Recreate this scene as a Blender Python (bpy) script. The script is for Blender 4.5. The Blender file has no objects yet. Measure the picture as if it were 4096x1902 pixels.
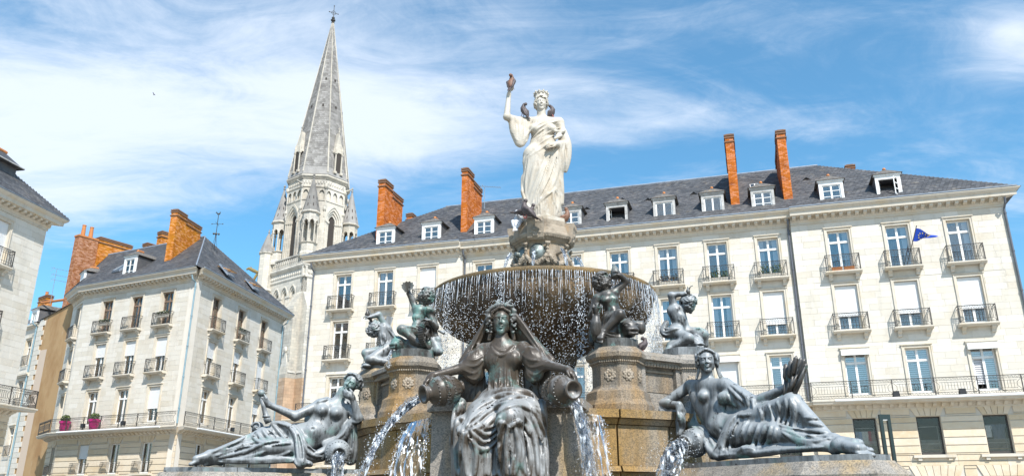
import bpy, bmesh, math, random
import numpy as np
from mathutils import Vector, Matrix
R = math.radians
rng = random.Random(7)
sc = bpy.context.scene
COL = sc.collection

# ------------------------------------------------------------------ camera
CAMZ = 1.6
PITCH = R(18.9)
FPX = 3154.0                      # focal length in pixels of the 4096 px wide photograph
cam_d = bpy.data.cameras.new('camera')
cam_d.sensor_width = 36.0
cam_d.lens = FPX / 4096 * 36.0
cam_d.clip_start = 0.1
cam_d.clip_end = 3000
cam = bpy.data.objects.new('camera', cam_d)
cam.location = (0, 0, CAMZ)
cam.rotation_euler = (math.pi / 2 + PITCH, 0, 0)
COL.objects.link(cam)
sc.camera = cam

# ------------------------------------------------------------------ sky, sun, exposure
SUN_E = R(49); SUN_A = R(21)      # azimuth measured from straight behind the camera, to the right
SUN_DIR = Vector((math.cos(SUN_E) * math.sin(SUN_A), -math.cos(SUN_E) * math.cos(SUN_A), math.sin(SUN_E)))
world = bpy.data.worlds.new('World')
sc.world = world
world.use_nodes = True
def build_world():
    nt = world.node_tree; N = nt.nodes; L = nt.links
    for n in list(N): N.remove(n)
    out = N.new('ShaderNodeOutputWorld'); bg = N.new('ShaderNodeBackground')
    bg.inputs['Strength'].default_value = 0.088
    sky = N.new('ShaderNodeTexSky'); sky.sky_type = 'NISHITA'; sky.sun_disc = False
    sky.sun_elevation = SUN_E
    sky.sun_rotation = math.pi - SUN_A
    sky.altitude = 20; sky.air_density = 1.0; sky.dust_density = 0.4; sky.ozone_density = 3.0
    hsv = N.new('ShaderNodeHueSaturation'); hsv.inputs['Saturation'].default_value = 1.38; hsv.inputs['Value'].default_value = 1.72
    hsv.inputs['Hue'].default_value = 0.484
    L.new(sky.outputs['Color'], hsv.inputs['Color'])
    tc = N.new('ShaderNodeTexCoord'); sep = N.new('ShaderNodeSeparateXYZ')
    L.new(tc.outputs['Generated'], sep.inputs[0])
    def math_(op, a, b=None, clamp=False):
        n = N.new('ShaderNodeMath'); n.operation = op; n.use_clamp = clamp
        for i, v in enumerate((a, b)):
            if v is None: continue
            if isinstance(v, (int, float)): n.inputs[i].default_value = v
            else: L.new(v, n.inputs[i])
        return n.outputs[0]
    # the cloud layer: a sheet high above, seen in perspective
    zz = math_('MAXIMUM', sep.outputs['Z'], 0.0); zz = math_('ADD', zz, 0.16)
    cx = math_('DIVIDE', sep.outputs['X'], zz); cy = math_('DIVIDE', sep.outputs['Y'], zz)
    comb = N.new('ShaderNodeCombineXYZ'); L.new(cx, comb.inputs[0]); L.new(cy, comb.inputs[1])
    def cloud(scale, detail, rough, dist, stretch, rot, loc):
        mp = N.new('ShaderNodeMapping'); mp.inputs['Scale'].default_value = stretch
        mp.inputs['Rotation'].default_value = (0, 0, rot); mp.inputs['Location'].default_value = loc
        L.new(comb.outputs[0], mp.inputs['Vector'])
        n = N.new('ShaderNodeTexNoise'); n.inputs['Scale'].default_value = scale; n.inputs['Detail'].default_value = detail
        n.inputs['Roughness'].default_value = rough; n.inputs['Distortion'].default_value = dist
        L.new(mp.outputs[0], n.inputs['Vector'])
        return n.outputs['Fac']
    big = cloud(0.62, 2.5, 0.45, 0.4, (1, 1, 1), 0.5, (3.15, 1.3, 0))
    wisp = cloud(1.5, 10, 0.62, 1.1, (0.7, 1.5, 1), -0.75, (1.7, 5.2, 0))
    fine = cloud(5.5, 12, 0.68, 1.6, (0.8, 1.4, 1), -0.6, (0.3, 2.2, 0))
    s = math_('ADD', math_('MULTIPLY', big, 1.0), math_('MULTIPLY', wisp, 1.15))
    s = math_('ADD', s, math_('MULTIPLY', fine, 0.40))
    s = math_('SUBTRACT', s, 0.29)
    def bank(c, r, rot, amt):        # one bank of cirrus in the cloud layer
        nonlocal s
        mp = N.new('ShaderNodeMapping'); mp.vector_type = 'TEXTURE'
        mp.inputs['Location'].default_value = (c[0], c[1], 0); mp.inputs['Rotation'].default_value = (0, 0, rot); mp.inputs['Scale'].default_value = (r[0], r[1], 1)
        L.new(comb.outputs[0], mp.inputs['Vector'])
        g = N.new('ShaderNodeTexGradient'); g.gradient_type = 'QUADRATIC_SPHERE'; L.new(mp.outputs[0], g.inputs['Vector'])
        s = math_('ADD', s, math_('MULTIPLY', g.outputs['Fac'], amt))
    bank((-0.85, 1.30), (1.25, 0.80), 0.1, 0.84); bank((-0.30, 1.42), (0.62, 0.50), 0.0, 0.60); bank((-0.02, 1.12), (0.40, 0.26), 0.4, 0.22)
    bank((-1.10, 1.72), (0.95, 0.50), 0.0, 0.55)
    bank((0.30, 1.44), (0.60, 0.16), -0.14, 0.36); bank((0.84, 1.13), (0.26, 0.17), 0.6, 0.55); bank((-1.6, 0.2), (1.5, 0.8), 0.3, 0.5); bank((1.5, -0.8), (1.4, 0.9), 0.2, 0.4); bank((-0.4, -1.6), (1.6, 0.7), 0.1, 0.5)
    mr = N.new('ShaderNodeMapRange'); mr.interpolation_type = 'SMOOTHSTEP'
    mr.inputs['From Min'].default_value = 0.95; mr.inputs['From Max'].default_value = 1.62
    mr.inputs['To Min'].default_value = 0.12; mr.inputs['To Max'].default_value = 0.93
    L.new(s, mr.inputs['Value'])
    mix = N.new('ShaderNodeMix'); mix.data_type = 'RGBA'
    L.new(mr.outputs['Result'], mix.inputs['Factor'])
    L.new(hsv.outputs['Color'], mix.inputs[6]); mix.inputs[7].default_value = (7.9, 8.7, 9.9, 1)
    L.new(mix.outputs[2], bg.inputs['Color']); L.new(bg.outputs[0], out.inputs['Surface'])
build_world()
sun_d = bpy.data.lights.new('sun', 'SUN'); sun_d.energy = 5.0; sun_d.angle = R(0.5); sun_d.color = (1.0, 0.965, 0.91)
sun = bpy.data.objects.new('sun', sun_d); COL.objects.link(sun)
sun.rotation_euler = SUN_DIR.to_track_quat('Z', 'Y').to_euler(); sun.location = SUN_DIR * 100
sc.view_settings.view_transform = 'Standard'; sc.view_settings.look = 'None'
sc.view_settings.gamma = 1.0; sc.view_settings.use_curve_mapping = False
sc.view_settings.exposure = 0.45

# ------------------------------------------------------------------ helpers
_c, _s = math.cos(PITCH), math.sin(PITCH)
def at(px, py, Y):
    """the point of the place at distance Y that the photograph shows at px, py (used to survey statues and streets)"""
    x = (px - 2048) / FPX; y = (951 - py) / FPX
    d = Vector((x, _c - y * _s, _s + y * _c))
    return d * (Y / d.y) + Vector((0, 0, CAMZ))
def atz(px, py, Z):
    p = at(px, py, 1.0) - Vector((0, 0, CAMZ))
    return p * ((Z - CAMZ) / p.z) + Vector((0, 0, CAMZ))

class MB:
    """collects shapes and links them as ONE mesh object"""
    def __init__(s): s.v = []; s.f = []; s.m = []; s.mi = 0; s.tone = []; s.t = 0.5
    def add(s, vs, fs):
        b = len(s.v); s.v.extend(tuple(v) for v in vs)
        for f in fs:
            s.f.append(tuple(b + i for i in f)); s.m.append(s.mi); s.tone.append(s.t)
    def box(s, x0, x1, y0, y1, z0, z1, skip=()):
        vs = [(x0,y0,z0),(x1,y0,z0),(x1,y1,z0),(x0,y1,z0),(x0,y0,z1),(x1,y0,z1),(x1,y1,z1),(x0,y1,z1)]
        fs = dict(b=(3,2,1,0), t=(4,5,6,7), f=(0,1,5,4), r=(1,2,6,5), k=(2,3,7,6), l=(3,0,4,7))
        s.add(vs, [fs[k] for k in fs if k not in skip])
    def bar(s, a, b, w, h=None, up=(0,0,1)):
        a = Vector(a); b = Vector(b); d = (b - a); h = h or w
        if d.length < 1e-6: return
        d.normalize(); up = Vector(up)
        if abs(d.dot(up)) > 0.98: up = Vector((0,1,0)) if abs(d.y) < 0.9 else Vector((1,0,0))
        x = d.cross(up).normalized() * (w/2); y = x.cross(d).normalized() * (h/2)
        vs = [a-x-y, a+x-y, a+x+y, a-x+y, b-x-y, b+x-y, b+x+y, b-x+y]
        s.add(vs, [(0,1,2,3),(7,6,5,4),(0,4,5,1),(1,5,6,2),(2,6,7,3),(3,7,4,0)])
    def tube(s, pts, r, n=8, caps=True):
        pts = [Vector(p) for p in pts]; m = len(pts)
        rs = r if isinstance(r, (list, tuple)) else [r] * m
        ref = None; rings = []
        for i, p in enumerate(pts):
            d = (pts[min(i+1, m-1)] - pts[max(i-1, 0)])
            d = d.normalized() if d.length > 1e-9 else Vector((0,0,1))
            if ref is None:
                ref = Vector((0,0,1)) if abs(d.z) < 0.9 else Vector((1,0,0))
            x = (ref - d * ref.dot(d))
            x = x.normalized() if x.length > 1e-6 else d.orthogonal().normalized()
            ref = x; y = d.cross(x)
            rings.append([p + (x * math.cos(2*math.pi*k/n) + y * math.sin(2*math.pi*k/n)) * rs[i] for k in range(n)])
        vs = [v for rg in rings for v in rg]; fs = []
        for i in range(m-1):
            for k in range(n):
                fs.append((i*n+k, i*n+(k+1)%n, (i+1)*n+(k+1)%n, (i+1)*n+k))
        if caps: fs.append(tuple(range(n-1, -1, -1))); fs.append(tuple((m-1)*n+k for k in range(n)))
        s.add(vs, fs)
    def lathe(s, prof, n=32, c=(0,0,0), rad=None, a0=0.0, caps=True):
        """prof: list of (r, z); rad(angle, r, i) may change the radius"""
        c = Vector(c); vs = []; fs = []; m = len(prof)
        for i, (r, z) in enumerate(prof):
            for k in range(n):
                a = a0 + 2*math.pi*k/n; q = rad(a, r, i) if rad else r
                vs.append((c.x + q*math.cos(a), c.y + q*math.sin(a), c.z + z))
        for i in range(m-1):
            for k in range(n):
                fs.append((i*n+k, i*n+(k+1)%n, (i+1)*n+(k+1)%n, (i+1)*n+k))
        if caps: fs.append(tuple(range(n-1, -1, -1))); fs.append(tuple((m-1)*n+k for k in range(n)))
        s.add(vs, fs)
    def prism(s, poly, z0, z1, caps=True):
        n = len(poly); vs = [(p[0], p[1], z0) for p in poly] + [(p[0], p[1], z1) for p in poly]
        fs = [(i, (i+1)%n, n+(i+1)%n, n+i) for i in range(n)]
        if caps: fs += [tuple(range(n-1, -1, -1)), tuple(range(n, 2*n))]
        s.add(vs, fs)
    def extrude_x(s, prof, x0, x1, caps=True):
        """prof: list of (y, z), swept along x"""
        n = len(prof); vs = [(x0, p[0], p[1]) for p in prof] + [(x1, p[0], p[1]) for p in prof]
        fs = [(i, n+i, n+(i+1)%n, (i+1)%n) for i in range(n)]
        if caps: fs += [tuple(range(n)), tuple(range(2*n-1, n-1, -1))]
        s.add(vs, fs)
    def grid(s, rows):
        """rows: list of equally long lists of points"""
        n = len(rows[0]); vs = [p for r_ in rows for p in r_]
        s.add(vs, [(i*n+k, i*n+k+1, (i+1)*n+k+1, (i+1)*n+k) for i in range(len(rows)-1) for k in range(n-1)])
    def ball(s, c, r, n=8, m=6, sc_=(1,1,1)):
        c = Vector(c); prof = []
        vs = [(c.x, c.y, c.z - r*sc_[2])]; fs = []
        for i in range(1, m):
            a = -math.pi/2 + math.pi*i/m
            for k in range(n):
                b = 2*math.pi*k/n
                vs.append((c.x + r*sc_[0]*math.cos(a)*math.cos(b), c.y + r*sc_[1]*math.cos(a)*math.sin(b), c.z + r*sc_[2]*math.sin(a)))
        vs.append((c.x, c.y, c.z + r*sc_[2])); t = len(vs)-1
        for k in range(n):
            fs.append((0, 1+(k+1)%n, 1+k)); fs.append((t, 1+(m-2)*n+k, 1+(m-2)*n+(k+1)%n))
            for i in range(m-2): fs.append((1+i*n+k, 1+i*n+(k+1)%n, 1+(i+1)*n+(k+1)%n, 1+(i+1)*n+k))
        s.add(vs, fs)
    def mesh(s, name, mats, smooth=False, fix=False):
        me = bpy.data.meshes.new(name); me.from_pydata(s.v, [], s.f)
        for m_ in (mats if isinstance(mats, (list, tuple)) else [mats]): me.materials.append(m_)
        if len(me.polygons) == len(s.m) and any(s.m): me.polygons.foreach_set('material_index', s.m)
        if len(me.polygons) == len(s.tone):
            at_ = me.attributes.new('tone', 'FLOAT', 'FACE'); at_.data.foreach_set('value', s.tone)
        if smooth: me.polygons.foreach_set('use_smooth', [True]*len(me.polygons))
        if fix:
            bm = bmesh.new(); bm.from_mesh(me); bmesh.ops.recalc_face_normals(bm, faces=bm.faces); bm.to_mesh(me); bm.free()
        me.update(); return me
    def build(s, name, mats, parent=None, M=None, smooth=False, kind=None, fix=True):
        return link(name, s.mesh(name, mats, smooth, fix), parent, M, kind)

def link(name, me, parent=None, M=None, kind=None):
    o = bpy.data.objects.new(name, me); COL.objects.link(o)
    if parent is not None: o.parent = parent
    if M is not None: o.matrix_local = M
    if kind: o['kind'] = kind
    return o
def tag(o, label=None, cat=None, group=None, kind=None):
    if label: o['label'] = label
    if cat: o['category'] = cat
    if group: o['group'] = group
    if kind: o['kind'] = kind
    return o
def empty(name, M=None, parent=None):
    o = bpy.data.objects.new(name, None); COL.objects.link(o); o.empty_display_size = 0.2
    if parent is not None: o.parent = parent
    if M is not None: o.matrix_local = M
    return o
def thing(name, label, cat, M=None, group=None):
    if M is not None and not isinstance(M, Matrix): M = Matrix.Translation(M)
    return tag(empty(name, M), label, cat, group)
def copy_tree(o, parent=None, M=None):
    c = o.copy(); COL.objects.link(c)
    c.parent = parent
    if M is not None: c.matrix_local = M
    for ch in o.children: copy_tree(ch, c)
    return c
def T(x, y, z): return Matrix.Translation((x, y, z))
def frame(P, ang, z=0.0): return Matrix.Translation((P[0], P[1], z)) @ Matrix.Rotation(ang, 4, 'Z')

# ------------------------------------------------------------------ materials
def mat(name, base, rough=0.7, var=(), bump=None, metal=0.0, tone=0.0, spec=None, wet=None, coords='POS', alpha=None, extra=None):
    """var: list of (colour, noise scale, from, to, stretch) layered over base; tone: how much each piece differs"""
    m = bpy.data.materials.new(name); m.use_nodes = True
    nt = m.node_tree; N = nt.nodes; L = nt.links; bs = N['Principled BSDF']
    bs.inputs['Roughness'].default_value = rough; bs.inputs['Metallic'].default_value = metal
    if spec is not None: bs.inputs['Specular IOR Level'].default_value = spec
    if coords == 'POS':
        g = N.new('ShaderNodeNewGeometry'); P = g.outputs['Position']
    else:
        g = N.new('ShaderNodeTexCoord'); P = g.outputs['Object']
    rgb = N.new('ShaderNodeRGB'); rgb.outputs[0].default_value = (*base, 1); col = rgb.outputs[0]
    for i, (c2, scl, lo, hi, st) in enumerate(var):
        mp = N.new('ShaderNodeMapping'); mp.inputs['Scale'].default_value = st; L.new(P, mp.inputs['Vector'])
        mp.inputs['Location'].default_value = (3.1*i, 1.7*i, 0.9*i)
        n = N.new('ShaderNodeTexNoise'); n.inputs['Scale'].default_value = scl; n.inputs['Detail'].default_value = 6; n.inputs['Roughness'].default_value = 0.6
        L.new(mp.outputs[0], n.inputs['Vector'])
        r = N.new('ShaderNodeMapRange'); r.inputs['From Min'].default_value = lo; r.inputs['From Max'].default_value = hi
        L.new(n.outputs['Fac'], r.inputs['Value'])
        mx = N.new('ShaderNodeMix'); mx.data_type = 'RGBA'
        L.new(r.outputs[0], mx.inputs['Factor']); L.new(col, mx.inputs[6]); mx.inputs[7].default_value = (*c2, 1); col = mx.outputs[2]
    if tone:
        a = N.new('ShaderNodeAttribute'); a.attribute_name = 'tone'
        oi = N.new('ShaderNodeObjectInfo')
        ad = N.new('ShaderNodeMath'); ad.operation = 'ADD'; L.new(a.outputs['Fac'], ad.inputs[0]); L.new(oi.outputs['Random'], ad.inputs[1])
        fr = N.new('ShaderNodeMath'); fr.operation = 'FRACT'; L.new(ad.outputs[0], fr.inputs[0])
        r = N.new('ShaderNodeMapRange'); r.inputs['To Min'].default_value = 1 - tone; r.inputs['To Max'].default_value = 1 + tone*0.5
        L.new(fr.outputs[0], r.inputs['Value'])
        h = N.new('ShaderNodeHueSaturation'); L.new(r.outputs[0], h.inputs['Value']); L.new(col, h.inputs['Color'])
        r2 = N.new('ShaderNodeMapRange'); r2.inputs['To Min'].default_value = 1.18; r2.inputs['To Max'].default_value = 0.85
        L.new(fr.outputs[0], r2.inputs['Value']); L.new(r2.outputs[0], h.inputs['Saturation'])
        col = h.outputs[0]
    L.new(col, bs.inputs['Base Color'])
    if bump:
        n = N.new('ShaderNodeTexNoise'); n.inputs['Scale'].default_value = bump[0]; n.inputs['Detail'].default_value = 8
        L.new(P, n.inputs['Vector'])
        b = N.new('ShaderNodeBump'); b.inputs['Strength'].default_value = bump[1]; b.inputs['Distance'].default_value = bump[2]
        L.new(n.outputs['Fac'], b.inputs['Height']); L.new(b.outputs[0], bs.inputs['Normal'])
    if extra: extra(m, N, L, bs, P, col)
    return m

A1 = (1, 1, 1)
M_STONE = mat('tuffeau_stone', (0.63, 0.592, 0.52), 0.85, [((0.55, 0.49, 0.40), 0.55, 0.48, 0.75, A1), ((0.43, 0.40, 0.35), 1.3, 0.57, 0.82, (1.2, 1.2, 0.22)), ((0.66, 0.61, 0.52), 9, 0.45, 0.75, A1)], (60, 0.25, 0.01), tone=0.085)
M_STONE2 = mat('warm_stone', (0.64, 0.54, 0.40), 0.85, [((0.56, 0.44, 0.30), 0.8, 0.45, 0.7, A1), ((0.66, 0.58, 0.46), 5, 0.5, 0.75, A1)], (50, 0.25, 0.01), tone=0.07)
M_MORTAR = mat('mortar', (0.58, 0.54, 0.475), 0.95, [((0.52, 0.48, 0.41), 1.5, 0.5, 0.75, A1)])
M_TRIM = mat('moulded_stone', (0.58, 0.53, 0.445), 0.85, [((0.42, 0.375, 0.31), 2.2, 0.52, 0.8, (1, 1, 0.5)), ((0.56, 0.46, 0.31), 0.9, 0.5, 0.75, A1)], (50, 0.3, 0.01))
M_SLATE = mat('roof_slate', (0.100, 0.102, 0.106), 0.6, [((0.16, 0.15, 0.145), 0.7, 0.45, 0.7, A1), ((0.075, 0.076, 0.086), 6, 0.45, 0.7, A1), ((0.24, 0.205, 0.16), 2.0, 0.58, 0.78, (1,1,.5))], None, tone=0.38)
M_ZINC = mat('zinc', (0.24, 0.28, 0.33), 0.45, [((0.16, 0.19, 0.23), 3, 0.45, 0.7, A1)])
M_PIPE = mat('painted_pipe', (0.22, 0.33, 0.38), 0.5, [((0.16, 0.24, 0.28), 2, 0.5, 0.7, A1)])
M_PIPE2 = mat('dark_pipe', (0.11, 0.12, 0.14), 0.5, [((0.08, 0.09, 0.1), 2, 0.5, 0.7, A1)])
M_WHITE = mat('white_paint', (0.78, 0.78, 0.76), 0.45, [((0.68, 0.67, 0.64), 4, 0.5, 0.75, A1)])
M_GREYPAINT = mat('grey_weathered_paint', (0.42, 0.41, 0.39), 0.7, [((0.22, 0.21, 0.2), 7, 0.55, 0.7, A1), ((0.6, 0.59, 0.57), 3, 0.5, 0.7, A1)])
M_BROWNWOOD = mat('brown_window_wood', (0.20, 0.13, 0.09), 0.6, [((0.33, 0.25, 0.19), 5, 0.5, 0.7, A1)])
M_IRON = mat('wrought_iron', (0.045, 0.042, 0.038), 0.5, [((0.10, 0.07, 0.045), 9, 0.55, 0.75, A1)])
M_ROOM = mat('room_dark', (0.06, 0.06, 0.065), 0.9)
M_CURTAIN = mat('curtain', (0.62, 0.63, 0.66), 0.9)
M_SHUTTER = mat('roller_shutter', (0.74, 0.74, 0.73), 0.5)
M_BRICK = mat('orange_brick', (0.58, 0.205, 0.025), 0.85, [((0.28, 0.085, 0.025), 1.8, 0.52, 0.78, A1), ((0.66, 0.28, 0.03), 1.2, 0.45, 0.7, A1)], (40, 0.3, 0.01), tone=0.32)
M_BRICK2 = mat('red_brick', (0.56, 0.165, 0.028), 0.85, [((0.26, 0.07, 0.025), 1.8, 0.50, 0.78, A1)], (40, 0.3, 0.01), tone=0.22)
M_BRICK3 = mat('pale_old_brick', (0.44, 0.20, 0.10), 0.9, [((0.30, 0.11, 0.05), 3.5, 0.5, 0.72, A1)], (40, 0.3, 0.01), tone=0.35)
M_BRICKCAP = mat('brick_cap', (0.20, 0.105, 0.06), 0.9, [((0.12, 0.085, 0.06), 6, 0.5, 0.7, A1)])
M_LIME = mat('lime_mortar', (0.48, 0.24, 0.08), 0.95)
M_LIME2 = mat('white_mortar', (0.52, 0.42, 0.33), 0.95)
M_TERRA = mat('terracotta', (0.50, 0.19, 0.06), 0.8, [((0.35, 0.16, 0.06), 6, 0.5, 0.7, A1)])
M_RENDER = mat('ochre_render', (0.42, 0.27, 0.13), 0.92, [((0.33, 0.19, 0.08), 0.7, 0.42, 0.62, (1, 1, 0.6)), ((0.50, 0.42, 0.31), 0.9, 0.62, 0.8, (2, 2, 0.5))], (30, 0.4, 0.02))
def coursed(scale, dark):
    def extra(m, N, L, bs, P, col):          # ashlar joints and uneven blocks on walls too far to build stone by stone
        sp = N.new('ShaderNodeSeparateXYZ'); L.new(P, sp.inputs[0])
        ad = N.new('ShaderNodeMath'); ad.operation = 'MULTIPLY_ADD'; ad.inputs[1].default_value = 0.43; L.new(sp.outputs['Y'], ad.inputs[0]); L.new(sp.outputs['X'], ad.inputs[2])
        cb = N.new('ShaderNodeCombineXYZ'); L.new(ad.outputs[0], cb.inputs[0]); L.new(sp.outputs['Z'], cb.inputs[1])
        b = N.new('ShaderNodeTexBrick'); b.inputs['Scale'].default_value = scale; b.inputs['Mortar Size'].default_value = 0.012; b.inputs['Brick Width'].default_value = 0.62; b.inputs['Row Height'].default_value = 0.36; b.inputs['Bias'].default_value = -0.1
        b.inputs['Color1'].default_value = (1.06, 1.04, 1.0, 1); b.inputs['Color2'].default_value = (dark, dark, dark*.98, 1); b.inputs['Mortar'].default_value = (.66, .64, .60, 1)
        L.new(cb.outputs[0], b.inputs['Vector'])
        mu = N.new('ShaderNodeMix'); mu.data_type = 'RGBA'; mu.blend_type = 'MULTIPLY'; mu.inputs['Factor'].default_value = 0.9
        L.new(col, mu.inputs[6]); L.new(b.outputs['Color'], mu.inputs[7]); L.new(mu.outputs[2], bs.inputs['Base Color'])
    return extra
M_CHURCH = mat('church_stone', (0.58, 0.545, 0.48), 0.9, [((0.36, 0.34, 0.31), 0.33, 0.47, 0.68, (1, 1, 0.5)), ((0.26, 0.25, 0.235), 1.2, 0.60, 0.78, (1, 1, 0.6)), ((0.63, 0.58, 0.5), 0.8, 0.5, 0.8, A1)], (12, 0.4, 0.05), tone=0.12, extra=coursed(0.85, 0.84))
M_SPIRE = mat('spire_stone', (0.28, 0.268, 0.25), 0.95, [((0.20, 0.19, 0.18), 0.7, 0.45, 0.68, (1, 1, 0.7)), ((0.40, 0.385, 0.36), 1.1, 0.58, 0.75, A1)], (8, 0.5, 0.08), tone=0.30)
M_PINK = mat('pinkish_ashlar', (0.50, 0.36, 0.25), 0.9, [((0.42, 0.29, 0.20), 0.9, 0.45, 0.7, A1)], (20, 0.3, 0.02), tone=0.10, extra=coursed(0.8, 0.84))
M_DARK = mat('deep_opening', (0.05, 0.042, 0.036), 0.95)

def glass_mat(nm='window_glass', tint=(0.94, 0.965, 0.98), base=0.15):
    m = bpy.data.materials.new(nm); m.use_nodes = True; nt = m.node_tree; N = nt.nodes; L = nt.links
    for n in list(N): N.remove(n)
    out = N.new('ShaderNodeOutputMaterial'); gl = N.new('ShaderNodeBsdfGlossy'); gl.inputs['Roughness'].default_value = 0.02
    gl.inputs['Color'].default_value = (0.95, 0.89, 0.82, 1)
    tr = N.new('ShaderNodeBsdfTransparent'); tr.inputs['Color'].default_value = (*tint, 1)
    fr = N.new('ShaderNodeFresnel'); fr.inputs['IOR'].default_value = 1.45
    g = N.new('ShaderNodeNewGeometry'); n = N.new('ShaderNodeTexNoise'); n.inputs['Scale'].default_value = 1.3
    L.new(g.outputs['Position'], n.inputs['Vector'])
    b = N.new('ShaderNodeBump'); b.inputs['Strength'].default_value = 0.12; b.inputs['Distance'].default_value = 0.03
    L.new(n.outputs['Fac'], b.inputs['Height']); L.new(b.outputs[0], gl.inputs['Normal'])
    ad = N.new('ShaderNodeMath'); ad.operation = 'MULTIPLY_ADD'; ad.inputs[1].default_value = 1.0; ad.inputs[2].default_value = base; ad.use_clamp = True
    L.new(fr.outputs[0], ad.inputs[0])
    mx = N.new('ShaderNodeMixShader'); L.new(ad.outputs[0], mx.inputs[0]); L.new(tr.outputs[0], mx.inputs[1]); L.new(gl.outputs[0], mx.inputs[2])
    L.new(mx.outputs[0], out.inputs['Surface']); return m
M_GLASS = glass_mat(); M_SHOPGLASS = glass_mat('shop_glass', (0.95, 0.95, 0.94), 0.0)
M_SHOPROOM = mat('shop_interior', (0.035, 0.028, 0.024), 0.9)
# ================================================================== facades
def cells(x0, x1, z0, z1, holes):
    """the rectangle x0..x1, z0..z1 minus holes (hx0, hx1, hz0, hz1)"""
    out = [(x0, x1, z0, z1)]
    for h in holes:
        nxt = []
        for (a, b, c, d) in out:
            if h[1] <= a or h[0] >= b or h[3] <= c or h[2] >= d: nxt.append((a, b, c, d)); continue
            if h[2] > c: nxt.append((a, b, c, h[2]))
            if h[3] < d: nxt.append((a, b, h[3], d))
            lo, hi = max(c, h[2]), min(d, h[3])
            if h[0] > a: nxt.append((a, h[0], lo, hi))
            if h[1] < b: nxt.append((h[1], b, lo, hi))
        out = nxt
    return out

cam_pos = Vector((0, 0, CAMZ))
def in_view(p):
    d = p.y * _c + (p.z - CAMZ) * _s
    if d < 1: return False
    return abs(FPX * p.x / d) < 2060 and abs(FPX * (-p.y * _s + (p.z - CAMZ) * _c) / d) < 960

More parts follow.
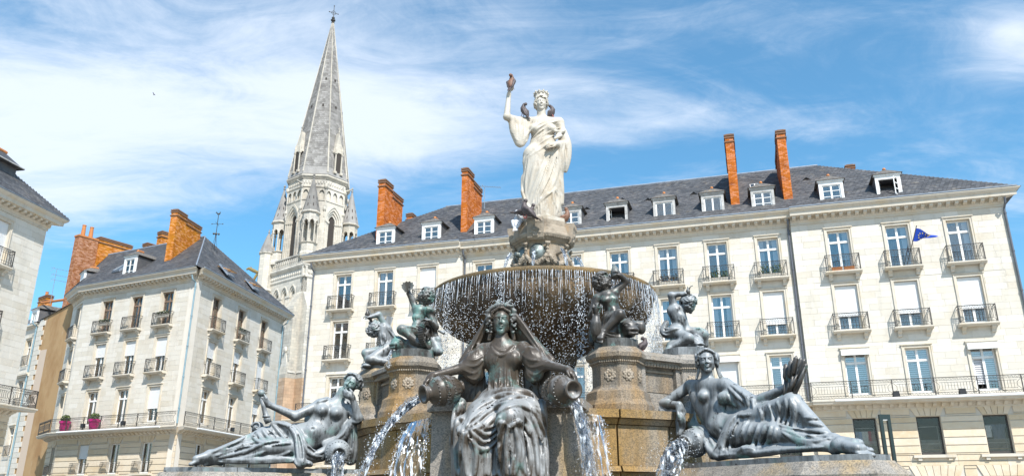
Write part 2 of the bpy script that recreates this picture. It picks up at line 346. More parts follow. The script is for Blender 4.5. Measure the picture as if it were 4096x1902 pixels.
class Building:
    def __init__(s, name, label, cat):
        s.root = thing(name, label, cat); s.blocks = []; s.tmpl = {}
    def wall(s, F, x0, x1, z0, z1, holes, thick=0.35):
        mb = MB()
        for (a, b, c, d) in cells(x0, x1, z0, z1, holes):
            mb.box(a, b, 0.014, thick, c, d)
        return mb.build('wall', M_MORTAR, s.root, F)
    def stones(s, F, x0, x1, z0, z1, holes, ch=0.36, bl=0.92, gap=0.007, m=M_STONE, proud=0.0):
        n = max(1, round((z1 - z0) / ch)); h = (z1 - z0) / n
        for i in range(n):
            za, zb = z0 + i*h, z0 + (i+1)*h
            x = x0 - (bl*0.5 if i % 2 else 0.0) - rng.random()*0.2
            while x < x1:
                L_ = bl * rng.choice((0.75, 1.0, 1.0, 1.2))
                a, b = max(x, x0), min(x + L_, x1)
                x += L_
                if b - a < 0.05: continue
                for (p, q, u, v) in cells(a, b, za, zb, holes):
                    if q - p < 0.06 or v - u < 0.05: continue
                    s.blocks.append((F, p + gap/2, q - gap/2, u + gap/2, v - gap/2, m, proud + rng.uniform(-0.004, 0.003)))
    def rustic(s, F, x0, x1, z0, z1, holes, ch=0.40, gap=0.045, m=M_STONE2):
        n = max(1, round((z1 - z0) / ch)); h = (z1 - z0) / n
        for i in range(n):
            for (p, q, u, v) in cells(x0, x1, z0 + i*h, z0 + (i+1)*h, holes):
                if q - p < 0.1 or v - u < 0.08: continue
                k = max(1, round((q - p) / 2.4)); w = (q - p) / k
                for j in range(k):
                    s.blocks.append((F, p + j*w + 0.003, p + (j+1)*w - 0.003, u, v - gap, m, 0.035))
    def finish_stones(s, nobj=300):
        ranked = []
        for b in s.blocks:
            F, p, q, u, v, m, pr = b
            c = F @ Vector(((p+q)/2, 0, (u+v)/2)); area = (q-p)*(v-u)
            ranked.append(((c - cam_pos).length_squared / area + (0 if in_view(c) else 1e9), b))
        ranked.sort(key=lambda t: t[0])
        meshes = {}
        for _, (F, p, q, u, v, m, pr) in ranked[:nobj]:
            key = (round(q-p, 2), round(v-u, 2), m.name)
            if key not in meshes:
                mb = MB(); w, h = (q-p)/2, (v-u)/2
                e = 0.006
                mb.add([(-w,0.03,-h),(w,0.03,-h),(w,0.03,h),(-w,0.03,h),(-w,e,-h),(w,e,-h),(w,e,h),(-w,e,h),(-w+e,0,-h+e),(w-e,0,-h+e),(w-e,0,h-e),(-w+e,0,h-e)],
                       [(8,9,10,11),(4,5,9,8),(5,6,10,9),(6,7,11,10),(7,4,8,11),(0,1,5,4),(1,2,6,5),(2,3,7,6),(3,0,4,7)])
                mb.tone = [0.0]*len(mb.f)
                meshes[key] = mb.mesh('stone', m, fix=True)
            link('stone', meshes[key], s.root, F @ T((p+q)/2, -pr, (u+v)/2))
        groups = {}
        for _, b in ranked[nobj:]: groups.setdefault(b[5].name, []).append(b)
        for k, bl in groups.items():
            mb = MB()
            for (F, p, q, u, v, m, pr) in bl:
                mb.t = rng.random()
                vs = [F @ Vector(c) for c in ((p,-pr,u),(q,-pr,u),(q,-pr,v),(p,-pr,v),(p,0.02,u),(q,0.02,u),(q,0.02,v),(p,0.02,v))]
                mb.add(vs, [(0,1,2,3),(4,5,1,0),(1,5,6,2),(3,2,6,7),(4,0,3,7)])
            mb.build('stone', bl[0][5], s.root, kind='stuff', fix=False)
    # ---------------------------------------------------------------- windows
    def window(s, F, xc, z0, w, h, frame='white', shut=0.0, curtain='', panes=2, sur=True, box=False, transom=True, open_=False, shutmat=None, glassy=True, ybase=0.0):
        key = (w, round(h, 2), frame, shut, curtain, sur, box, transom, open_, panes)
        M = F @ T(xc, ybase, z0)
        if key in s.tmpl: return copy_tree(s.tmpl[key], s.root, M)
        fm = {'white': M_WHITE, 'brown': M_BROWNWOOD, 'grey': M_GREYPAINT, 'dark': M_IRON}[frame]
        a = w/2 - 0.02; y = 0.22; fw = 0.075
        mb = MB()
        mb.box(-a, -a+fw, y, y+0.06, 0.0, h-0.02); mb.box(a-fw, a, y, y+0.06, 0.0, h-0.02)
        mb.box(-a+fw, a-fw, y, y+0.06, h-0.02-fw, h-0.02); mb.box(-a+fw, a-fw, y-0.02, y+0.06, 0.0, 0.13)
        zt = h*0.73 if transom else h-0.02-fw
        if transom: mb.box(-a+fw, a-fw, y-0.035, y+0.06, zt-0.06, zt+0.06)
        if panes != 0: mb.box(-0.06, 0.06, y-0.015, y+0.055, 0.13, h-0.02-fw)
        o = mb.build('window', fm, s.root, M)
        # panes: each light is a sheet of its own
        zb = 0.13; lights = []
        for sx in ((-1, 1) if panes else (1,)):
            x0_, x1_ = (-a+fw, -0.06) if sx < 0 else (0.06, a-fw)
            if not panes: x0_ = -a+fw
            lights.append((x0_, x1_, zb, zt - (0.06 if transom else 0)))
            if transom: lights.append((x0_, x1_, zt+0.06, h-0.02-fw))
        pm = {}
        for i, (x0_, x1_, za, zb_) in enumerate(lights):
            if open_ and i == 0: continue
            k = (round(x1_-x0_, 3), round(zb_-za, 3))
            if k not in pm:
                g = MB(); g.box(0, k[0], 0, 0.006, 0, k[1]); pm[k] = g.mesh('pane', M_SHOPGLASS if frame == 'dark' else M_GLASS)
            link('pane', pm[k], o, T(x0_, y+0.03, za))
        if panes == 3:      # glazing bars
            g = MB()
            for (x0_, x1_, za, zb_) in lights:
                for t in (1/3, 2/3): g.box(x0_, x1_, y+0.01, y+0.05, za+(zb_-za)*t-0.018, za+(zb_-za)*t+0.018)
            g.build('glazing_bar', fm, o)
        if open_:
            g = MB(); g.box(0, 0.05, 0, 0.45, 0.13, zt-0.06); g.build('casement', fm, o, T(-a+fw, y+0.07, 0))
        # lining of the opening and the dark room behind
        g = MB()
        g.box(-w/2-0.01, -w/2+0.02, 0.02, 0.34, 0, h); g.box(w/2-0.02, w/2+0.01, 0.02, 0.34, 0, h)
        g.box(-w/2+0.02, w/2-0.02, 0.02, 0.34, h-0.02, h+0.01)
        g.build('lining', M_TRIM, o)
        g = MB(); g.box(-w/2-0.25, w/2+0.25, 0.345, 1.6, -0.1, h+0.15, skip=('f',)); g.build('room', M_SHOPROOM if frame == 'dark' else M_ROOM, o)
        if sur:
            g = MB(); q = 0.15
            for (p0, p1, d) in ((0.0, 0.10, 0.035), (0.10, q, 0.06)):
                g.box(-w/2-p1, -w/2-p0, -d, 0.03, 0, h+p1); g.box(w/2+p0, w/2+p1, -d, 0.03, 0, h+p1)
                g.box(-w/2-p0, w/2+p0, -d, 0.03, h+p0, h+p1)
            g.box(-w/2-0.19, w/2+0.19, -0.10, 0.03, h+q, h+q+0.055)
            g.build('surround', M_TRIM, o)
        if curtain:
            g = MB()
            def drape(xa, xb, za, zb_, yy, amp=0.02, n=22):
                rows = [[], []]
                for k in range(n+1):
                    t = k/n; xx = xa + (xb-xa)*t; o_ = amp*math.sin(t*n*1.5)
                    rows[0].append((xx, yy+o_, za)); rows[1].append((xx, yy+o_, zb_))
                g.grid(rows)
            cm = M_CURTAIN
            if 'L' in curtain: drape(-a+0.05, -a+0.34, 0.1, h, 0.42)
            if 'R' in curtain: drape(a-0.34, a-0.05, 0.1, h, 0.42)
            if 'F' in curtain: drape(-a, a, 0.05, h, 0.46, 0.015, 40)
            if 'H' in curtain: drape(-a, 0, 0.05, h*0.62, 0.46, 0.015, 20)
            if 'B' in curtain:      # slatted blind
                k = 0; zz = h*0.16 if 'b' in curtain else 0.15
                while zz < h-0.05:
                    g.box(-a, -0.01, 0.32, 0.335, zz, zz+0.085); g.box(0.01, a, 0.32, 0.335, zz, zz+0.085); zz += 0.115
            if 'E' in curtain: cm = M_REDCURTAIN
            if 'E' in curtain: drape(-a, -0.15, 0.1, h, 0.42); drape(0.2, a, 0.1, h, 0.42)
            if g.v: g.build('blind' if 'B' in curtain else 'curtain', cm, o, smooth='B' not in curtain, fix=False)
        if shut > 0:
            g = MB(); zs = h - 0.03 - (h-0.05)*shut; zz = h - 0.03; yy = 0.13
            rows_l, rows_r = [], []
            prof = []
            while zz > zs + 0.02:
                prof += [(yy, zz), (yy-0.012, zz-0.02), (yy-0.012, zz-0.043), (yy, zz-0.05)]; zz -= 0.055
            g.grid([[(-a-0.01, p[0], p[1]) for p in prof], [(a+0.01, p[0], p[1]) for p in prof]])
            g.box(-a-0.01, a+0.01, yy-0.02, yy+0.02, prof[-1][1]-0.05, prof[-1][1])
            g.build('shutter', shutmat or M_SHUTTER, o, fix=False)
        if box:
            g = MB(); g.box(-w/2-0.12, w/2+0.12, -0.22, -0.065, h-0.26, h+0.06); g.build('awning_box', M_WHITE, o)
        s.tmpl[key] = o
        return o
    # ---------------------------------------------------------------- balconies
    def balcony(s, F, xc, zt, w=1.86, d=0.46):
        M = F @ T(xc, 0, zt); key = ('balc', w, d)
        if key in s.tmpl: return copy_tree(s.tmpl[key], s.root, M)
        h = w/2; mb = MB()
        mb.extrude_x([(0.01,-0.16),(-d+0.10,-0.16),(-d+0.05,-0.11),(-d+0.03,-0.09),(-d-0.02,-0.07),(-d-0.02,0.0),(0.01,0.0)], -h-0.04, h+0.04)
        o = mb.build('balcony', M_TRIM, s.root, M)
        g = MB()
        g.extrude_x([(0.01,-0.50),(-0.10,-0.50),(-0.14,-0.44),(-0.15,-0.36),(-0.25,-0.29),(-0.33,-0.22),(-0.33,-0.165),(0.01,-0.165)], -0.10, 0.10)
        bm_ = g.mesh('bracket', M_TRIM, fix=True)
        for sx in (-1, 1): link('bracket', bm_, o, T(sx*(h-0.22), 0, 0))
        g = MB(); H = 0.94; r = 0.022
        pts = [(-h+0.03, -0.02), (-h+0.03, -d+0.04), (h-0.03, -d+0.04), (h-0.03, -0.02)]
        for (p, q) in zip(pts[:-1], pts[1:]):
            for z, t in ((H, 0.045), (H-0.14, 0.02), (0.07, 0.025)): g.bar((*p, z), (*q, z), t, t*0.7)
        for p in pts[1:3]: g.bar((*p, 0), (*p, H+0.03), 0.04)
        yf = -d+0.04; a, b = -h+0.20, h-0.20
        for z in (0.22, H-0.24): g.bar((a, yf, z), (b, yf, z), 0.018)
        for x in (a, b): g.bar((x, yf, 0.22), (x, yf, H-0.24), 0.018)
        for (xa, xb, za, zb) in ((-h+0.03, a, 0.07, 0.22), (h-0.03, b, 0.07, 0.22), (-h+0.03, a, H-0.14, H-0.24), (h-0.03, b, H-0.14, H-0.24)):
            g.bar((xa, yf, za), (xb, yf, zb), 0.018)
        n = 9
        for k in range(1, n):
            x = a + (b-a)*k/n; g.bar((x, yf, 0.07), (x, yf, H-0.14), 0.016)
        for k in range(1, 3):
            for sx in (-1, 1): g.bar((sx*(h-0.03), -d*k/3, 0.07), (sx*(h-0.03), -d*k/3, H-0.14), 0.018)
        k = 14
        for i in range(k):
            x = -h+0.06 + (2*h-0.12)*i/k; w_ = (2*h-0.12)/k
            g.bar((x, yf, H-0.14), (x+w_/2, yf, H-0.03), 0.012); g.bar((x+w_/2, yf, H-0.03), (x+w_, yf, H-0.14), 0.012)
        g.build('railing', M_IRON, o, fix=False)
        s.tmpl[key] = o
        return o
    def long_railing(s, F, x0, x1, y, z, pw=1.9, H=0.95):
        n = max(1, round((x1-x0)/pw)); w = (x1-x0)/n; key = ('rail', round(w, 3))
        if key not in s.tmpl:
            g = MB()
            g.bar((0,0,0), (0,0,H+0.02), 0.045)
            for zz, t in ((H, 0.05), (H-0.15, 0.022), (0.19, 0.022), (0.05, 0.03)): g.bar((0,0,zz), (w,0,zz), t, t*0.7)
            a, b, c, d = 0.22, w-0.22, 0.30, H-0.26
            for (p, q) in (((a,0,c),(b,0,c)), ((a,0,d),(b,0,d)), ((a,0,c+0.1),(a,0,d-0.1)), ((b,0,c+0.1),(b,0,d-0.1)), ((0,0,0.19),(a,0,c+0.1)), ((0,0,H-0.15),(a,0,d-0.1)), ((w,0,0.19),(b,0,c+0.1)), ((w,0,H-0.15),(b,0,d-0.1))):
                g.bar(p, q, 0.017)
            for k in range(1, 11):
                x = a + (b-a)*k/11; g.bar((x,0,c), (x,0,d), 0.014)
            for zz0, zz1 in ((H-0.14, H-0.04), (0.07, 0.18)):
                for k in range(12):
                    x = w*k/12; e = w/12
                    g.bar((x,0,zz0), (x+e*0.5,0,zz1), 0.012); g.bar((x+e*0.5,0,zz1), (x+e*0.9,0,(zz0+zz1)/2), 0.012); g.bar((x+e*0.9,0,(zz0+zz1)/2), (x+e*0.55,0,zz0), 0.012)
            s.tmpl[key] = g.mesh('railing_panel', M_IRON)
        for i in range(n): link('railing_panel', s.tmpl[key], s.root, F @ T(x0 + i*w, y, z))
    def cornice(s, F, x0, x1, prof, m0=0.0, m1=0.0, name='cornice', mod=None, step=0.42, mx=None):
        """prof: (y, z) with y negative outwards; m0, m1 mitre the ends"""
        mb = MB(); n = len(prof)
        vs = [(x0 + m0*p[0], p[0], p[1]) for p in prof] + [(x1 - m1*p[0], p[0], p[1]) for p in prof]
        fs = [(i, n+i, n+(i+1)%n, (i+1)%n) for i in range(n)] + [tuple(range(n)), tuple(range(2*n-1, n-1, -1))]
        mb.add(vs, fs)
        o = mb.build(name, M_TRIM, s.root, F)
        if mod:
            key = ('mod', tuple(mod))
            if key not in s.tmpl:
                g = MB(); g.extrude_x([(p[0], p[1]) for p in mod[1:]], -mod[0]/2, mod[0]/2); s.tmpl[key] = g.mesh('modillion', M_TRIM, fix=True)
            k = max(2, round((x1-x0)/step)); e = (x1-x0)/k
            for i in range(k): link('modillion', s.tmpl[key], o, T(x0 + (i+0.5)*e, 0, 0))
        return o
M_REDCURTAIN = mat('red_curtain', (0.16, 0.045, 0.04), 0.9)

def top_cornice(b, F, x0, x1, z, m0=0.0, m1=0.0):
    """z = underside of the moulding on the wall"""
    prof = [(0.05,z),(-0.05,z),(-0.05,z+0.14),(-0.08,z+0.16),(-0.13,z+0.24),(-0.14,z+0.42),(-0.58,z+0.45),(-0.60,z+0.66),(-0.64,z+0.68),(-0.76,z+0.80),(-0.78,z+0.86),(0.05,z+0.88)]
    mod = (0.19, (-0.10,z+0.25),(-0.26,z+0.25),(-0.34,z+0.29),(-0.46,z+0.31),(-0.48,z+0.44),(-0.10,z+0.44))
    return b.cornice(F, x0, x1, prof, m0, m1, 'cornice', mod, 0.43)
def low_cornice(b, F, x0, x1, z, m0=0.0, m1=0.0, d=0.95):
    prof = [(0.05,z),(-0.04,z),(-0.07,z+0.10),(-0.22,z+0.22),(-0.24,z+0.27),(-d+0.08,z+0.30),(-d+0.05,z+0.38),(-d,z+0.44),(-d,z+0.50),(0.05,z+0.52)]
    mod = (0.17, (-0.05,z+0.08),(-0.22,z+0.08),(-0.42,z+0.20),(-0.42,z+0.295),(-0.05,z+0.295))
    return b.cornice(F, x0, x1, prof, m0, m1, 'balcony_cornice', mod, 0.42)
def voussoirs(b, F, xc, z, w, h=0.52, n=5):
    """flat arch over an opening: each wedge stone is a piece of its own"""
    W = w + 0.5
    for i in range(n):
        a0, a1 = -w/2 + w*i/n, -w/2 + w*(i+1)/n; c0, c1 = -W/2 + W*i/n, -W/2 + W*(i+1)/n
        e = 0.012; d = 0.045; mb = MB()
        mb.add([(a0+e,-d,0.01),(a1-e,-d,0.01),(c1-e,-d,h),(c0+e,-d,h),(a0+e,0.02,0.01),(a1-e,0.02,0.01),(c1-e,0.02,h),(c0+e,0.02,h)],
               [(0,1,2,3),(4,5,1,0),(1,5,6,2),(3,2,6,7),(4,0,3,7)])
        mb.build('voussoir', M_STONE2, b.root, F @ T(xc, 0, z))

def slates(b, name, O, U, V, poly, W=0.24, H=0.17, lift=0.02, m=None, parent=None):
    """overlapping slates over the flat polygon poly (u, v) in the plane O + u U + v V; one joined piece"""
    O, U, V = Vector(O), Vector(U).normalized(), Vector(V).normalized(); Nn = U.cross(V).normalized()
    if Nn.z < 0: Nn = -Nn
    us = [p[0] for p in poly]; vs_ = [p[1] for p in poly]
    def span(v):
        xs = []
        for i in range(len(poly)):
            (a, c), (e, f) = poly[i], poly[(i+1) % len(poly)]
            if (c <= v) != (f <= v): xs.append(a + (e-a)*(v-c)/(f-c))
        return (min(xs), max(xs)) if len(xs) >= 2 else None
    base = MB(); base.add([O + U*p[0] + V*p[1] for p in poly], [tuple(range(len(poly)))])
    ro = base.build(name, m or M_SLATE, parent if parent is not None else b.root, fix=False)
    mb = MB(); v = min(vs_); i = 0
    while v < max(vs_) - 0.02:
        sp = span(v + H*0.5)
        if sp:
            x = sp[0] - (W/2 if i % 2 else 0)
            while x < sp[1]:
                a, c = max(x, sp[0]), min(x + W, sp[1]); x += W
                if c - a < 0.04: continue
                mb.t = rng.random(); l = lift * rng.uniform(0.8, 1.3); g = 0.006
                p0 = O + U*(a+g) + V*v; p1 = O + U*(c-g) + V*v; p2 = O + U*(c-g) + V*(v+H+0.03); p3 = O + U*(a+g) + V*(v+H+0.03)
                mb.add([p0, p1, p0 + Nn*l, p1 + Nn*l, p2 + Nn*0.004, p3 + Nn*0.004], [(0,1,3,2), (2,3,4,5)])
        v += H; i += 1
    mb.build('slate', m or M_SLATE, ro, kind='stuff', fix=False)
    return ro

def brick_stack(b, F, x0, x1, y0, y1, z0, z1, m=M_BRICK, mm=M_LIME, cap=True, split=None, z1b=None, pots=0, label=None):
    """a slab chimney: mortar core, brick courses on the sides one can see, moulded brick cap"""
    core = MB(); core.box(x0+0.012, x1-0.012, y0+0.012, y1-0.012, z0, z1 if z1b is None else min(z1, z1b))
    if z1b is not None:
        hi = max(z1, z1b); lo = min(z1, z1b)
        if z1 > z1b: core.box(x0+0.013, x1-0.013, y0+0.013, split-0.012, lo, hi)
        else: core.box(x0+0.013, x1-0.013, split+0.012, y1-0.013, lo, hi)
    o = core.build('chimney', mm, b.root, F)
    if label: o['label'] = label
    mb = MB(); h = 0.088; bl = 0.25; g = 0.008
    n = int(round((max(z1, z1b or z1) - z0)/h))
    for i in range(n):
        za = z0 + i*h + g; zb = z0 + (i+1)*h - g
        ya, yb = y0, y1
        if z1b is not None and (za+zb)/2 > min(z1, z1b):
            if z1 > z1b: yb = split
            else: ya = split
        off = bl/2 if i % 2 else 0
        def run(p0, p1, nrm):
            L_ = (Vector(p1) - Vector(p0)).length; d = (Vector(p1) - Vector(p0)).normalized(); s_ = -off
            while s_ < L_:
                a, c = max(s_, 0) + g, min(s_ + bl, L_) - g; s_ += bl
                if c - a < 0.03: continue
                mb.t = rng.random(); nn = Vector(nrm) * rng.uniform(0.0, 0.012); ins = Vector(nrm) * -0.03
                A = Vector(p0) + d*a; B = Vector(p0) + d*c
                vs = [Vector((q.x, q.y, z)) + e for e in (nn, ins) for (q, z) in ((A, za), (B, za), (B, zb), (A, zb))]
                mb.add(vs, [(0,1,2,3), (4,5,1,0), (1,5,6,2), (3,2,6,7), (4,0,3,7)])
        run((x0, ya, 0), (x1, ya, 0), (0,-1,0)); run((x0, yb, 0), (x0, ya, 0), (-1,0,0)); run((x1, ya, 0), (x1, yb, 0), (1,0,0))
    mb.build('brick', m, o, kind='stuff', fix=False)
    if cap:
        c = MB()
        segs = [(y0, y1, z1)] if z1b is None else [(y0, split-0.02, z1), (split+0.02, y1, z1b)]
        for (ya, yb, zt) in segs:
            for k, (e, za, zb) in enumerate(((0.07, -0.30, -0.22), (0.0, -0.22, 0.0), (0.06, 0.0, 0.09), (0.01, 0.09, 0.16), (0.06, 0.16, 0.25), (-0.06, 0.25, 0.33))):
                c.box(x0-e, x1+e, ya-e, yb+e, zt+za, zt+zb)
        c.build('chimney_cap', M_BRICKCAP, o)
    for k in range(pots):
        g_ = MB(); yy = y0 + (y1-y0)*(k+0.5)/pots; g_.lathe([(0.17,0),(0.15,0.3),(0.13,0.62),(0.15,0.64),(0.15,0.7)], 12, ((x0+x1)/2, yy, z1+0.02), caps=True); g_.build('chimney_pot', M_TERRA, o)
    return o

def dormer(b, F, xc, z0, slope, y0=0.05, w=1.30, h=1.42, frame='grey', panes=3, shut=0.0, open_=False, mon=False, terr=True):
    """dormer standing on a roof of the given slope; part 'dormer' with its own panes, roof and cheeks"""
    M = F @ T(xc, y0, z0); a = w/2
    fm = {'grey': M_GREYPAINT, 'white': M_WHITE}[frame]
    mb = MB(); p = 0.16
    mb.box(-a, -a+p, 0, 0.16, -0.5, h); mb.box(a-p, a, 0, 0.16, -0.5, h); mb.box(-a+p, a-p, 0.0, 0.16, h-0.2, h); mb.box(-a+p, a-p, 0.0, 0.16, -0.5, 0.1)
    mb.box(-a-0.07, a+0.07, -0.07, 0.12, h, h+0.10)
    o = mb.build('dormer', fm, b.root, M)
    wa = a - p; y = 0.06; g = MB(); f = 0.07; hz0, hz1 = 0.1, h-0.2
    if not open_:
        g.box(-wa, -wa+f, y, y+0.06, hz0, hz1); g.box(wa-f, wa, y, y+0.06, hz0, hz1); g.box(-0.05, 0.05, y-0.01, y+0.05, hz0, hz1)
        g.box(-wa+f, wa-f, y, y+0.06, hz1-f, hz1); g.box(-wa+f, wa-f, y, y+0.06, hz0, hz0+f)
        if panes == 3:
            for t in (1/3, 2/3): g.box(-wa+f, wa-f, y+0.01, y+0.05, hz0+(hz1-hz0)*t-0.02, hz0+(hz1-hz0)*t+0.02)
        g.build('window_frame', M_WHITE, o)
        k = MB(); k.box(0, wa-f-0.05, 0, 0.006, 0, hz1-hz0-2*f); pm = k.mesh('pane', M_GLASS)
        link('pane', pm, o, T(-wa+f, y+0.03, hz0+f)); link('pane', pm, o, T(0.05, y+0.03, hz0+f))
    else:
        for (xx, yy, dx, dy) in ((-wa, 0.1, 0.12, 0.42), (wa, 0.02, -0.28, -0.36)) if open_ == 'out' else ((-wa, 0.1, 0.10, 0.42),):
            d = Vector((dx, dy, 0)); A = Vector((xx, yy, 0)); g = MB()
            for (s0, s1) in ((0.0, 0.12), (0.88, 1.0)): g.bar(A + d*((s0+s1)/2) + Vector((0,0,hz0)), A + d*((s0+s1)/2) + Vector((0,0,hz1)), 0.05)
            for t in (0, 1/3, 2/3, 1): g.bar(A + Vector((0,0,hz0+(hz1-hz0)*t)), A + d + Vector((0,0,hz0+(hz1-hz0)*t)), 0.045)
            g.build('open_casement', M_WHITE, o, fix=False)

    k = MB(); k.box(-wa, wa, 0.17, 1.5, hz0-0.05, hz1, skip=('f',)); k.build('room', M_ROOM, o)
    if shut:
        k = MB(); k.box(-wa, wa, 0.01, 0.04, hz1-(hz1-hz0)*shut, hz1); k.build('shutter', M_SHUTTER, o)
    # cheeks run back to where the roof meets them
    L_ = (h + 0.4) / slope
    ck = MB()
    for sx in (-1, 1):
        xa, xb = (-a, -a+0.05) if sx < 0 else (a-0.05, a)
        ck.add([(xa,0.16,-0.4),(xb,0.16,-0.4),(xb,0.16,h),(xa,0.16,h),(xa,L_,h),(xb,L_,h)], [(0,1,2,3),(2,5,4,3),(0,3,4),(1,5,2),(0,4,5,1)])
    ck.build('cheek', M_SLATE, o)
    e = 0.15; zt = h + 0.10; rh = 0.52; bk = L_ + rh/slope
    A = (-a-e,-e,zt); B = (a+e,-e,zt); Cc = (a+e,L_+0.1,zt); D = (-a-e,L_+0.1,zt); P = (0,0.55,zt+rh); Q = (0,bk,zt+rh)
    rf = MB(); rf.add([A,B,Cc,D,P,Q], [(0,1,4),(1,2,5,4),(3,0,4,5),(0,3,2,1)])
    rf.build('dormer_roof', M_ROUGHSLATE, o)
    if terr:
        t = MB(); t.tube([(0,0.45,zt+rh-0.06),(0,0.6,zt+rh+0.03),(0,1.1,zt+rh+0.03)], [0.05,0.1,0.09], 8); t.build('ridge_tile', M_TERRA, o)
    return o
M_ROUGHSLATE = mat('lichen_slate', (0.13, 0.12, 0.11), 0.9, [((0.22, 0.20, 0.17), 6, 0.5, 0.68, A1), ((0.07, 0.065, 0.06), 9, 0.5, 0.65, A1), ((0.30, 0.22, 0.12), 2.5, 0.62, 0.75, A1)], (25, 0.7, 0.03))

def drain(b, F, x, z0, z1, m=M_PIPE, y=-0.09, r=0.06):
    g = MB(); g.tube([(x,-0.55,z1+0.42),(x,-0.45,z1+0.12),(x,y,z1-0.1),(x,y,z0)], r, 10)
    zz = z0 + 1
    while zz < z1: g.lathe([(r+0.022,0),(r+0.022,0.07)], 10, (x,y,zz)); zz += 2.2
    g.build('drainpipe', m, b.root, F, smooth=False)
def vent(b, F, x, y, z, sz=0.30):
    g = MB(); g.add([(-sz,0,0),(sz,0,0),(0,0,sz*0.75),(0,0.55,sz*0.72),(-sz,0.1,0),(sz,0.1,0)], [(0,2,3,4),(1,5,3,2)])
    o = g.build('roof_vent', M_ZINC, b.root, F @ T(x, y, z), fix=False)
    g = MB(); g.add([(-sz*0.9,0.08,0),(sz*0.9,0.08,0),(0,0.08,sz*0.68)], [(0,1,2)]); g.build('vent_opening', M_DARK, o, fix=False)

# ================================================================== the large stone building on the right
ANG_M = math.atan2(-0.28736052, 0.95782249)
PM = (17.22098922, 44.1867527)
FM = frame(PM, ANG_M)
FMP = FM @ T(0, -0.25, 0)            # the end pavilions stand 0.25 m forward
main = Building('stone_apartment_building', 'long cream stone building with slate roof and dormers, right behind the fountain', 'building')
ZC = 17.45                            # underside of the cornice
UL = (-30.06, -26.93, -23.79); UM = (-19.92, -16.95, -13.95, -10.95, -7.95, -4.97, -2.0); UR = (1.92, 5.05, 8.21)
XL0, XL1, XR0, XR1 = -32.45, -21.35, -0.62, 10.62
R1, R2, R3, RE = (14.42, 2.50), (11.0, 2.62), (7.42, 2.44), (4.25, 1.97)
WW = 1.20
def holes_for(us, gw=2.1):
    hs = []
    for u in us:
        for (z, h) in (R1, R2, R3): hs.append((u-WW/2, u+WW/2, z, z+h))
        hs.append((u-0.60, u+0.60, RE[0], RE[0]+RE[1])); hs.append((u-gw/2, u+gw/2, 0.1, 3.15))
    return hs
for (F, us, x0, x1) in ((FMP, UL, XL0, XL1), (FM, UM, XL1, XR0), (FMP, UR, XR0, XR1)):
    hs = holes_for(us)
    main.wall(F, x0, x1, 0, ZC+0.1, hs, 0.6)
    main.stones(F, x0, x1, 7.05, ZC, [(h[0]-0.15, h[1]+0.15, h[2]-0.02, h[3]+0.2) for h in hs if h[2] > 7])
    main.rustic(F, x0, x1, 0.0, 6.70, [h if h[2] > 1 else h for h in hs] + [(u-0.86, u+0.86, RE[0]+RE[1], 6.75) for u in us] + [(u-1.3, u+1.3, 3.15, 3.7) for u in us])
    for u in us:
        voussoirs(main, F, u, RE[0]+RE[1], 1.2, 0.48); voussoirs(main, F, u, 3.15, 2.1, 0.55, 7)
        g = MB(); g.box(u-1.0, u+1.0, -0.20, 0.02, RE[0]-0.16, RE[0]-0.02); g.box(u-0.8, u-0.62, -0.15, 0.02, RE[0]-0.30, RE[0]-0.16); g.box(u+0.62, u+0.8, -0.15, 0.02, RE[0]-0.30, RE[0]-0.16)
        g.build('window_sill', M_TRIM, main.root, F)
        g = MB(); g.box(u-1.05, u+1.05, 0.30, 0.32, 0.1, 3.15); sf = g.build('shop_front', M_GLASS, main.root, F)
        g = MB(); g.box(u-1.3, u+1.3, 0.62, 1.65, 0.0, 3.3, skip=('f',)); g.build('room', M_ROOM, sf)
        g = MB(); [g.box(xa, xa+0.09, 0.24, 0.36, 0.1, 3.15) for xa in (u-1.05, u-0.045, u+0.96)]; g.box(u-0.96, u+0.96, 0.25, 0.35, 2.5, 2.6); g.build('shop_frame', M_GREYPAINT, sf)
for (F, x0, x1, m0, m1) in ((FMP, XL0, XL1, 1, 0.0), (FM, XL1, XR0, 0, 0), (FMP, XR0, XR1, 0.0, 1)):
    top_cornice(main, F, x0, x1, ZC, m0, m1)
    low_cornice(main, F, x0, x1, 6.60, m0, m1)
    g = MB(); g.box(x0-0.6*m0, x1+0.6*m1, -0.80, -0.66, ZC+0.885, ZC+0.95); g.build('gutter', M_ZINC, main.root, F)
main.long_railing(FMP, XL0, XL1, -0.86, 7.13); main.long_railing(FM, XL1, XR0, -0.86, 7.13); main.long_railing(FMP, XR0, XR1+0.9, -0.86, 7.13)
g = MB(); g.tube([(0.5,-1.02,7.06), (XR1,-1.02,7.08)], 0.075, 10); g.build('rolled_awning', M_WHITE, main.root, FMP)
W_ = main.window; B_ = main.balcony
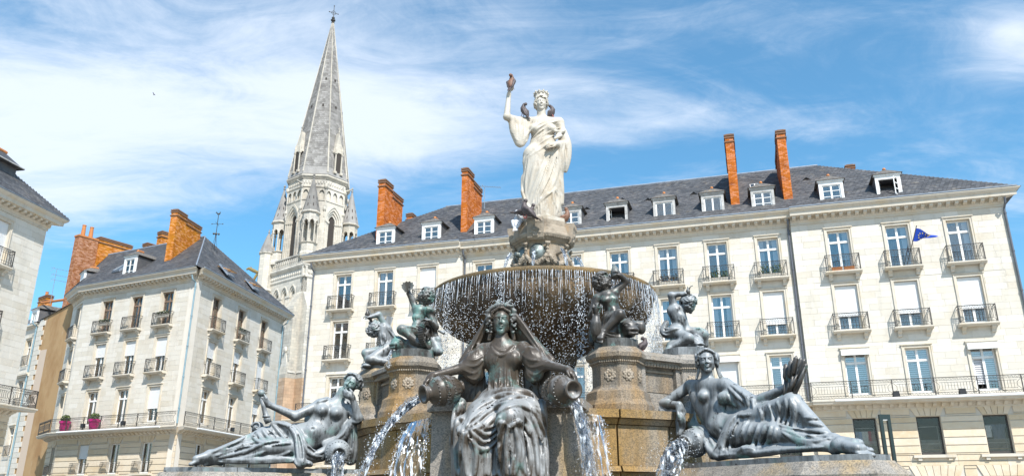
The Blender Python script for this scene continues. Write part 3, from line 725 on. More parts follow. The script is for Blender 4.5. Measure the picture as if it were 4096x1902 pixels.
# top row, middle row, french windows: what each one shows
r1 = dict(zip(UL+UM+UR, ('', 'L', 'S1', 'E', '', 'R', 'R', 'LR', '', 'LR', 'R', 'R', 'R')))
r2 = dict(zip(UL+UM+UR, ('', 'F', '', 'LR', '', 'F', 'LR', 'LR', 'LR', 'S.72', 'S.66', 'S.68', 'S.66')))
r3 = dict(zip(UL+UM+UR, ('H', '', 'F', '', 'LR', 'F', '', 'S1', 'S.97x', 'B', 'Bbx', 'Bb', 'Bbxo')))
for us, F in ((UL, FMP), (UM, FM), (UR, FMP)):
    for u in us:
        for (row, spec) in ((R1, r1[u]), (R2, r2[u]), (R3, r3[u])):
            sh = 0.0; cu = spec; bx = 'x' in spec; op = 'o' in spec; cu = cu.replace('x', '').replace('o', '')
            if cu.startswith('S'): sh = float(cu[1:]); cu = ''
            short = (u == UM[0] and row is R1)
            W_(F, u, row[0], WW, row[1], 'white', sh, cu, box=bx, open_=op)
            if row is not R3: B_(F, u, row[0]-0.03)
        wo = W_(F, u, RE[0], 1.2, RE[1], 'dark', 0, '', sur=False, transom=False, open_=False, panes=0 if us is UR else 2)
# roof
SL = 0.83; ZE = ZC + 0.93; YE = -0.78; YR = 5.3
def zroof(y): return ZE + (y - YE) * SL
xa, xb = XL0-0.9, XR1+0.9; ra, rb = XL0+7.6, XR1-8.7
VV = Vector((0, 1, SL)).normalized(); vl = (YR-YE)*math.sqrt(1+SL*SL)
roof = slates(main, 'roof', FM @ Vector((0, YE, ZE)), FM.to_3x3() @ Vector((1,0,0)), FM.to_3x3() @ VV, [(xa, 0), (xb, 0), (rb, vl), (ra, vl)])
g = MB()
E0, E1, E2, E3 = Vector((xa,YE,ZE)), Vector((xb,YE,ZE)), Vector((xb,2*YR-YE,ZE)), Vector((xa,2*YR-YE,ZE)); P0, P1 = Vector((ra,YR,zroof(YR))), Vector((rb,YR,zroof(YR)))
g.add([E0,E1,E2,E3,P0,P1], [(1,2,5),(2,3,4,5),(3,0,4)]); g.build('rear_roof', M_SLATE, main.root, FM)
g = MB(); g.tube([P0, P1], 0.09, 8); g.build('ridge', M_ZINC, main.root, FM)
g = MB(); g.box(XL0, XR1, 1.7, 2*YR, 0, ZC); g.build('rear_block', M_MORTAR, main.root, FM)
for u, fr, pn, op, dz in ((UL[0]+2.9, 'white', 3, 0, 0), (UL[1]+3.2, 'white', 3, 0, 0), (UM[0], 'white', 3, 0, 0), (UM[1], 'grey', 3, 0, 0), (UM[2], 'grey', 3, 0, 0), (UM[3], 'grey', 3, 'in', 0), (UM[4], 'grey', 1, 0, 0), (UM[5], 'grey', 1, 0, 0), (UM[6], 'grey', 3, 0, 0), (UR[0], 'white', 3, 0, 0), (UR[1], 'white', 3, 'out', 0)):
    dormer(main, FM, u, ZE+0.30, SL, -0.1, 1.36, 1.38, fr, pn, 0, op)
brick_stack(main, FM, -28.20, -27.66, 0.5, 3.55, 18.9, 23.85, M_BRICK2, M_LIME, split=1.75, z1b=23.45)
brick_stack(main, FM, -21.80, -21.36, 0.5, 3.55, 18.9, 23.95, M_BRICK2, M_LIME, split=1.75, z1b=23.5)
brick_stack(main, FM, -3.88, -3.36, 0.5, 4.3, 18.9, 24.0, M_BRICK2, M_LIME, split=2.0, z1b=23.5)
brick_stack(main, FM, -0.75, -0.23, 0.5, 4.3, 18.9, 23.85, M_BRICK2, M_LIME, split=2.0, z1b=23.4)
brick_stack(main, FM, -28.72, -28.20, 6.6, 7.2, 20.0, 23.5, M_BRICK2, M_LIME)
brick_stack(main, FM, 3.85, 4.40, 6.6, 7.2, 20.0, 23.5, M_BRICK2, M_LIME)
for x in (-27.93, -21.58, -3.62, -0.49):
    g = MB(); g.box(x-0.30, x+0.30, 0.42, 0.50, 18.75, 19.28); g.build('flashing', M_ZINC, main.root, FM)
for (x, y) in ((-13.3, 2.0), (-9.2, 2.4), (-11.0, 2.9), (0.9, 3.0), (-6.2, 2.6)): vent(main, FM, x, y, zroof(y)+0.02)
for (x, y) in ((-11.3, 2.0), (-2.3, 2.5)):
    g = MB(); g.box(-0.3, 0.3, 0, 0.9, 0.03, 0.09); o = g.build('skylight', M_WHITE, main.root, FM @ T(x, y, zroof(y)) @ Matrix.Rotation(math.atan(SL), 4, 'X'))
    for sx in (-0.26, 0.03): g = MB(); g.box(sx, sx+0.23, 0.05, 0.85, 0.092, 0.10); g.build('pane', M_GLASS, o)
for x, F, m in ((XL1-0.12+0.25, FM, M_PIPE2), (XR0-0.14, FM, M_PIPE2), (XR1-0.02, FMP, M_PIPE2), (XL0+0.04, FMP, M_PIPE2)): drain(main, F, x, 7.2, ZC-0.05, m)
main.finish_stones()

# ================================================================== corner building left of the church
WL = (-23.2696, 56.1358)
FL = frame(WL, math.atan2(-0.4305111, 0.90258528))
FR = frame(WL, math.atan2(0.98657216, 0.16332596))
PCH = (WL[0] - 12.18*0.90258528, WL[1] + 12.18*0.4305111)
FC = frame(PCH, math.atan2(-0.766, 0.643))
corner = Building('corner_apartment_building', 'cream stone corner building with hipped slate roof, left of the church tower', 'building')
LCH = 3.7
ULf = (-9.27, -6.02, -2.77); URf = (3.16, 7.12, 11.12); UCh = (-1.25,)
mA = 0.75; mB = 0.21
for (F, us, x0, x1, ma, mb_) in ((FL, ULf, -12.18, 0.0, mB, mA), (FR, URf, 0.0, 14.55, mA, 0.8), (FC, UCh, -LCH, 0.0, 0.0, mB)):
    hs = []
    for u in us:
        for (z, h) in ((14.42, 2.55), (10.98, 2.57), (7.42, 2.50)): hs.append((u-0.59, u+0.59, z, z+h))
        hs.append((u-0.56, u+0.56, 3.9, 6.05)); hs.append((u-1.1, u+1.1, 0.1, 3.05))
    corner.wall(F, x0, x1, 0, ZC+0.1, hs, 0.5)
    corner.stones(F, x0, x1, 7.0, ZC, [(h[0]-0.15, h[1]+0.15, h[2]-0.02, h[3]+0.2) for h in hs if h[2] > 7])
    corner.rustic(F, x0, x1, 0, 6.55, hs + [(u-0.82, u+0.82, 6.05, 6.6) for u in us])
    top_cornice(corner, F, x0, x1, ZC, ma, mb_)
    low_cornice(corner, F, x0, x1, 6.45, ma, mb_, 0.95)
    g = MB(); g.box(x0-0.55*ma, x1+0.55*mb_, -0.80, -0.68, ZC+0.885, ZC+0.94); g.build('gutter', M_ZINC, corner.root, F)
    corner.long_railing(F, x0 - ma*0.84, x1 + mb_*0.84, -0.84, 6.98)
    for u in us: voussoirs(corner, F, u, 6.05, 1.12, 0.46)
g = MB(); g.tube([(-11.2,-1.0,6.92),(-0.6,-1.0,6.92)], 0.07, 10); g.build('rolled_awning', M_WHITE, corner.root, FL)
g = MB(); g.tube([(0.9,-1.0,6.92),(12.5,-1.0,6.92)], 0.07, 10); g.build('rolled_awning', M_WHITE, corner.root, FR)
CW = corner.window; CB = corner.balcony
for (F, us, t1, t2, t3, te) in ((FL, ULf, ('', 'R', 'L'), ('S.36', 'S.42', 'S.52'), ('K', 'K', 'S.6'), ('S.45', 'L', 'L')), (FR, URf, ('', '', ''), ('S.45', 'S.34', 'S1'), ('F', 'F', 'S.34'), ('', '', '')), (FC, UCh, ('R',), ('S.3',), ('E',), ('',))):
    for i, u in enumerate(us):
        for (z, h, sp, fr) in ((14.42, 2.55, t1[i], 'brown'), (10.98, 2.57, t2[i], 'white'), (7.42, 2.50, t3[i], 'white')):
            sh = float(sp[1:]) if sp.startswith('S') else 0.0; cu = '' if (sh or sp == 'K') else sp
            CW(F, u, z, 1.18, h, fr, sh, cu)
        for z in (14.39, 10.95): CB(F, u, z, 1.80, 0.44)
        sp = te[i]; CW(F, u, 3.9, 1.12, 2.15, 'white', float(sp[1:]) if sp.startswith('S') else 0.0, '' if sp.startswith('S') else sp, sur=False, transom=False)
        g = MB()
        for zz in (4.72, 4.62, 4.0): g.bar((u-0.85,-0.30,zz), (u+0.85,-0.30,zz), 0.03); g.bar((u-0.85,-0.30,zz), (u-0.85,0,zz), 0.03); g.bar((u+0.85,-0.30,zz), (u+0.85,0,zz), 0.03)
        for k in range(15): g.bar((u-0.85+1.7*k/14,-0.30,4.0), (u-0.85+1.7*k/14,-0.30,4.62), 0.018)
        ro = g.build('window_railing', M_IRON, corner.root, F, fix=False)
        g = MB(); g.box(u-0.95, u+0.95, -0.36, 0.02, 3.78, 3.9); g.build('window_sill', M_TRIM, corner.root, F)
drain(corner, FL, 0.02, 7.2, ZC-0.05, M_PIPE, -0.10); drain(corner, FR, 14.5, 2, ZC-0.05, M_PIPE, -0.08)
g = MB(); g.prism([tuple((FC @ Vector((-3.6,1.7,0)))[:2]), tuple((FL @ Vector((-11.8,1.7,0)))[:2]), tuple((FL @ Vector((-2.2,1.7,0)))[:2]), tuple((FR @ Vector((14.4,1.7,0)))[:2]), tuple((FR @ Vector((14.4,8.5,0)))[:2]), tuple((FL @ Vector((-16,10.5,0)))[:2])], 0, ZC); g.build('rear_block', M_MORTAR, corner.root)
# hipped roof
apex = FL @ Vector((-5.31, 5.0, 23.25)); c0 = FL @ Vector((0.6, -0.80, ZE)); c1 = FR @ Vector((14.55+0.75, -0.80, ZE))
l0 = FL @ Vector((-12.3, -0.80, ZE)); r0 = FL @ Vector((-17.0, 5.0, 23.25)); l1 = FC @ Vector((-LCH-0.3, -0.80, ZE))
def tri_roof(name, pts, b):
    O = pts[0]; U = (pts[1]-pts[0]).normalized(); Nn = U.cross(pts[2]-pts[0]).normalized(); V = Nn.cross(U)
    return slates(b, name, O, U, V, [((p-O).dot(U), (p-O).dot(V)) for p in pts])
tri_roof('roof', [l0, c0, apex, r0], corner); tri_roof('roof', [c0, c1, apex], corner); tri_roof('roof', [l1, l0, r0], corner)
g = MB(); bk = FR @ Vector((15.3, 9.0, ZE)); bl_ = FL @ Vector((-17, 11.0, ZE))
g.add([c1, bk, bl_, l1, apex, r0], [(0,1,4),(1,2,5,4),(2,3,5)]); g.build('rear_roof', M_SLATE, corner.root, fix=False)
g = MB(); g.tube([apex, r0], 0.10, 8); g.tube([c0 + Vector((0,0,.02)), apex], 0.05, 6); g.build('ridge', M_ZINC, corner.root)
sL = (23.25-ZE)/5.8
dormer(corner, FL, -7.45, ZE+0.2, sL, -0.1, 1.30, 1.75, 'white', 3, 0, 0, terr=True)
dormer(corner, FC, -1.9, ZE+0.1, sL, -0.1, 1.30, 1.5, 'white', 1, 1.0, 0)
def skylight(b, F, x, y, z, ang, op=False, w=0.9, l=1.3):
    M = F @ T(x, y, z) @ Matrix.Rotation(ang, 4, 'X')
    g = MB(); g.box(-w/2, -w/2+0.08, 0, l, 0.02, 0.12); g.box(w/2-0.08, w/2, 0, l, 0.02, 0.12); g.box(-w/2+0.08, w/2-0.08, 0, 0.08, 0.02, 0.12); g.box(-w/2+0.08, w/2-0.08, l-0.08, l, 0.02, 0.12)
    g.box(-w/2+0.08, w/2-0.08, 0.08, l-0.08, 0.022, 0.03)
    o = g.build('skylight', M_ZINC, b.root, M)
    M2 = T(0, l*0.55, 0.14) @ Matrix.Rotation(R(-28) if op else 0, 4, 'X')
    g = MB(); a = w/2-0.07; c = l*0.5
    for (x0_, x1_, y0_, y1_) in ((-a, -a+0.07, -c, c), (a-0.07, a, -c, c), (-a, a, -c, -c+0.07), (-a, a, c-0.07, c)): g.box(x0_, x1_, y0_, y1_, 0, 0.06)
    k = g.build('skylight_sash', M_PINE if op else M_ZINC, o, M2); g = MB(); g.box(-a+0.07, a-0.07, -c+0.07, c-0.07, 0.02, 0.03); g.build('pane', M_GLASS, o, M2)
M_PINE = mat('pine_wood', (0.45, 0.24, 0.09), 0.6)
skylight(corner, FL, -9.55, 0.4, ZE+1.25*sL, math.atan(sL))
# right hand slope: steeper
nR = (c1-c0).normalized().cross(apex-c0).normalized(); ptR = FR.inverted() @ apex; sR = (apex.z-ZE)/(ptR.y+0.80)
for (x, op) in ((4.0, True), (8.3, True)): skylight(corner, FR, x, -0.35, ZE+0.47*sR, math.atan(sR), op, 1.1, 1.25)
# chimneys: one broad slab near the hip, a row behind the ridge
FA = FL @ T(-4.95, 1.0, 0) @ Matrix.Rotation(math.atan2(0.2776, 0.961), 4, 'Z')
brick_stack(corner, FA, 0, 0.55, 0, 3.6, 19.2, 24.0, M_BRICK, M_LIME, split=1.35, z1b=23.75)
F33 = frame((-38.3, 66.0), math.atan2(0.839, 0.545))
brick_stack(corner, F33, 0, 1.78, 0, 0.7, 14.5, 24.45, M_BRICK3, M_LIME2, cap=False, label='pale old brick chimney wall with two clay pots')
g = MB(); g.box(-0.06, 1.84, -0.06, 0.76, 24.4, 24.55)
for x in (0.45, 1.15): g.lathe([(0.19,24.55),(0.15,25.5),(0.17,25.52),(0.17,25.6)], 12, (x, 0.35, 0))
g.build('chimney_pot', M_TERRA, corner.root, F33)
brick_stack(corner, F33, 1.80, 4.93, -0.12, 0.7, 17.0, 24.55, M_BRICK, M_LIME)
brick_stack(corner, F33, 4.95, 6.26, 0.0, 0.6, 17.0, 24.0, M_BRICK, M_LIME)
brick_stack(corner, frame((-32.2, 66.0), math.atan2(0.839, 0.545)), 0, 1.5, 0, 0.6, 17.5, 23.5, M_BRICK, M_LIME)
brick_stack(corner, frame((-30.75, 65.4), math.atan2(0.839, 0.545)), 0, 0.7, 0, 0.6, 17.5, 24.4, M_BRICK, M_LIME)
g = MB(); g.box(0.02, 6.2, 0.1, 3.0, 0, 14.5); g.box(1.9, 6.2, 0.05, 0.55, 14.5, 17.05); g.build('party_wall', M_LIME2, corner.root, F33)
corner.finish_stones()

# ================================================================== building at the left edge of the picture
PE = (-28.171, 45.017)
FE = frame(PE, math.atan2(0.98657216, 0.16332596))
left = Building('left_apartment_building', 'cream stone building cut off at the left edge, with slate roof and deep cornice', 'building')
UE = (-3.30, -6.45, -9.6, -12.75, -15.9, -19.05)
hs = []
for u in UE:
    for (z, h) in ((14.42, 2.55), (10.98, 2.57), (7.42, 2.50)): hs.append((u-0.6, u+0.6, z, z+h))
    hs.append((u-0.56, u+0.56, 3.9, 6.05))
left.wall(FE, -21, 0, 0, ZC+0.1, hs, 0.5)
left.stones(FE, -21, 0, 7.0, ZC, [(h[0]-0.15, h[1]+0.15, h[2]-0.02, h[3]+0.2) for h in hs if h[2] > 7])
left.rustic(FE, -21, 0, 0, 6.55, hs)
top_cornice(left, FE, -21, 0, ZC, 0, 1); low_cornice(left, FE, -21, 0, 6.45, 0, 1)
left.long_railing(FE, -20.9, 0.84, -0.84, 6.98)
for i in range(2): left.long_railing(FE @ T(0.84, -0.84, 0) @ Matrix.Rotation(math.pi/2, 4, 'Z'), 0, 0.85, 0, 6.98, 0.85) if i == 0 else None
for i, u in enumerate(UE):
    left.window(FE, u, 14.42, 1.2, 2.55, 'white', 1.0, ''); left.window(FE, u, 10.98, 1.2, 2.57, 'white', 0.4, ''); left.window(FE, u, 7.42, 1.2, 2.5, 'white', 0, 'L')
    left.window(FE, u, 3.9, 1.12, 2.15, 'white', 0, '', sur=False, transom=False)
    for z in (14.39, 10.95): left.balcony(FE, u, z, 1.80, 0.44)
g = MB(); g.box(-21, -0.02, 1.7, 12, 0, ZC+0.05); g.box(-0.35, -0.02, 0.36, 1.7, 0, ZC+0.05); g.build('rear_block', M_STONE, left.root, FE)
g = MB(); g.box(-21, 0.78, -0.80, -0.68, ZC+0.885, ZC+0.94); g.build('gutter', M_ZINC, left.root, FE)
SE = 0.95
eq = lambda x, y, z: FE @ Vector((x, y, z))
tri_roof('roof', [eq(-21.5, -0.8, ZE), eq(0.8, -0.8, ZE), eq(-5.0, 5.0, ZE+5.8*SE), eq(-21.5, 5.0, ZE+5.8*SE)], left)
tri_roof('roof', [eq(0.8, -0.8, ZE), eq(0.8, 10.8, ZE), eq(-5.0, 5.0, ZE+5.8*SE)], left)
g = MB(); g.add([eq(-21.5,-0.8,ZE), eq(-21.5,10.8,ZE), eq(-21.5,5,ZE+5.8*SE), eq(0.8,10.8,ZE), eq(-5,5,ZE+5.8*SE)], [(0,1,2),(1,3,4,2)]); g.build('rear_roof', M_SLATE, left.root, fix=False)
Fd = FE @ T(-2.75, 1.1, ZE+1.9*SE)
d = MB(); d.box(-0.75, 0.75, 0, 2.2, -1.0, 0.55); o = d.build('dormer', M_SLATE, left.root, Fd)
d = MB(); d.add([(-1.1,-0.35,0.55),(1.0,-0.35,0.55),(1.0,3,0.55),(-1.1,3,0.55),(-0.5,0.6,1.45),(0.3,0.6,1.45),(0.3,3,1.45),(-0.5,3,1.45)], [(0,1,5,4),(1,2,6,5),(3,0,4,7),(4,5,6,7),(0,3,2,1)]); d.build('dormer_roof', M_SLATE, o)
d = MB(); d.tube([(-1.1,-0.3,0.62),(1.0,-0.3,0.62)], 0.05, 6); d.build('dormer_trim', M_GREYPAINT, o)
d = MB(); d.tube([(-0.9,0.6,1.5),(0.35,0.6,1.5),(0.4,2.6,1.5)], 0.11, 8); d.build('ridge_tile', M_TERRA, o)
left.finish_stones(200)

# ================================================================== house with the ochre end wall, down the side street
PS = FC @ Vector((-LCH-0.02, 0.22, 0))
FS = frame((PS.x, PS.y), math.atan2(-0.62, 0.785))
street = Building('side_street_house', 'narrow white house with bare ochre rendered wall and toothed quoins, down the side street', 'building')
QX = -6.6
g = MB(); g.add([(QX,0,0),(0.3,0,0),(0.3,0,18.1),(QX,0,17.35),(QX,4,0),(0.3,4,0),(0.3,4,18.1),(QX,4,17.35)], [(0,1,2,3),(3,2,6,7),(1,5,6,2),(4,0,3,7)])
g.build('rendered_wall', M_RENDER, street.root, FS)
g = MB(); g.add([(QX-0.3,-0.12,17.36),(0.3,-0.12,18.12),(0.3,0.3,18.2),(QX-0.3,0.3,17.44)], [(0,1,2,3)]); g.build('wall_coping', M_ZINC, street.root, FS, fix=False)
z = 0.0; i = 0
while z < 17.3:
    wq = 0.95 if i % 2 else 0.55; h = 0.43
    if i % 2 == 0 or True:
        g = MB(); g.box(QX-0.42, QX+wq, -0.05, 0.03, z+0.01, min(z+h, 17.35)-0.01); g.tone = [0.0]*len(g.f); g.build('stone', M_STONE, street.root, FS)
    z += h; i += 1
hs = []
WS = []
for k, (zz, hh) in enumerate(((13.5, 2.3), (9.8, 2.4), (5.8, 2.4), (1.6, 2.6))):
    for xx in (QX-1.75, QX-4.6, QX-7.4): hs.append((xx-0.55, xx+0.55, zz, zz+hh)); WS.append((xx, zz, hh))
street.wall(FS, QX-11, QX-0.42, 0, 17.2, hs, 0.4)
street.stones(FS, QX-11, QX-0.42, 0, 17.2, hs, 0.45, 1.1)
for (xx, zz, hh) in WS:
    street.window(FS, xx, zz, 1.1, hh, 'white', 0, 'L' if zz > 9 else '', sur=True)
    g = MB()
    for q in (0.05, 0.85): g.bar((xx-0.62,-0.16,zz+q), (xx+0.62,-0.16,zz+q), 0.035)
    for k in range(10): g.bar((xx-0.62+1.24*k/9,-0.16,zz+0.05), (xx-0.62+1.24*k/9,-0.16,zz+0.85), 0.02)
    g.build('window_railing', M_IRON, street.root, FS, fix=False)
for zz in (17.0, 12.6): g = MB(); g.box(QX-11, QX-0.3, -0.28, 0.02, zz, zz+0.16); g.box(QX-11, QX-0.3, -0.16, 0.02, zz-0.14, zz); g.build('string_course', M_TRIM, street.root, FS)
drain(street, FS, QX-0.5, 0, 16.9, M_PIPE, -0.12, 0.07)
g = MB(); g.add([(QX-11,-0.3,17.2),(QX-0.1,-0.3,17.2),(QX-0.1,4.5,20.6),(QX-11,4.5,20.6),(QX-0.1,4.5,17.2)], [(0,1,2,3),(1,4,2)]); g.build('roof', M_SLATE, street.root, FS, fix=False)
dormer(street, FS, QX-1.9, 17.3, 0.7, 0.0, 1.2, 1.25, 'white', 1, 0, 0, terr=False)
brick_stack(street, FS, QX-4.9, QX-3.2, 1.2, 1.8, 17.5, 20.2, M_BRICK, M_LIME2, pots=1)
g = MB(); g.tube([(QX-1.9, 0.4, 19.3), (0.5, 2.0, 19.0)], 0.12, 8); g.build('ridge_tile', M_TERRA, street.root, FS)
street.finish_stones(150)
# television aerial on that roof
def aerial(name, base, hgt, label, ang, cat='aerial', elems=((0.0, 1.6), (-0.55, 1.3), (-1.0, 1.0))):
    t = thing(name, label, cat, Matrix.Translation(base) @ Matrix.Rotation(ang, 4, 'Z'))
    g = MB(); g.tube([(0,0,-0.6),(0,0,hgt)], 0.022, 6); g.build('mast', M_ZINC, t)
    for dz, l in elems:
        g = MB(); z = hgt + dz; g.tube([(-0.3*l,0,z+0.1*l),(l,0,z-0.12*l)], 0.014, 5)
        for k in range(9):
            x = -0.25*l + k*1.2*l/8; zz = z + 0.1*l - 0.17*l*(k*1.2/8)/1.0; g.tube([(x,-0.22,zz-0.03),(x,0.22,zz+0.03)], 0.009, 4)
        g.tube([(-0.25*l,-0.25,z-0.2),(-0.1*l,0,z+0.1),(-0.25*l,0.25,z+0.35)], 0.012, 4)
        g.build('antenna', M_ZINC, t, fix=False)
    return t
aerial('tv_aerial', tuple(at(205, 1190, 68.0)), 2.6, 'television aerial with three yagi antennas above the ochre wall', 0.2)
aerial('tv_aerial', tuple(at(1938, 800, 47.5)), 0.9, 'small television aerial on the roof behind the second brick chimney', -0.25, elems=((0.0, 1.1),))
# weathercock
pv = at(858, 985, 62.0)
t = thing('weather_vane', 'iron weathercock with cross arms on a braced mast, on the corner roof', 'weather vane', tuple(pv))
g = MB(); g.tube([(0,0,0),(0,0,2.75)], 0.03, 6)
for k in range(4): g.tube([(0.28*math.cos(k*1.571+.4),0.28*math.sin(k*1.571+.4),-0.6),(0,0,1.15)], 0.014, 4)
g.build('mast', M_IRON, t)
g = MB(); g.tube([(-0.45,0,2.0),(0.45,0,1.96)], 0.016, 5); g.tube([(0,-0.4,2.0),(0,0.4,1.96)], 0.016, 5)
for x in (-0.45, 0.45): g.ball((x,0,1.98), 0.05)
g.ball((0,0,1.1), 0.11); g.ball((-0.2,0,1.12), 0.09); g.ball((0.22,0,1.08), 0.09); g.build('arms', M_IRON, t)
g = MB(); g.ball((0,0,2.86), 0.10, sc_=(1.3,0.35,0.8)); g.tube([(0.08,0,2.9),(0.14,0,3.05)], [0.06,0.03], 6); g.tube([(-0.08,0,2.88),(-0.2,0,3.02),(-0.24,0,2.95)], [0.04,0.05,0.02], 6); g.build('cockerel', M_IRON, t)
# ================================================================== church tower with stone spire
M_LICHEN = mat('lichen_stone', (0.22, 0.17, 0.07), 0.9)
CH = (-32.3, 122.0); PHI = R(6)
church = thing('church_tower', 'tall gothic stone church tower with octagonal scaled spire, behind the buildings', 'church', (CH[0], CH[1], 0))
def arch_pts(a, z0, n=8, k=2.0):
    """pointed arch of half width a, springing at z0: left foot over the point to the right foot"""
    r = a * k; c = r - a; top = math.acos(c / r); P = []
    for i in range(n+1): t = top * i / n; P.append((c - r*math.cos(t), z0 + r*math.sin(t)))
    return P + [(-x, z) for (x, z) in reversed(P[:-1])]
def arch_band(mb, a, b, z0, zb, y0, y1, k=2.0, n=8):
    """moulded order: from half width a (opening) to b, front at y0, running back to y1"""
    I = [(-a, zb)] + arch_pts(a, z0, n, k) + [(a, zb)]; O = [(-b, zb)] + arch_pts(b, z0, n, k) + [(b, zb)]
    m = len(I)
    vs = [(p[0], y0, p[1]) for p in I] + [(p[0], y0, p[1]) for p in O] + [(p[0], y1, p[1]) for p in I] + [(p[0], y1, p[1]) for p in O]
    fs = []
    for i in range(m-1): fs += [(i, i+1, m+i+1, m+i), (2*m+i, 2*m+i+1, i+1, i), (m+i, m+i+1, 3*m+i+1, 3*m+i)]
    mb.add(vs, fs)
def arch_wall(mb, w0, w1, a, z0, zb, zt, y, k=2.0, n=8):
    """flat wall w0..w1, zb..zt with a pointed opening cut out"""
    mb.add([(w0,y,zb),(-a,y,zb),(-a,y,z0),(w0,y,z0)], [(0,1,2,3)]); mb.add([(a,y,zb),(w1,y,zb),(w1,y,z0),(a,y,z0)], [(0,1,2,3)])
    P = arch_pts(a, z0, n, k); P = [(-a, z0)] + P[1:-1] + [(a, z0)]
    mb.add([(w0,y,z0),(-a,y,z0),(-a,y,zt),(w0,y,zt)], [(0,1,2,3)]); mb.add([(a,y,z0),(w1,y,z0),(w1,y,zt),(a,y,zt)], [(0,1,2,3)])
    for i in range(len(P)-1):
        mb.add([(P[i][0],y,P[i][1]),(P[i+1][0],y,P[i+1][1]),(P[i+1][0],y,zt),(P[i][0],y,zt)], [(0,1,2,3)])
def ring(ap, ang): # frame of an octagon face: local x along the face, y inward
    return Matrix.Rotation(ang, 4, 'Z') @ T(0, -ap, 0)
def courses(name, parent, F, x0, x1, z0, z1, holes, m=M_CHURCH, ch=0.5, bl=1.1, y=0.0):
    mb = MB(); n = max(1, round((z1-z0)/ch)); h = (z1-z0)/n
    for i in range(n):
        x = x0 - (bl/2 if i % 2 else 0)
        while x < x1:
            a, b = max(x, x0), min(x+bl, x1); x += bl
            if b - a < 0.05: continue
            for (p, q, u, v) in cells(a, b, z0+i*h, z0+(i+1)*h, holes):
                if q-p < 0.06 or v-u < 0.06: continue
                mb.t = rng.random(); yy = y - rng.uniform(0, 0.02); e = 0.015
                mb.add([(p+e,yy,u+e),(q-e,yy,u+e),(q-e,yy,v-e),(p+e,yy,v-e)], [(0,1,2,3)])
    return mb.build('stone', m, parent, F, kind='stuff', fix=False)
BA = 4.55; BZ0, BZ1 = 38.4, 52.6
bel = MB(); bel.lathe([((BA-0.55)/math.cos(math.pi/8), BZ0), ((BA-0.55)/math.cos(math.pi/8), BZ1)], 8, a0=PHI - math.pi/2 + math.pi/8, caps=True)
belfry = bel.build('belfry', M_CHURCH, church)
fw = BA * math.tan(math.pi/8)
for k in range(8):
    ang = PHI + k*math.pi/4; F = ring(BA, ang); lanc = k % 2 == 1
    mb = MB(); mb.t = 0.5
    if lanc:
        arch_wall(mb, -fw, fw, 1.45, 45.0, BZ0, 48.3, 0.0, 2.0, 10)
        dk = MB()
        for j, (a, b, y0, y1) in enumerate(((1.18, 1.45, 0.16, 0.40), (0.92, 1.18, 0.34, 0.60), (0.66, 0.92, 0.52, 1.2))): arch_band(mb, a, b, 45.0 , BZ0, y0-0.16, y1, 2.0, 10)
        arch_band(mb, 1.45, 1.68, 45.0, 44.8, -0.12, 0.05, 2.0, 10)
        for sx in (-1, 1):
            for j, x in enumerate((0.72, 0.98, 1.25, 1.5)): mb.tube([(sx*x, 0.36-0.15*j, BZ0), (sx*x, 0.36-0.15*j, 44.7)], 0.10, 6); mb.box(sx*x-0.14, sx*x+0.14, 0.2-0.15*j, 0.5-0.15*j, 44.7, 45.05)
        o = mb.build('belfry_face', M_CHURCH, belfry, F, fix=False)
        P = [(-0.68, BZ0)] + arch_pts(0.68, 45.0, 8) + [(0.68, BZ0)]
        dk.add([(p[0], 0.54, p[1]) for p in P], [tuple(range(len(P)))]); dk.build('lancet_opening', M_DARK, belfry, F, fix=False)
    else:
        mb.box(-fw, fw, 0, 0.5, BZ0, 48.3); o = mb.build('belfry_face', M_CHURCH, belfry, F)
    mb = MB()
    arc = 3 if lanc else 3
    mb.box(-fw, fw, 0.25, 0.5, 48.3, 50.6)
    for j in range(arc):
        xc = -fw + 2*fw*(j+0.5)/arc; w_ = fw/arc
        s2 = MB(); arch_wall(s2, -w_, w_, w_*0.62, 49.5, 48.45, 50.5, 0.0, 1.6, 5); mb.add([(v[0]+xc, v[1], v[2]) for v in s2.v], s2.f)
        for sx in (-1, 1): mb.tube([(xc+sx*w_*0.74, 0.0, 48.45), (xc+sx*w_*0.74, 0.0, 49.5)], 0.07, 6)
    mb.box(-fw-0.03, fw+0.03, -0.10, 0.3, 48.2, 48.42)
    mb.box(-fw-0.05, fw+0.05, -0.12, 0.5, 50.5, 50.68)
    mb.build('blind_arcade', M_CHURCH, belfry, F, fix=False)
    mb = MB(); mb.box(-fw, fw, -0.02, 0.5, 50.68, 51.9)
    for j in range(8):
        x = -fw + 2*fw*(j+0.5)/8; mb.ball((x, -0.03, 51.25), 0.23, 6, 4, (1, 0.5, 1.1)); mb.ball((x+fw/8, -0.03, 51.55), 0.13, 6, 4, (1, 0.6, 1))
    mb.build('frieze', M_CHURCH, belfry, F)
    mb = MB(); mb.extrude_x([(0.3,51.9),(-0.12,51.9),(-0.2,52.05),(-0.42,52.3),(-0.42,52.5),(-0.1,52.75),(0.3,52.8)], -fw-0.17, fw+0.17); mb.build('spire_cornice', M_CHURCH, belfry, F)
    mb = MB(); mb.tube([(fw*1.0, 0.02, 45.5), (fw*1.0, 0.02, 50.4)], 0.12, 6); mb.ball((fw, -0.05, 50.7), 0.35, 6, 5, (1,1,1.4)); mb.ball((fw, 0.0, 46.8), 0.3, 6, 5, (1,1,1.3)); mb.build('colonnette', M_CHURCH, belfry, F)
    if k % 2 == 1:    # gargoyles look out from the arris
        mb = MB(); mb.tube([(fw,0.1,50.9),(fw+0.25,-0.9,51.0),(fw+0.32,-1.3,51.1)], [0.22,0.16,0.12], 6); mb.build('gargoyle', M_CHURCH, belfry, F)
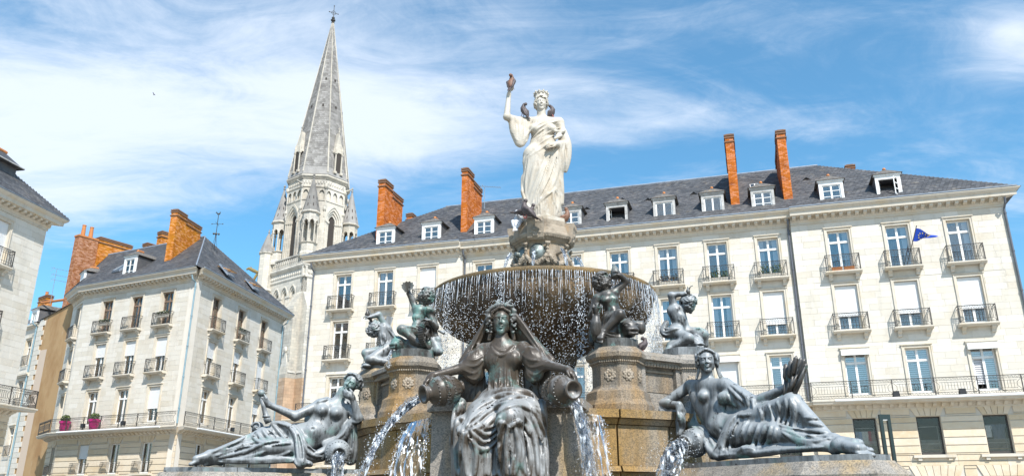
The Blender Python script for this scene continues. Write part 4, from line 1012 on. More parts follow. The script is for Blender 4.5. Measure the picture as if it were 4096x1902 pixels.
# the spire: scaled faces with ribs
SB, ST = 52.7, 84.2; SR0 = 4.85
sp = MB(); RR = SR0 / math.cos(math.pi/8)
sp.lathe([(RR, SB), (RR*0.96, SB+0.9), (0.16, ST)], 8, a0=PHI - math.pi/2 + math.pi/8, caps=True)
spire = sp.build('spire', M_SPIRE, church)
sc_mb = MB()
nrow = 76
for k in range(8):
    ang = PHI + k*math.pi/4; Rm = Matrix.Rotation(ang, 4, 'Z')
    for i in range(nrow):
        za = SB + 1.5 + (ST-1.0-SB-1.5)*i/nrow; zb = SB + 1.5 + (ST-1.0-SB-1.5)*(i+1)/nrow
        def hw(z): t = (z-SB-0.9)/(ST-SB-0.9); ap = SR0*0.96*(1-t) + 0.15*t; return ap, ap*math.tan(math.pi/8)
        (aa, wa), (ab, wb) = hw(za), hw(zb); n = max(2, round(2*wa/0.46))
        for j in range(n):
            u0, u1 = -1 + 2*(j + (0.25 if i % 2 else 0))/n, -1 + 2*(j+1 + (0.25 if i % 2 else 0))/n
            u0, u1 = max(u0, -0.96), min(u1, 0.96)
            if u1 - u0 < 0.1: continue
            sc_mb.t = rng.random(); l = 0.05; um = (u0+u1)/2
            pts = [(u0*wa*1.0, -aa-l, za+0.12), (um*wa, -aa-l, za), (u1*wa, -aa-l, za+0.12), (u1*wb, -ab-0.01, zb+0.05), (u0*wb, -ab-0.01, zb+0.05), (u0*wa, -aa+0.02, za+0.12), (u1*wa, -aa+0.02, za+0.12)]
            sc_mb.add([Rm @ Vector(p) for p in pts], [(0,1,2,3,4), (5,6,2,1,0)])
sc_mb.build('scale', M_SPIRE, spire, kind='stuff', fix=False)
for k in range(8):
    a = PHI - math.pi/2 + math.pi/8 + k*math.pi/4; g = MB()
    g.tube([(RR*0.98*math.cos(a), RR*0.98*math.sin(a), SB+0.4), (0.17*math.cos(a), 0.17*math.sin(a), ST)], [0.13, 0.07], 6); g.build('rib', M_CHURCH, spire)
for k in (1, 3, 5, 7):   # lucarnes
    F = Matrix.Rotation(PHI + k*math.pi/4, 4, 'Z') @ T(0, -SR0+0.15, 0); g = MB()
    for x in (-0.62, 0.62): g.tube([(x, -0.05, SB+1.0), (x, -0.05, SB+4.2)], 0.13, 6); g.box(x-0.18, x+0.18, -0.25, 0.15, SB+4.1, SB+4.4); g.tube([(x,-0.05,SB+4.4),(x,-0.05,SB+5.0),(x,-0.05,SB+5.9)], [0.16,0.2,0.02], 6); g.box(x-0.25,x+0.25,-0.3,0.4,SB+0.6,SB+1.0)
    g.add([(-0.8,-0.1,SB+4.4),(0.8,-0.1,SB+4.4),(0,0.35,SB+8.4),(-0.8,1.2,SB+4.4),(0.8,1.2,SB+4.4),(0,1.2,SB+8.2)], [(0,1,2),(3,0,2,5),(1,4,5,2)])
    g.tube([(0,0.35,SB+8.3),(0,0.35,SB+9.3)], [0.12,0.05], 6); g.box(-0.25,0.25,0.28,0.42,SB+8.9,SB+9.05)
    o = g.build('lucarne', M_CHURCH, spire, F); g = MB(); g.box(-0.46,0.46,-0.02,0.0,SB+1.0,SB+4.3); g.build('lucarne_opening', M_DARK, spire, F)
    g = MB(); g.box(-0.45,0.45,0.06,0.10,SB+1,SB+4.2)
for z, ks in ((66.0, (0, 2, 1, 7)), (71.5, (0, 1))):
    for k in ks:
        t = (z-SB-0.9)/(ST-SB-0.9); ap = SR0*0.96*(1-t)+0.15*t
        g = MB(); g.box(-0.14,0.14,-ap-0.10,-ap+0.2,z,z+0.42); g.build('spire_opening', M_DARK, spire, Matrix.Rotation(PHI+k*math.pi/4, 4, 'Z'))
g = MB(); g.lathe([(0.16,ST-0.1),(0.3,ST+0.1),(0.18,ST+0.3),(0.42,ST+0.55),(0.42,ST+0.7),(0.1,ST+0.9)], 10); g.tube([(0,0,ST+0.8),(0,0,ST+3.7)], 0.055, 6); g.tube([(-0.8,0,ST+2.2),(0.8,0,ST+2.2)], 0.05, 6)
for p in ((-0.8,0,ST+2.2),(0.8,0,ST+2.2),(0,0,ST+3.7)): g.ball(p, 0.11)
for s_ in (-1,1):
    for q in (-1,1): g.tube([(s_*0.08,0,ST+2.2+q*0.45),(s_*0.42,0,ST+2.2+q*0.08)], 0.04, 5)
g.ball((0,0,ST+1.1), 0.3); g.build('cross', M_IRON, church, Matrix.Rotation(0.5, 4, 'Z'))
# corner turrets
def turret():
    g = MB(); n = 8; r = 1.28; z0, z1, z2, z3 = 38.3, 40.5, 45.5, 51.6
    g.lathe([(r*1.12, z0), (r*1.12, z0+0.5), (r*0.98, z0+0.8), (r*0.98, z1-0.2), (r*1.15, z1), (r*0.6, z1+0.3)], n, a0=math.pi/8)
    base = g
    o = base.mesh('turret', M_CHURCH, fix=True)
    c = MB()
    for k in range(n):
        a = math.pi/8 + k*2*math.pi/n; x, y = r*0.98*math.cos(a), r*0.98*math.sin(a)
        c.tube([(x,y,z1),(x,y,z2-1.9)], 0.12, 6); c.lathe([(0.12,0),(0.2,0.15),(0.23,0.3)], 6, (x,y,z2-2.1))
    c.tube([(0,0,z1),(0,0,z2-1.5)], 0.2, 6)
    h = MB()
    for k in range(n):
        a = k*2*math.pi/n; ap = r*math.cos(math.pi/8); F = Matrix.Rotation(a, 4, 'Z') @ T(0, -ap, 0); w = ap*math.tan(math.pi/8)
        s2 = MB(); arch_wall(s2, -w, w, w*0.72, z2-1.75, z2-1.9, z2, 0.0, 1.7, 5); arch_band(s2, w*0.72, w*0.9, z2-1.75, z2-1.8, -0.07, 0.25, 1.7, 5)
        h.add([F @ Vector(v) for v in s2.v], s2.f)
        for (p, q) in ((0, z2-0.75),): h.add([F @ Vector(v) for v in [(p-0.13,-0.02,q-0.13),(p+0.13,-0.02,q-0.13),(p+0.13,-0.02,q+0.13),(p-0.13,-0.02,q+0.13)]], [(0,1,2,3)])
    h.lathe([(r*0.9, z2-0.1), (r*1.22, z2), (r*1.22, z2+0.2), (r*1.1, z2+0.3)], n, a0=math.pi/8)
    k = MB(); k.lathe([(r*1.12, z2+0.25), (0.10, z3)], n, a0=math.pi/8); k.lathe([(0.08,z3-0.1),(0.22,z3+0.1),(0.08,z3+0.3),(0.2,z3+0.55),(0.03,z3+0.9)], 6)
    for j in range(n):
        a = j*2*math.pi/n
        for t in (0.12, 0.33):
            ap = r*1.1*(1-t)*math.cos(math.pi/8)+0.03; z = z2+0.25+(z3-z2)*t
            k.mi = 1; k.add([Matrix.Rotation(a,4,'Z') @ Vector(p) for p in ((-0.07,-ap,z),(0.07,-ap,z),(0.07,-ap+0.1,z+0.55),(-0.07,-ap+0.1,z+0.55))], [(0,1,2,3)]); k.mi = 0
    return o, c.mesh('colonnettes', M_CHURCH), h.mesh('turret_arcade', M_CHURCH), k.mesh('pinnacle', [M_SPIRE, M_DARK])
tm = turret()
for k in range(4):
    a = PHI - math.pi/2 + k*math.pi/2; rr = 5.55
    o = link('turret', tm[0], church, T(rr*math.cos(a), rr*math.sin(a), 0) @ Matrix.Rotation(a+math.pi/8, 4, 'Z'))
    link('colonnettes', tm[1], o); link('arcade', tm[2], o); link('pinnacle', tm[3], o)
# square lower stage: corner towards the square
SA = 4.75   # half side
F45 = Matrix.Rotation(PHI + math.pi/4, 4, 'Z')
g = MB(); g.box(-SA+0.6, SA-0.6, -SA+0.6, SA-0.6, 0, 38.2); stage = g.build('tower_stage', M_CHURCH, church, F45)
for k in range(4):
    F = F45 @ Matrix.Rotation(k*math.pi/2, 4, 'Z') @ T(0, -SA, 0)
    mb = MB()
    mb.box(-SA, SA, 0.0, 0.6, 0, 26.5); mb.box(-SA, SA, 0, 0.6, 34.6, 38.2)
    for j in range(3):
        xc = (-1.0+j)*2.05; s2 = MB(); arch_wall(s2, -1.03, 1.03, 0.78, 32.6, 26.5, 34.6, 0.0, 2.0, 7); arch_band(s2, 0.56, 0.78, 32.6, 26.5, 0.05, 0.3, 2.0, 7); arch_band(s2, 0.36, 0.56, 32.6, 26.5, 0.22, 0.55, 2.0, 7); arch_band(s2, 0.78, 0.92, 32.6, 32.4, -0.1, 0.02, 2.0, 7)
        for sx in (-0.86, -0.6, 0.6, 0.86): s2.tube([(sx, -0.02, 26.5), (sx, -0.02, 32.1)], 0.10, 6); s2.box(sx-0.14, sx+0.14, -0.16, 0.12, 32.1, 32.45)
        mb.add([(v[0]+xc, v[1], v[2]) for v in s2.v], s2.f)
    mb.box(-SA, -3.1, 0, 0.6, 26.5, 34.6); mb.box(3.1, SA, 0, 0.6, 26.5, 34.6)
    mb.build('stage_face', M_CHURCH, stage, F45.inverted() @ F, fix=False)
    mb = MB(); e = SA+0.05
    mb.extrude_x([(0.3,34.9),(-0.05,34.9),(-0.12,35.05),(-0.12,35.2),(-0.04,35.3),(-0.04,36.3),(-0.3,36.6),(-0.42,36.75),(-0.42,36.95),(-0.15,37.2),(0.3,37.3)], -e-0.3, e+0.3)
    for j in range(19): mb.ball((-SA+SA*2*(j+0.5)/19, -0.05, 35.8), 0.24, 6, 4, (1, 0.6, 1.3))
    mb.build('stage_cornice', M_CHURCH, stage, F45.inverted() @ F)
    mb = MB(); mb.box(-e-0.1, e+0.1, -0.18, 0.08, 37.25, 37.5); mb.box(-e-0.1, e+0.1, -0.22, 0.12, 38.55, 38.8)
    for j in range(20):
        x = -e+2*e*j/20; w = 2*e/20
        mb.bar((x,-0.05,37.5), (x+w/2,-0.05,38.55), 0.12, 0.2, up=(0,1,0)); mb.bar((x+w/2,-0.05,38.55), (x+w,-0.05,37.5), 0.12, 0.2, up=(0,1,0))
    mb.build('balustrade', M_CHURCH, stage, F45.inverted() @ F, fix=False)
    # angle buttresses
    for sx in (-1, 1):
        mb = MB(); x0_, x1_ = (SA-1.75, SA+0.02) if sx > 0 else (-SA-0.02, -SA+1.75)
        mb.extrude_x([(0.1,21.8),(-1.35,21.8),(-1.35,30.2),(-0.1,32.6),(0.1,32.6)], x0_, x1_)
        mb.extrude_x([(0.1,10.0),(-1.75,10.0),(-1.75,20.0),(-1.35,21.8),(0.1,21.8)], x0_-0.01, x1_+0.01)
        mb.build('buttress', M_CHURCH, stage, F45.inverted() @ F)
        mb = MB(); mb.extrude_x([(0.1,0.0),(-1.8,0.0),(-1.8,19.4),(0.1,19.4)], x0_-0.06, x1_+0.06); mb.extrude_x([(0.1,10.2),(-1.95,10.2),(-1.95,10.5),(-1.8,10.8),(0.1,10.8)], x0_-0.1, x1_+0.1); mb.build('buttress_foot', M_PINK, stage, F45.inverted() @ F)
        for (zz0, zz1, yy, m) in ((21.8, 30.2, -1.37, M_CHURCH), (10.8, 19.4, -1.82, M_PINK), (2.0, 10.2, -1.82, M_PINK)):
            courses('stone', church, F, x0_-0.06, x1_+0.06, zz0, zz1, [], m, 0.55, 0.9, yy)
        # gablet
        mb = MB(); xm = (x0_+x1_)/2; mb.add([(x0_-0.1,-1.5,20.2),(x1_+0.1,-1.5,20.2),(xm,-1.5,23.4),(x0_-0.1,-0.2,20.2),(x1_+0.1,-0.2,20.2),(xm,-0.2,23.4)], [(0,1,2),(3,0,2,5),(1,4,5,2)]); mb.ball((xm,-1.5,23.6), 0.35, 6, 5, (1,1,1.3))
        mb.build('gablet', M_CHURCH, stage, F45.inverted() @ F)
# stair turret on the left angle
a = PHI + math.pi + 0.06; x, y = 7.2*math.cos(a), 7.2*math.sin(a)
g = MB(); g.lathe([(1.25, 0), (1.25, 33.8), (1.42, 34.0), (1.15, 34.4), (1.12, 40.0), (1.3, 40.15), (1.3, 40.3)], 8, (x, y, 0)); st = g.build('stair_turret', M_CHURCH, church)
g = MB(); g.lathe([(1.27, 40.3), (0.85, 41.6), (0.4, 43.0), (0.1, 43.7), (0.16, 43.9), (0.03, 44.4)], 10, (x, y, 0)); g.build('turret_roof', M_SPIRE, st)
g = MB(); g.box(x+0.3, x+0.55, y-1.28, y-1.1, 30.2, 31.6); g.build('slit_window', M_DARK, st)
g = MB(); g.tube([(x-1.0,y-0.4,37.0),(x-1.7,y-0.6,37.3),(x-2.4,y-0.8,37.6),(x-2.75,y-0.85,37.4)], [0.25,0.3,0.25,0.15], 8); g.tube([(x-1.9,y-0.6,37.5),(x-2.2,y-0.6,38.0)], [0.1,0.05], 5); g.tube([(x-1.1,y-0.4,36.8),(x-1.6,y-0.5,35.6),(x-1.5,y-0.5,35.1)], [0.2,0.25,0.1], 6)
g.build('gargoyle', M_LICHEN, st)
M_BRONZE_A = mat('green_bronze', (0.13, 0.15, 0.14), 0.45, [((0.25, 0.30, 0.29), 6, 0.45, 0.7, A1), ((0.06, 0.055, 0.045), 9, 0.5, 0.7, A1)], None, 0.4)
# ================================================================== fountain: granite
def granite(name, base, stain=None, amt=0.5):
    def extra(m, N, L, bs, P, col):
        v = N.new('ShaderNodeTexVoronoi'); v.inputs['Scale'].default_value = 75; L.new(P, v.inputs['Vector'])
        sx = N.new('ShaderNodeSeparateColor'); L.new(v.outputs['Color'], sx.inputs[0])
        r = N.new('ShaderNodeValToRGB'); e = r.color_ramp.elements; e[0].position = 0.0; e[0].color = (0.42, 0.42, 0.42, 1); e[1].position = 1.0; e[1].color = (1.5, 1.42, 1.32, 1)
        e2 = r.color_ramp.elements.new(0.30); e2.color = (0.8, 0.8, 0.82, 1)
        L.new(sx.outputs[0], r.inputs[0])
        mu = N.new('ShaderNodeMix'); mu.data_type = 'RGBA'; mu.blend_type = 'MULTIPLY'; mu.inputs['Factor'].default_value = 0.75
        L.new(col, mu.inputs[6]); L.new(r.outputs[0], mu.inputs[7]); L.new(mu.outputs[2], bs.inputs['Base Color'])
    var = [((base[0]*0.8, base[1]*0.78, base[2]*0.75), 2.5, 0.45, 0.7, A1), ((base[0]*0.45, base[1]*0.42, base[2]*0.36), 1.8, 0.54, 0.70, (1.4, 1.4, 0.22))]
    if stain: var.append((stain, 0.9, 0.62-amt*0.4, 0.80-amt*0.4, (1.6, 1.6, 0.35)))
    return mat(name, base, 0.75, var, (90, 0.3, 0.01), extra=extra)
M_GRAN = granite('grey_granite', (0.25, 0.232, 0.205), (0.33, 0.23, 0.10), 0.28)
M_GRANY = granite('ochre_stained_granite', (0.24, 0.205, 0.155), (0.235, 0.145, 0.045), 0.52)
M_GRANO = granite('rust_streaked_granite', (0.205, 0.183, 0.152), (0.24, 0.15, 0.06), 0.42)
M_BOWL = granite('wet_brown_bowl_stone', (0.17, 0.115, 0.06), (0.06, 0.042, 0.028), 0.55)
M_RIM = granite('ochre_algae_rim', (0.19, 0.125, 0.05), (0.10, 0.075, 0.04), 0.5)
M_CARVE = mat('carved_stone', (0.33, 0.275, 0.21), 0.9, [((0.17, 0.14, 0.105), 5, 0.45, 0.68, A1), ((0.40, 0.27, 0.15), 2.5, 0.55, 0.75, A1)], (45, 0.5, 0.015))
M_CARVE2 = mat('weathered_carving', (0.33, 0.275, 0.21), 0.9, [((0.12, 0.095, 0.07), 9, 0.48, 0.66, A1), ((0.34, 0.21, 0.11), 4, 0.55, 0.75, A1)], (60, 0.6, 0.02))
M_JOINT = mat('stone_joint', (0.07, 0.055, 0.04), 0.95)
FC0 = (0.57, 14.07); FANG = R(-14.5)
FF = frame(FC0, FANG)
fountain = thing('fountain', 'tiered granite fountain with broad overflowing stone bowl in the middle of the square', 'fountain', FF)
def fl(x, y, z=0): return FF @ Vector((x, y, z))
def octp(r, a0=math.pi/8): return [(r*math.cos(a0+k*math.pi/4), r*math.sin(a0+k*math.pi/4)) for k in range(8)]
TZ = 2.88
PTOP = TZ - 0.01 + 0.985*0.93 - 0.003
# lower tier: each block between joints is a stone of its own
g = MB(); g.prism([(3.13*math.cos(k*math.pi/12), 3.13*math.sin(k*math.pi/12)) for k in range(24)], -0.3, TZ-0.05); tier = g.build('lower_tier', M_JOINT, fountain)
for k in range(24):
    a0, a1 = k*math.pi/12, (k+1)*math.pi/12; e = 0.004
    for (z0, z1, r0, r1) in ((-0.3, 1.25, 3.26, 3.26), (1.25, 2.06, 3.26, 3.26), (2.06, 2.14, 3.34, 3.30), (2.14, TZ-0.20, 3.21, 3.21), (TZ-0.20, TZ-0.12, 3.24, 3.29), (TZ-0.12, TZ, 3.33, 3.33)):
        g = MB(); vs = []
        for (z, r) in ((z0+e, r0), (z1-e, r1)):
            for (rr, a) in ((r, a0+e), (r, a1-e), (3.0, a1-e), (3.0, a0+e)): vs.append((rr*math.cos(a), rr*math.sin(a), z))
        g.add(vs, [(0,3,2,1),(4,5,6,7),(0,1,5,4),(1,2,6,5),(2,3,7,6),(3,0,4,7)])
        g.build('stone', M_GRANY if z0 > 2.1 or z1 < 2.2 else M_GRANO, tier)
# block that carries the seated figure
g = MB(); bx = 0.2
g.box(bx-1.02, bx+1.02, -3.46, -2.0, 0.0, TZ-0.10); g.box(bx-1.0, bx+1.0, -3.42, -2.0, TZ-0.10, TZ-0.04); g.box(bx-1.07, bx+1.07, -3.52, -1.95, TZ-0.04, TZ+0.07)
g.build('front_block', M_GRAN, fountain)
g = MB(); g.box(bx-1.15, bx+1.15, -4.3, -2.6, 0.0, 1.80); g.box(bx-1.22, bx+1.22, -4.38, -2.6, 1.80, 1.88); g.build('front_step', M_GRANO, fountain)
# octagonal posts
def post_prof(r): return [(r*1.42,0.0),(r*1.42,0.10),(r*1.30,0.18),(r*1.26,0.30),(r*1.04,0.36),(r,0.40),(r,0.70),(r*1.04,0.72),(r*1.05,0.745),(r*1.12,0.78),(r*1.24,0.82),(r*1.26,0.88),(r*1.12,0.94),(r*1.02,0.985)]
POSTK = 0.93
g = MB(); g.lathe([(r, z*POSTK) for r, z in post_prof(0.36)], 8, a0=math.pi/8); pm = g.mesh('post', M_GRANO, fix=True); pm2 = pm.copy(); pm2.materials.clear(); pm2.materials.append(M_GRAN)
g = MB()
for k in range(8):
    a = math.pi/8 + k*math.pi/4; b_ = a + math.pi/4; r = 0.36*1.10; p, q = Vector((r*math.cos(a), r*math.sin(a), 0.755*POSTK)), Vector((r*math.cos(b_), r*math.sin(b_), 0.755*POSTK))
    for j in range(9): g.ball(p.lerp(q, (j+0.5)/9), 0.016, 5, 4)
beadm = g.mesh('bead_moulding', M_CARVE)
g = MB()
for j in range(8):
    a = j*math.pi/4; g.ball((0.058*math.cos(a), -0.005, 0.058*math.sin(a)), 0.034, 6, 5, (1, 0.45, 1))
for j in range(8):
    a = (j+0.5)*math.pi/4; g.ball((0.085*math.cos(a), 0.0, 0.085*math.sin(a)), 0.03, 6, 5, (1, 0.4, 1))
g.ball((0,-0.012,0), 0.026, 8, 6)
rosm = g.mesh('rosette', M_CARVE, smooth=True)
POSTS = [(-1.58,-2.30),(1.58,-2.30),(-2.52,-1.37),(2.52,-1.37),(-1.58,2.30),(1.58,2.30),(-2.52,1.37),(2.52,1.37)]
for i, (x, y) in enumerate(POSTS):
    az = math.atan2(y, x) + math.pi/2
    Mp = T(x, y, TZ-0.01) @ Matrix.Rotation(az, 4, 'Z')
    o = link('post', pm if i in (0, 1) else pm2, fountain, Mp); link('bead_moulding', beadm, o, None, 'stuff')
    for k in (-1, 0, 1): link('rosette', rosm, o, Matrix.Rotation(k*math.pi/4, 4, 'Z') @ T(0, -0.36*math.cos(math.pi/8)-0.005, 0.51) @ Matrix.Scale(0.82, 4))
# parapets between the posts of a pair
for (p, q) in ((1,3),(0,2),(4,6),(5,7)):
    A = Vector((*POSTS[p], 0)); B = Vector((*POSTS[q], 0)); d = (B-A); L_ = d.length; d.normalize(); ang = math.atan2(d.y, d.x)
    Mw = Matrix.Translation((A+B)/2 + Vector((0,0,TZ))) @ Matrix.Rotation(ang, 4, 'Z'); h = L_/2 - 0.15
    s_ = -1 if p in (1, 4) else 1
    g = MB(); g.box(-h, h, -0.17, 0.17, 0, 0.30); g.box(-h, -h+0.22, -0.19, 0.19, 0.30, 0.68); g.box(h-0.22, h, -0.19, 0.19, 0.30, 0.68); g.box(-h+0.22, h-0.22, -0.11, 0.11, 0.30, 0.68)
    g.box(-h, h, -0.22, 0.22, 0.68, 0.76); g.extrude_x([(-0.30,0.76),(0.30,0.76),(0.30,0.82),(0.16,0.90),(-0.16,0.90),(-0.30,0.82)], -h, h)
    o = g.build('parapet', M_GRAN, fountain, Mw)
    g = MB(); g.box(-h+0.24, h-0.24, -0.125, 0.125, 0.32, 0.58); g.build('parapet_panel', M_GRANO, o)
    g = MB(); n = 18
    for k in range(n):
        for yy in (-0.215, 0.215): g.ball((-h+2*h*(k+0.5)/n, yy, 0.70), 0.03, 6, 4)
        for yy in (-0.13, 0.13): g.ball((-h+0.24+2*(h-0.24)*(k+0.5)/n, yy, 0.62), 0.022, 5, 4, (1.6, 1, 1))
    g.build('bead_moulding', M_CARVE, o, kind='stuff')
# back wall ring between pairs
for sx in (-1, 1):
    for (y0, y1) in ((-1.2, 1.2),):
        g = MB(); g.box(sx*2.62-0.17, sx*2.62+0.17, y0, y1, TZ, TZ+0.6); g.box(sx*2.62-0.25, sx*2.62+0.25, y0, y1, TZ+0.6, TZ+0.78); g.build('parapet', M_GRAN, fountain)
# bowl and its stem
NB = 288
def gad(a, r, i):
    if 4 <= i <= 13: return r * (1 + 0.035 * (abs(math.sin(a*24)) - 0.5) * (1 if 5 <= i <= 12 else 0.3))
    return r
bp = [(0.0,5.16),(1.80,5.16),(1.90,5.24),(1.99,5.262),(2.04,5.235),(2.03,5.17),(1.965,5.12),(1.965,5.02),(1.95,4.93),(1.90,4.83),(1.80,4.71),(1.66,4.60),(1.38,4.465),(1.0,4.32),(0.72,4.20),(0.60,4.12),(0.58,4.02),(0.50,3.95),(0.46,3.7),(0.44,3.4),(0.50,3.15),(0.66,3.05),(0.66,2.9),(0.9,2.8),(0.9,2.6)]
def gad2(a, r, i):
    if 9 <= i <= 14: return r * (1 + 0.05 * (abs(math.sin(a*16)) - 0.6))
    if 17 <= i <= 20: return r * (1 + 0.07 * math.cos(a*16))
    return r
g = MB(); g.lathe(bp[2:], NB, rad=lambda a, r, i: gad2(a, r, i+2), caps=False); bowl = g.build('bowl', M_BOWL, fountain, smooth=True, fix=True)
g = MB(); g.lathe([(1.88,5.225),(1.97,5.268),(2.03,5.262),(2.055,5.235),(2.045,5.19),(2.035,5.172)], NB, caps=False); g.build('bowl_rim', M_RIM, bowl, smooth=True)
g = MB()
for k in range(36):
    a = k*math.pi/18; g.tube([(1.965*math.cos(a+q*0.0873*2), 1.965*math.sin(a+q*0.0873*2), 5.07+0.035*math.sin(q*math.pi*2)) for q in (0, .25, .5, .75, 1)], 0.018, 5)
g.build('bowl_band', M_BOWL, bowl)
# pedestal on the bowl
o8 = math.pi/8
PQ = []
g = MB(); g.lathe([(0.62,5.10),(0.60,5.45),(0.56,5.50),(0.54,6.14),(0.58,6.17),(0.60,6.21),(0.66,6.27),(0.685,6.33),(0.685,6.38),(0.66,6.40),(0.62,6.44),(0.60,6.62),(0.565,6.66),(0.565,6.82)], 8, a0=o8 - math.pi/2 + 0.0)
ped = g.build('statue_pedestal', M_CARVE, fountain)
g = MB()
for k in range(8):
    a = o8 + k*math.pi/4; b_ = a+math.pi/4; p, q = Vector((0.645*math.cos(a),0.645*math.sin(a),6.285)), Vector((0.645*math.cos(b_),0.645*math.sin(b_),6.285))
    for j in range(9): g.ball(p.lerp(q,(j+0.5)/9), 0.027, 6, 5, (1,1,1.5))
    p.z = q.z = 6.20; p *= 1; 
    for j in range(14): g.ball(Vector((p.x*0.94,p.y*0.94,6.195)).lerp(Vector((q.x*0.94,q.y*0.94,6.195)),(j+0.5)/14), 0.012, 5, 4)
g.build('egg_moulding', M_CARVE, ped, kind='stuff')
for k in range(4):      # worn keystones under the statue
    M_ = Matrix.Rotation(k*math.pi/2, 4, 'Z')
    g = MB(); g.extrude_x([(-0.50,6.20),(-0.60,6.17),(-0.64,6.22),(-0.67,6.36),(-0.68,6.50),(-0.69,6.60),(-0.71,6.66),(-0.71,6.78),(-0.50,6.80)], -0.165, 0.165)
    for (x, z, r) in ((-0.10,6.60,0.05),(0.10,6.60,0.05),(0,6.62,0.055),(0,6.45,0.085),(-0.09,6.36,0.06),(0.09,6.36,0.06),(0,6.29,0.07),(-0.12,6.74,0.04),(0.12,6.74,0.045),(0.02,6.74,0.04)): g.ball((x,-0.64-0.06*(z-6.2),z), r*0.8, 8, 6, (1.2,0.7,1))
    g.build('keystone', M_CARVE, ped, M_)
RU = 0.525
for k in range(8):
    M_ = Matrix.Rotation(k*math.pi/4, 4, 'Z'); M2 = M_ @ Matrix.Rotation(math.pi/8, 4, 'Z')
    g = MB(); Mr = Matrix.Rotation(math.pi/2, 4, 'X')
    if k != 1:
        pr = [(0.0,0.10),(0.045,0.10),(0.05,0.06),(0.05,0.03),(0.09,0.0),(0.165,-0.06),(0.175,-0.11),(0.16,-0.15),(0.0,-0.2)] if k % 2 else [(0.0,0.03),(0.03,0.03),(0.035,0.015),(0.05,0.01),(0.13,-0.01),(0.175,-0.06),(0.18,-0.12),(0.0,-0.18)]
        g.lathe([(r, z) for r, z in pr], 20, caps=False)
        g.v = [tuple(M_ @ (T(0,-RU-0.03,5.965) @ (Mr @ Vector(v)))) for v in g.v]
        o = g.build('spout_urn', M_BRONZE_A, ped, smooth=True)
    else:
        g.lathe([(0.185,0.01),(0.165,-0.01),(0.16,-0.09),(0.0,-0.1)], 20, caps=False); g.v = [tuple(M_ @ (T(0,-RU+0.03,5.965) @ (Mr @ Vector(v)))) for v in g.v]; o = g.build('spout_niche', M_GRANY, ped)
        g = MB(); g.tube([(0,-RU+0.1,5.93),(0.06,-RU-0.16,5.97)], 0.03, 8); g.v = [tuple(M_ @ Vector(v)) for v in g.v]; g.build('spout_pipe', M_CARVE, o)
    g = MB(); q = 13; pts = []
    for j in range(q+1):
        t = -1 + 2*j/q; x = 0.215*t; z = 5.90 - 0.16*(1-t*t); pts.append((x, -RU-0.05-0.03*(1-t*t), z))
    g.tube(pts, [0.034+0.018*math.sin(math.pi*j/q)+0.005*(j%2) for j in range(q+1)], 8)
    for j in range(40):
        p = pts[rng.randrange(2, q-1)]; g.ball((p[0]+rng.uniform(-.03,.03), p[1]-0.03+rng.uniform(-.02,.02), p[2]+rng.uniform(-.04,.04)), 0.018, 5, 4)
    g.v = [tuple(M_ @ Vector(v)) for v in g.v]; g.build('garland', M_CARVE2, ped, smooth=True)
    g = MB()
    for j, (z, r) in enumerate(((6.09,0.04),(6.02,0.034),(5.95,0.042),(5.88,0.05),(5.81,0.052),(5.75,0.038))): g.ball((0,-RU*1.065-0.03,z), r, 8, 6, (1,0.8,0.95))
    for j in range(30): g.ball((rng.uniform(-.045,.045), -RU*1.065-0.065, rng.uniform(5.75,5.93)), 0.015, 5, 4)
    g.tube([(-0.05,-RU*1.065-0.045,6.11),(0.05,-RU*1.065-0.045,6.11)], 0.032, 8)
    g.v = [tuple(M2 @ Vector(v)) for v in g.v]; g.build('fruit_drop', M_CARVE2, ped, smooth=True)
for o in [ped] + list(ped.children_recursive):      # final proportions: tall drum, low cornice
    if o.data.get('done'): continue
    o.data['done'] = 1
    for v in o.data.vertices:
        z = v.co.z; v.co = (v.co.x*0.90, v.co.y*0.90, 5.2 + (z-5.2)*1.041 if z < 6.17 else 6.21 + (z-6.17)*0.646)
    o.data.update()
# low pedestals of the reclining figures (they run outward on the diagonals)
def rec_ped(P0, az, L_, w0, w1):
    """P0: middle of the inner end; az: world direction the pedestal runs in, degrees right of straight towards the camera"""
    M_ = FF.inverted() @ frame(P0, R(-90 + az))
    poly = lambda e: [(0,-w0-e),(L_-0.62,-w0-e),(L_+e,-w1-e),(L_+e,w1+e),(L_-0.62,w0+e),(0,w0+e)]
    g = MB()
    for (e0, z0, e1, z1) in ((0.0,-0.2,0.0,1.86),(0.03,1.86,0.07,1.89),(0.08,1.89,0.09,1.95),(0.09,1.95,0.0,2.06),(0.0,2.06,-0.03,2.10)):
        a, b = poly(e0), poly(e1); g.add([(p[0],p[1],z0) for p in a] + [(p[0],p[1],z1) for p in b], [(i,(i+1)%6,6+(i+1)%6,6+i) for i in range(6)] + [tuple(range(6,12)), tuple(range(5,-1,-1))])
    return g.build('statue_plinth', M_GRAN, fountain, M_)
PR0, PRA = (2.46, 11.62), 31.0
PL0, PLA = (-2.40, 13.02), -71.0
pr_ = rec_ped(PR0, PRA, 3.15, 0.58, 0.22); pl_ = rec_ped(PL0, PLA, 2.95, 0.58, 0.22)
g = MB(); g.lathe([(0.14,0.0),(0.15,0.03),(0.11,0.04),(0.10,0.02),(0.0,0.02)], 20, caps=False); Mr = Matrix.Rotation(math.pi/2, 4, 'X')
g.v = [tuple(T(2.93,-0.46,1.66) @ Matrix.Rotation(R(30),4,'Z') @ Mr @ Vector(v)) for v in g.v]; g.build('bronze_medallion', M_BRONZE_A, pr_)
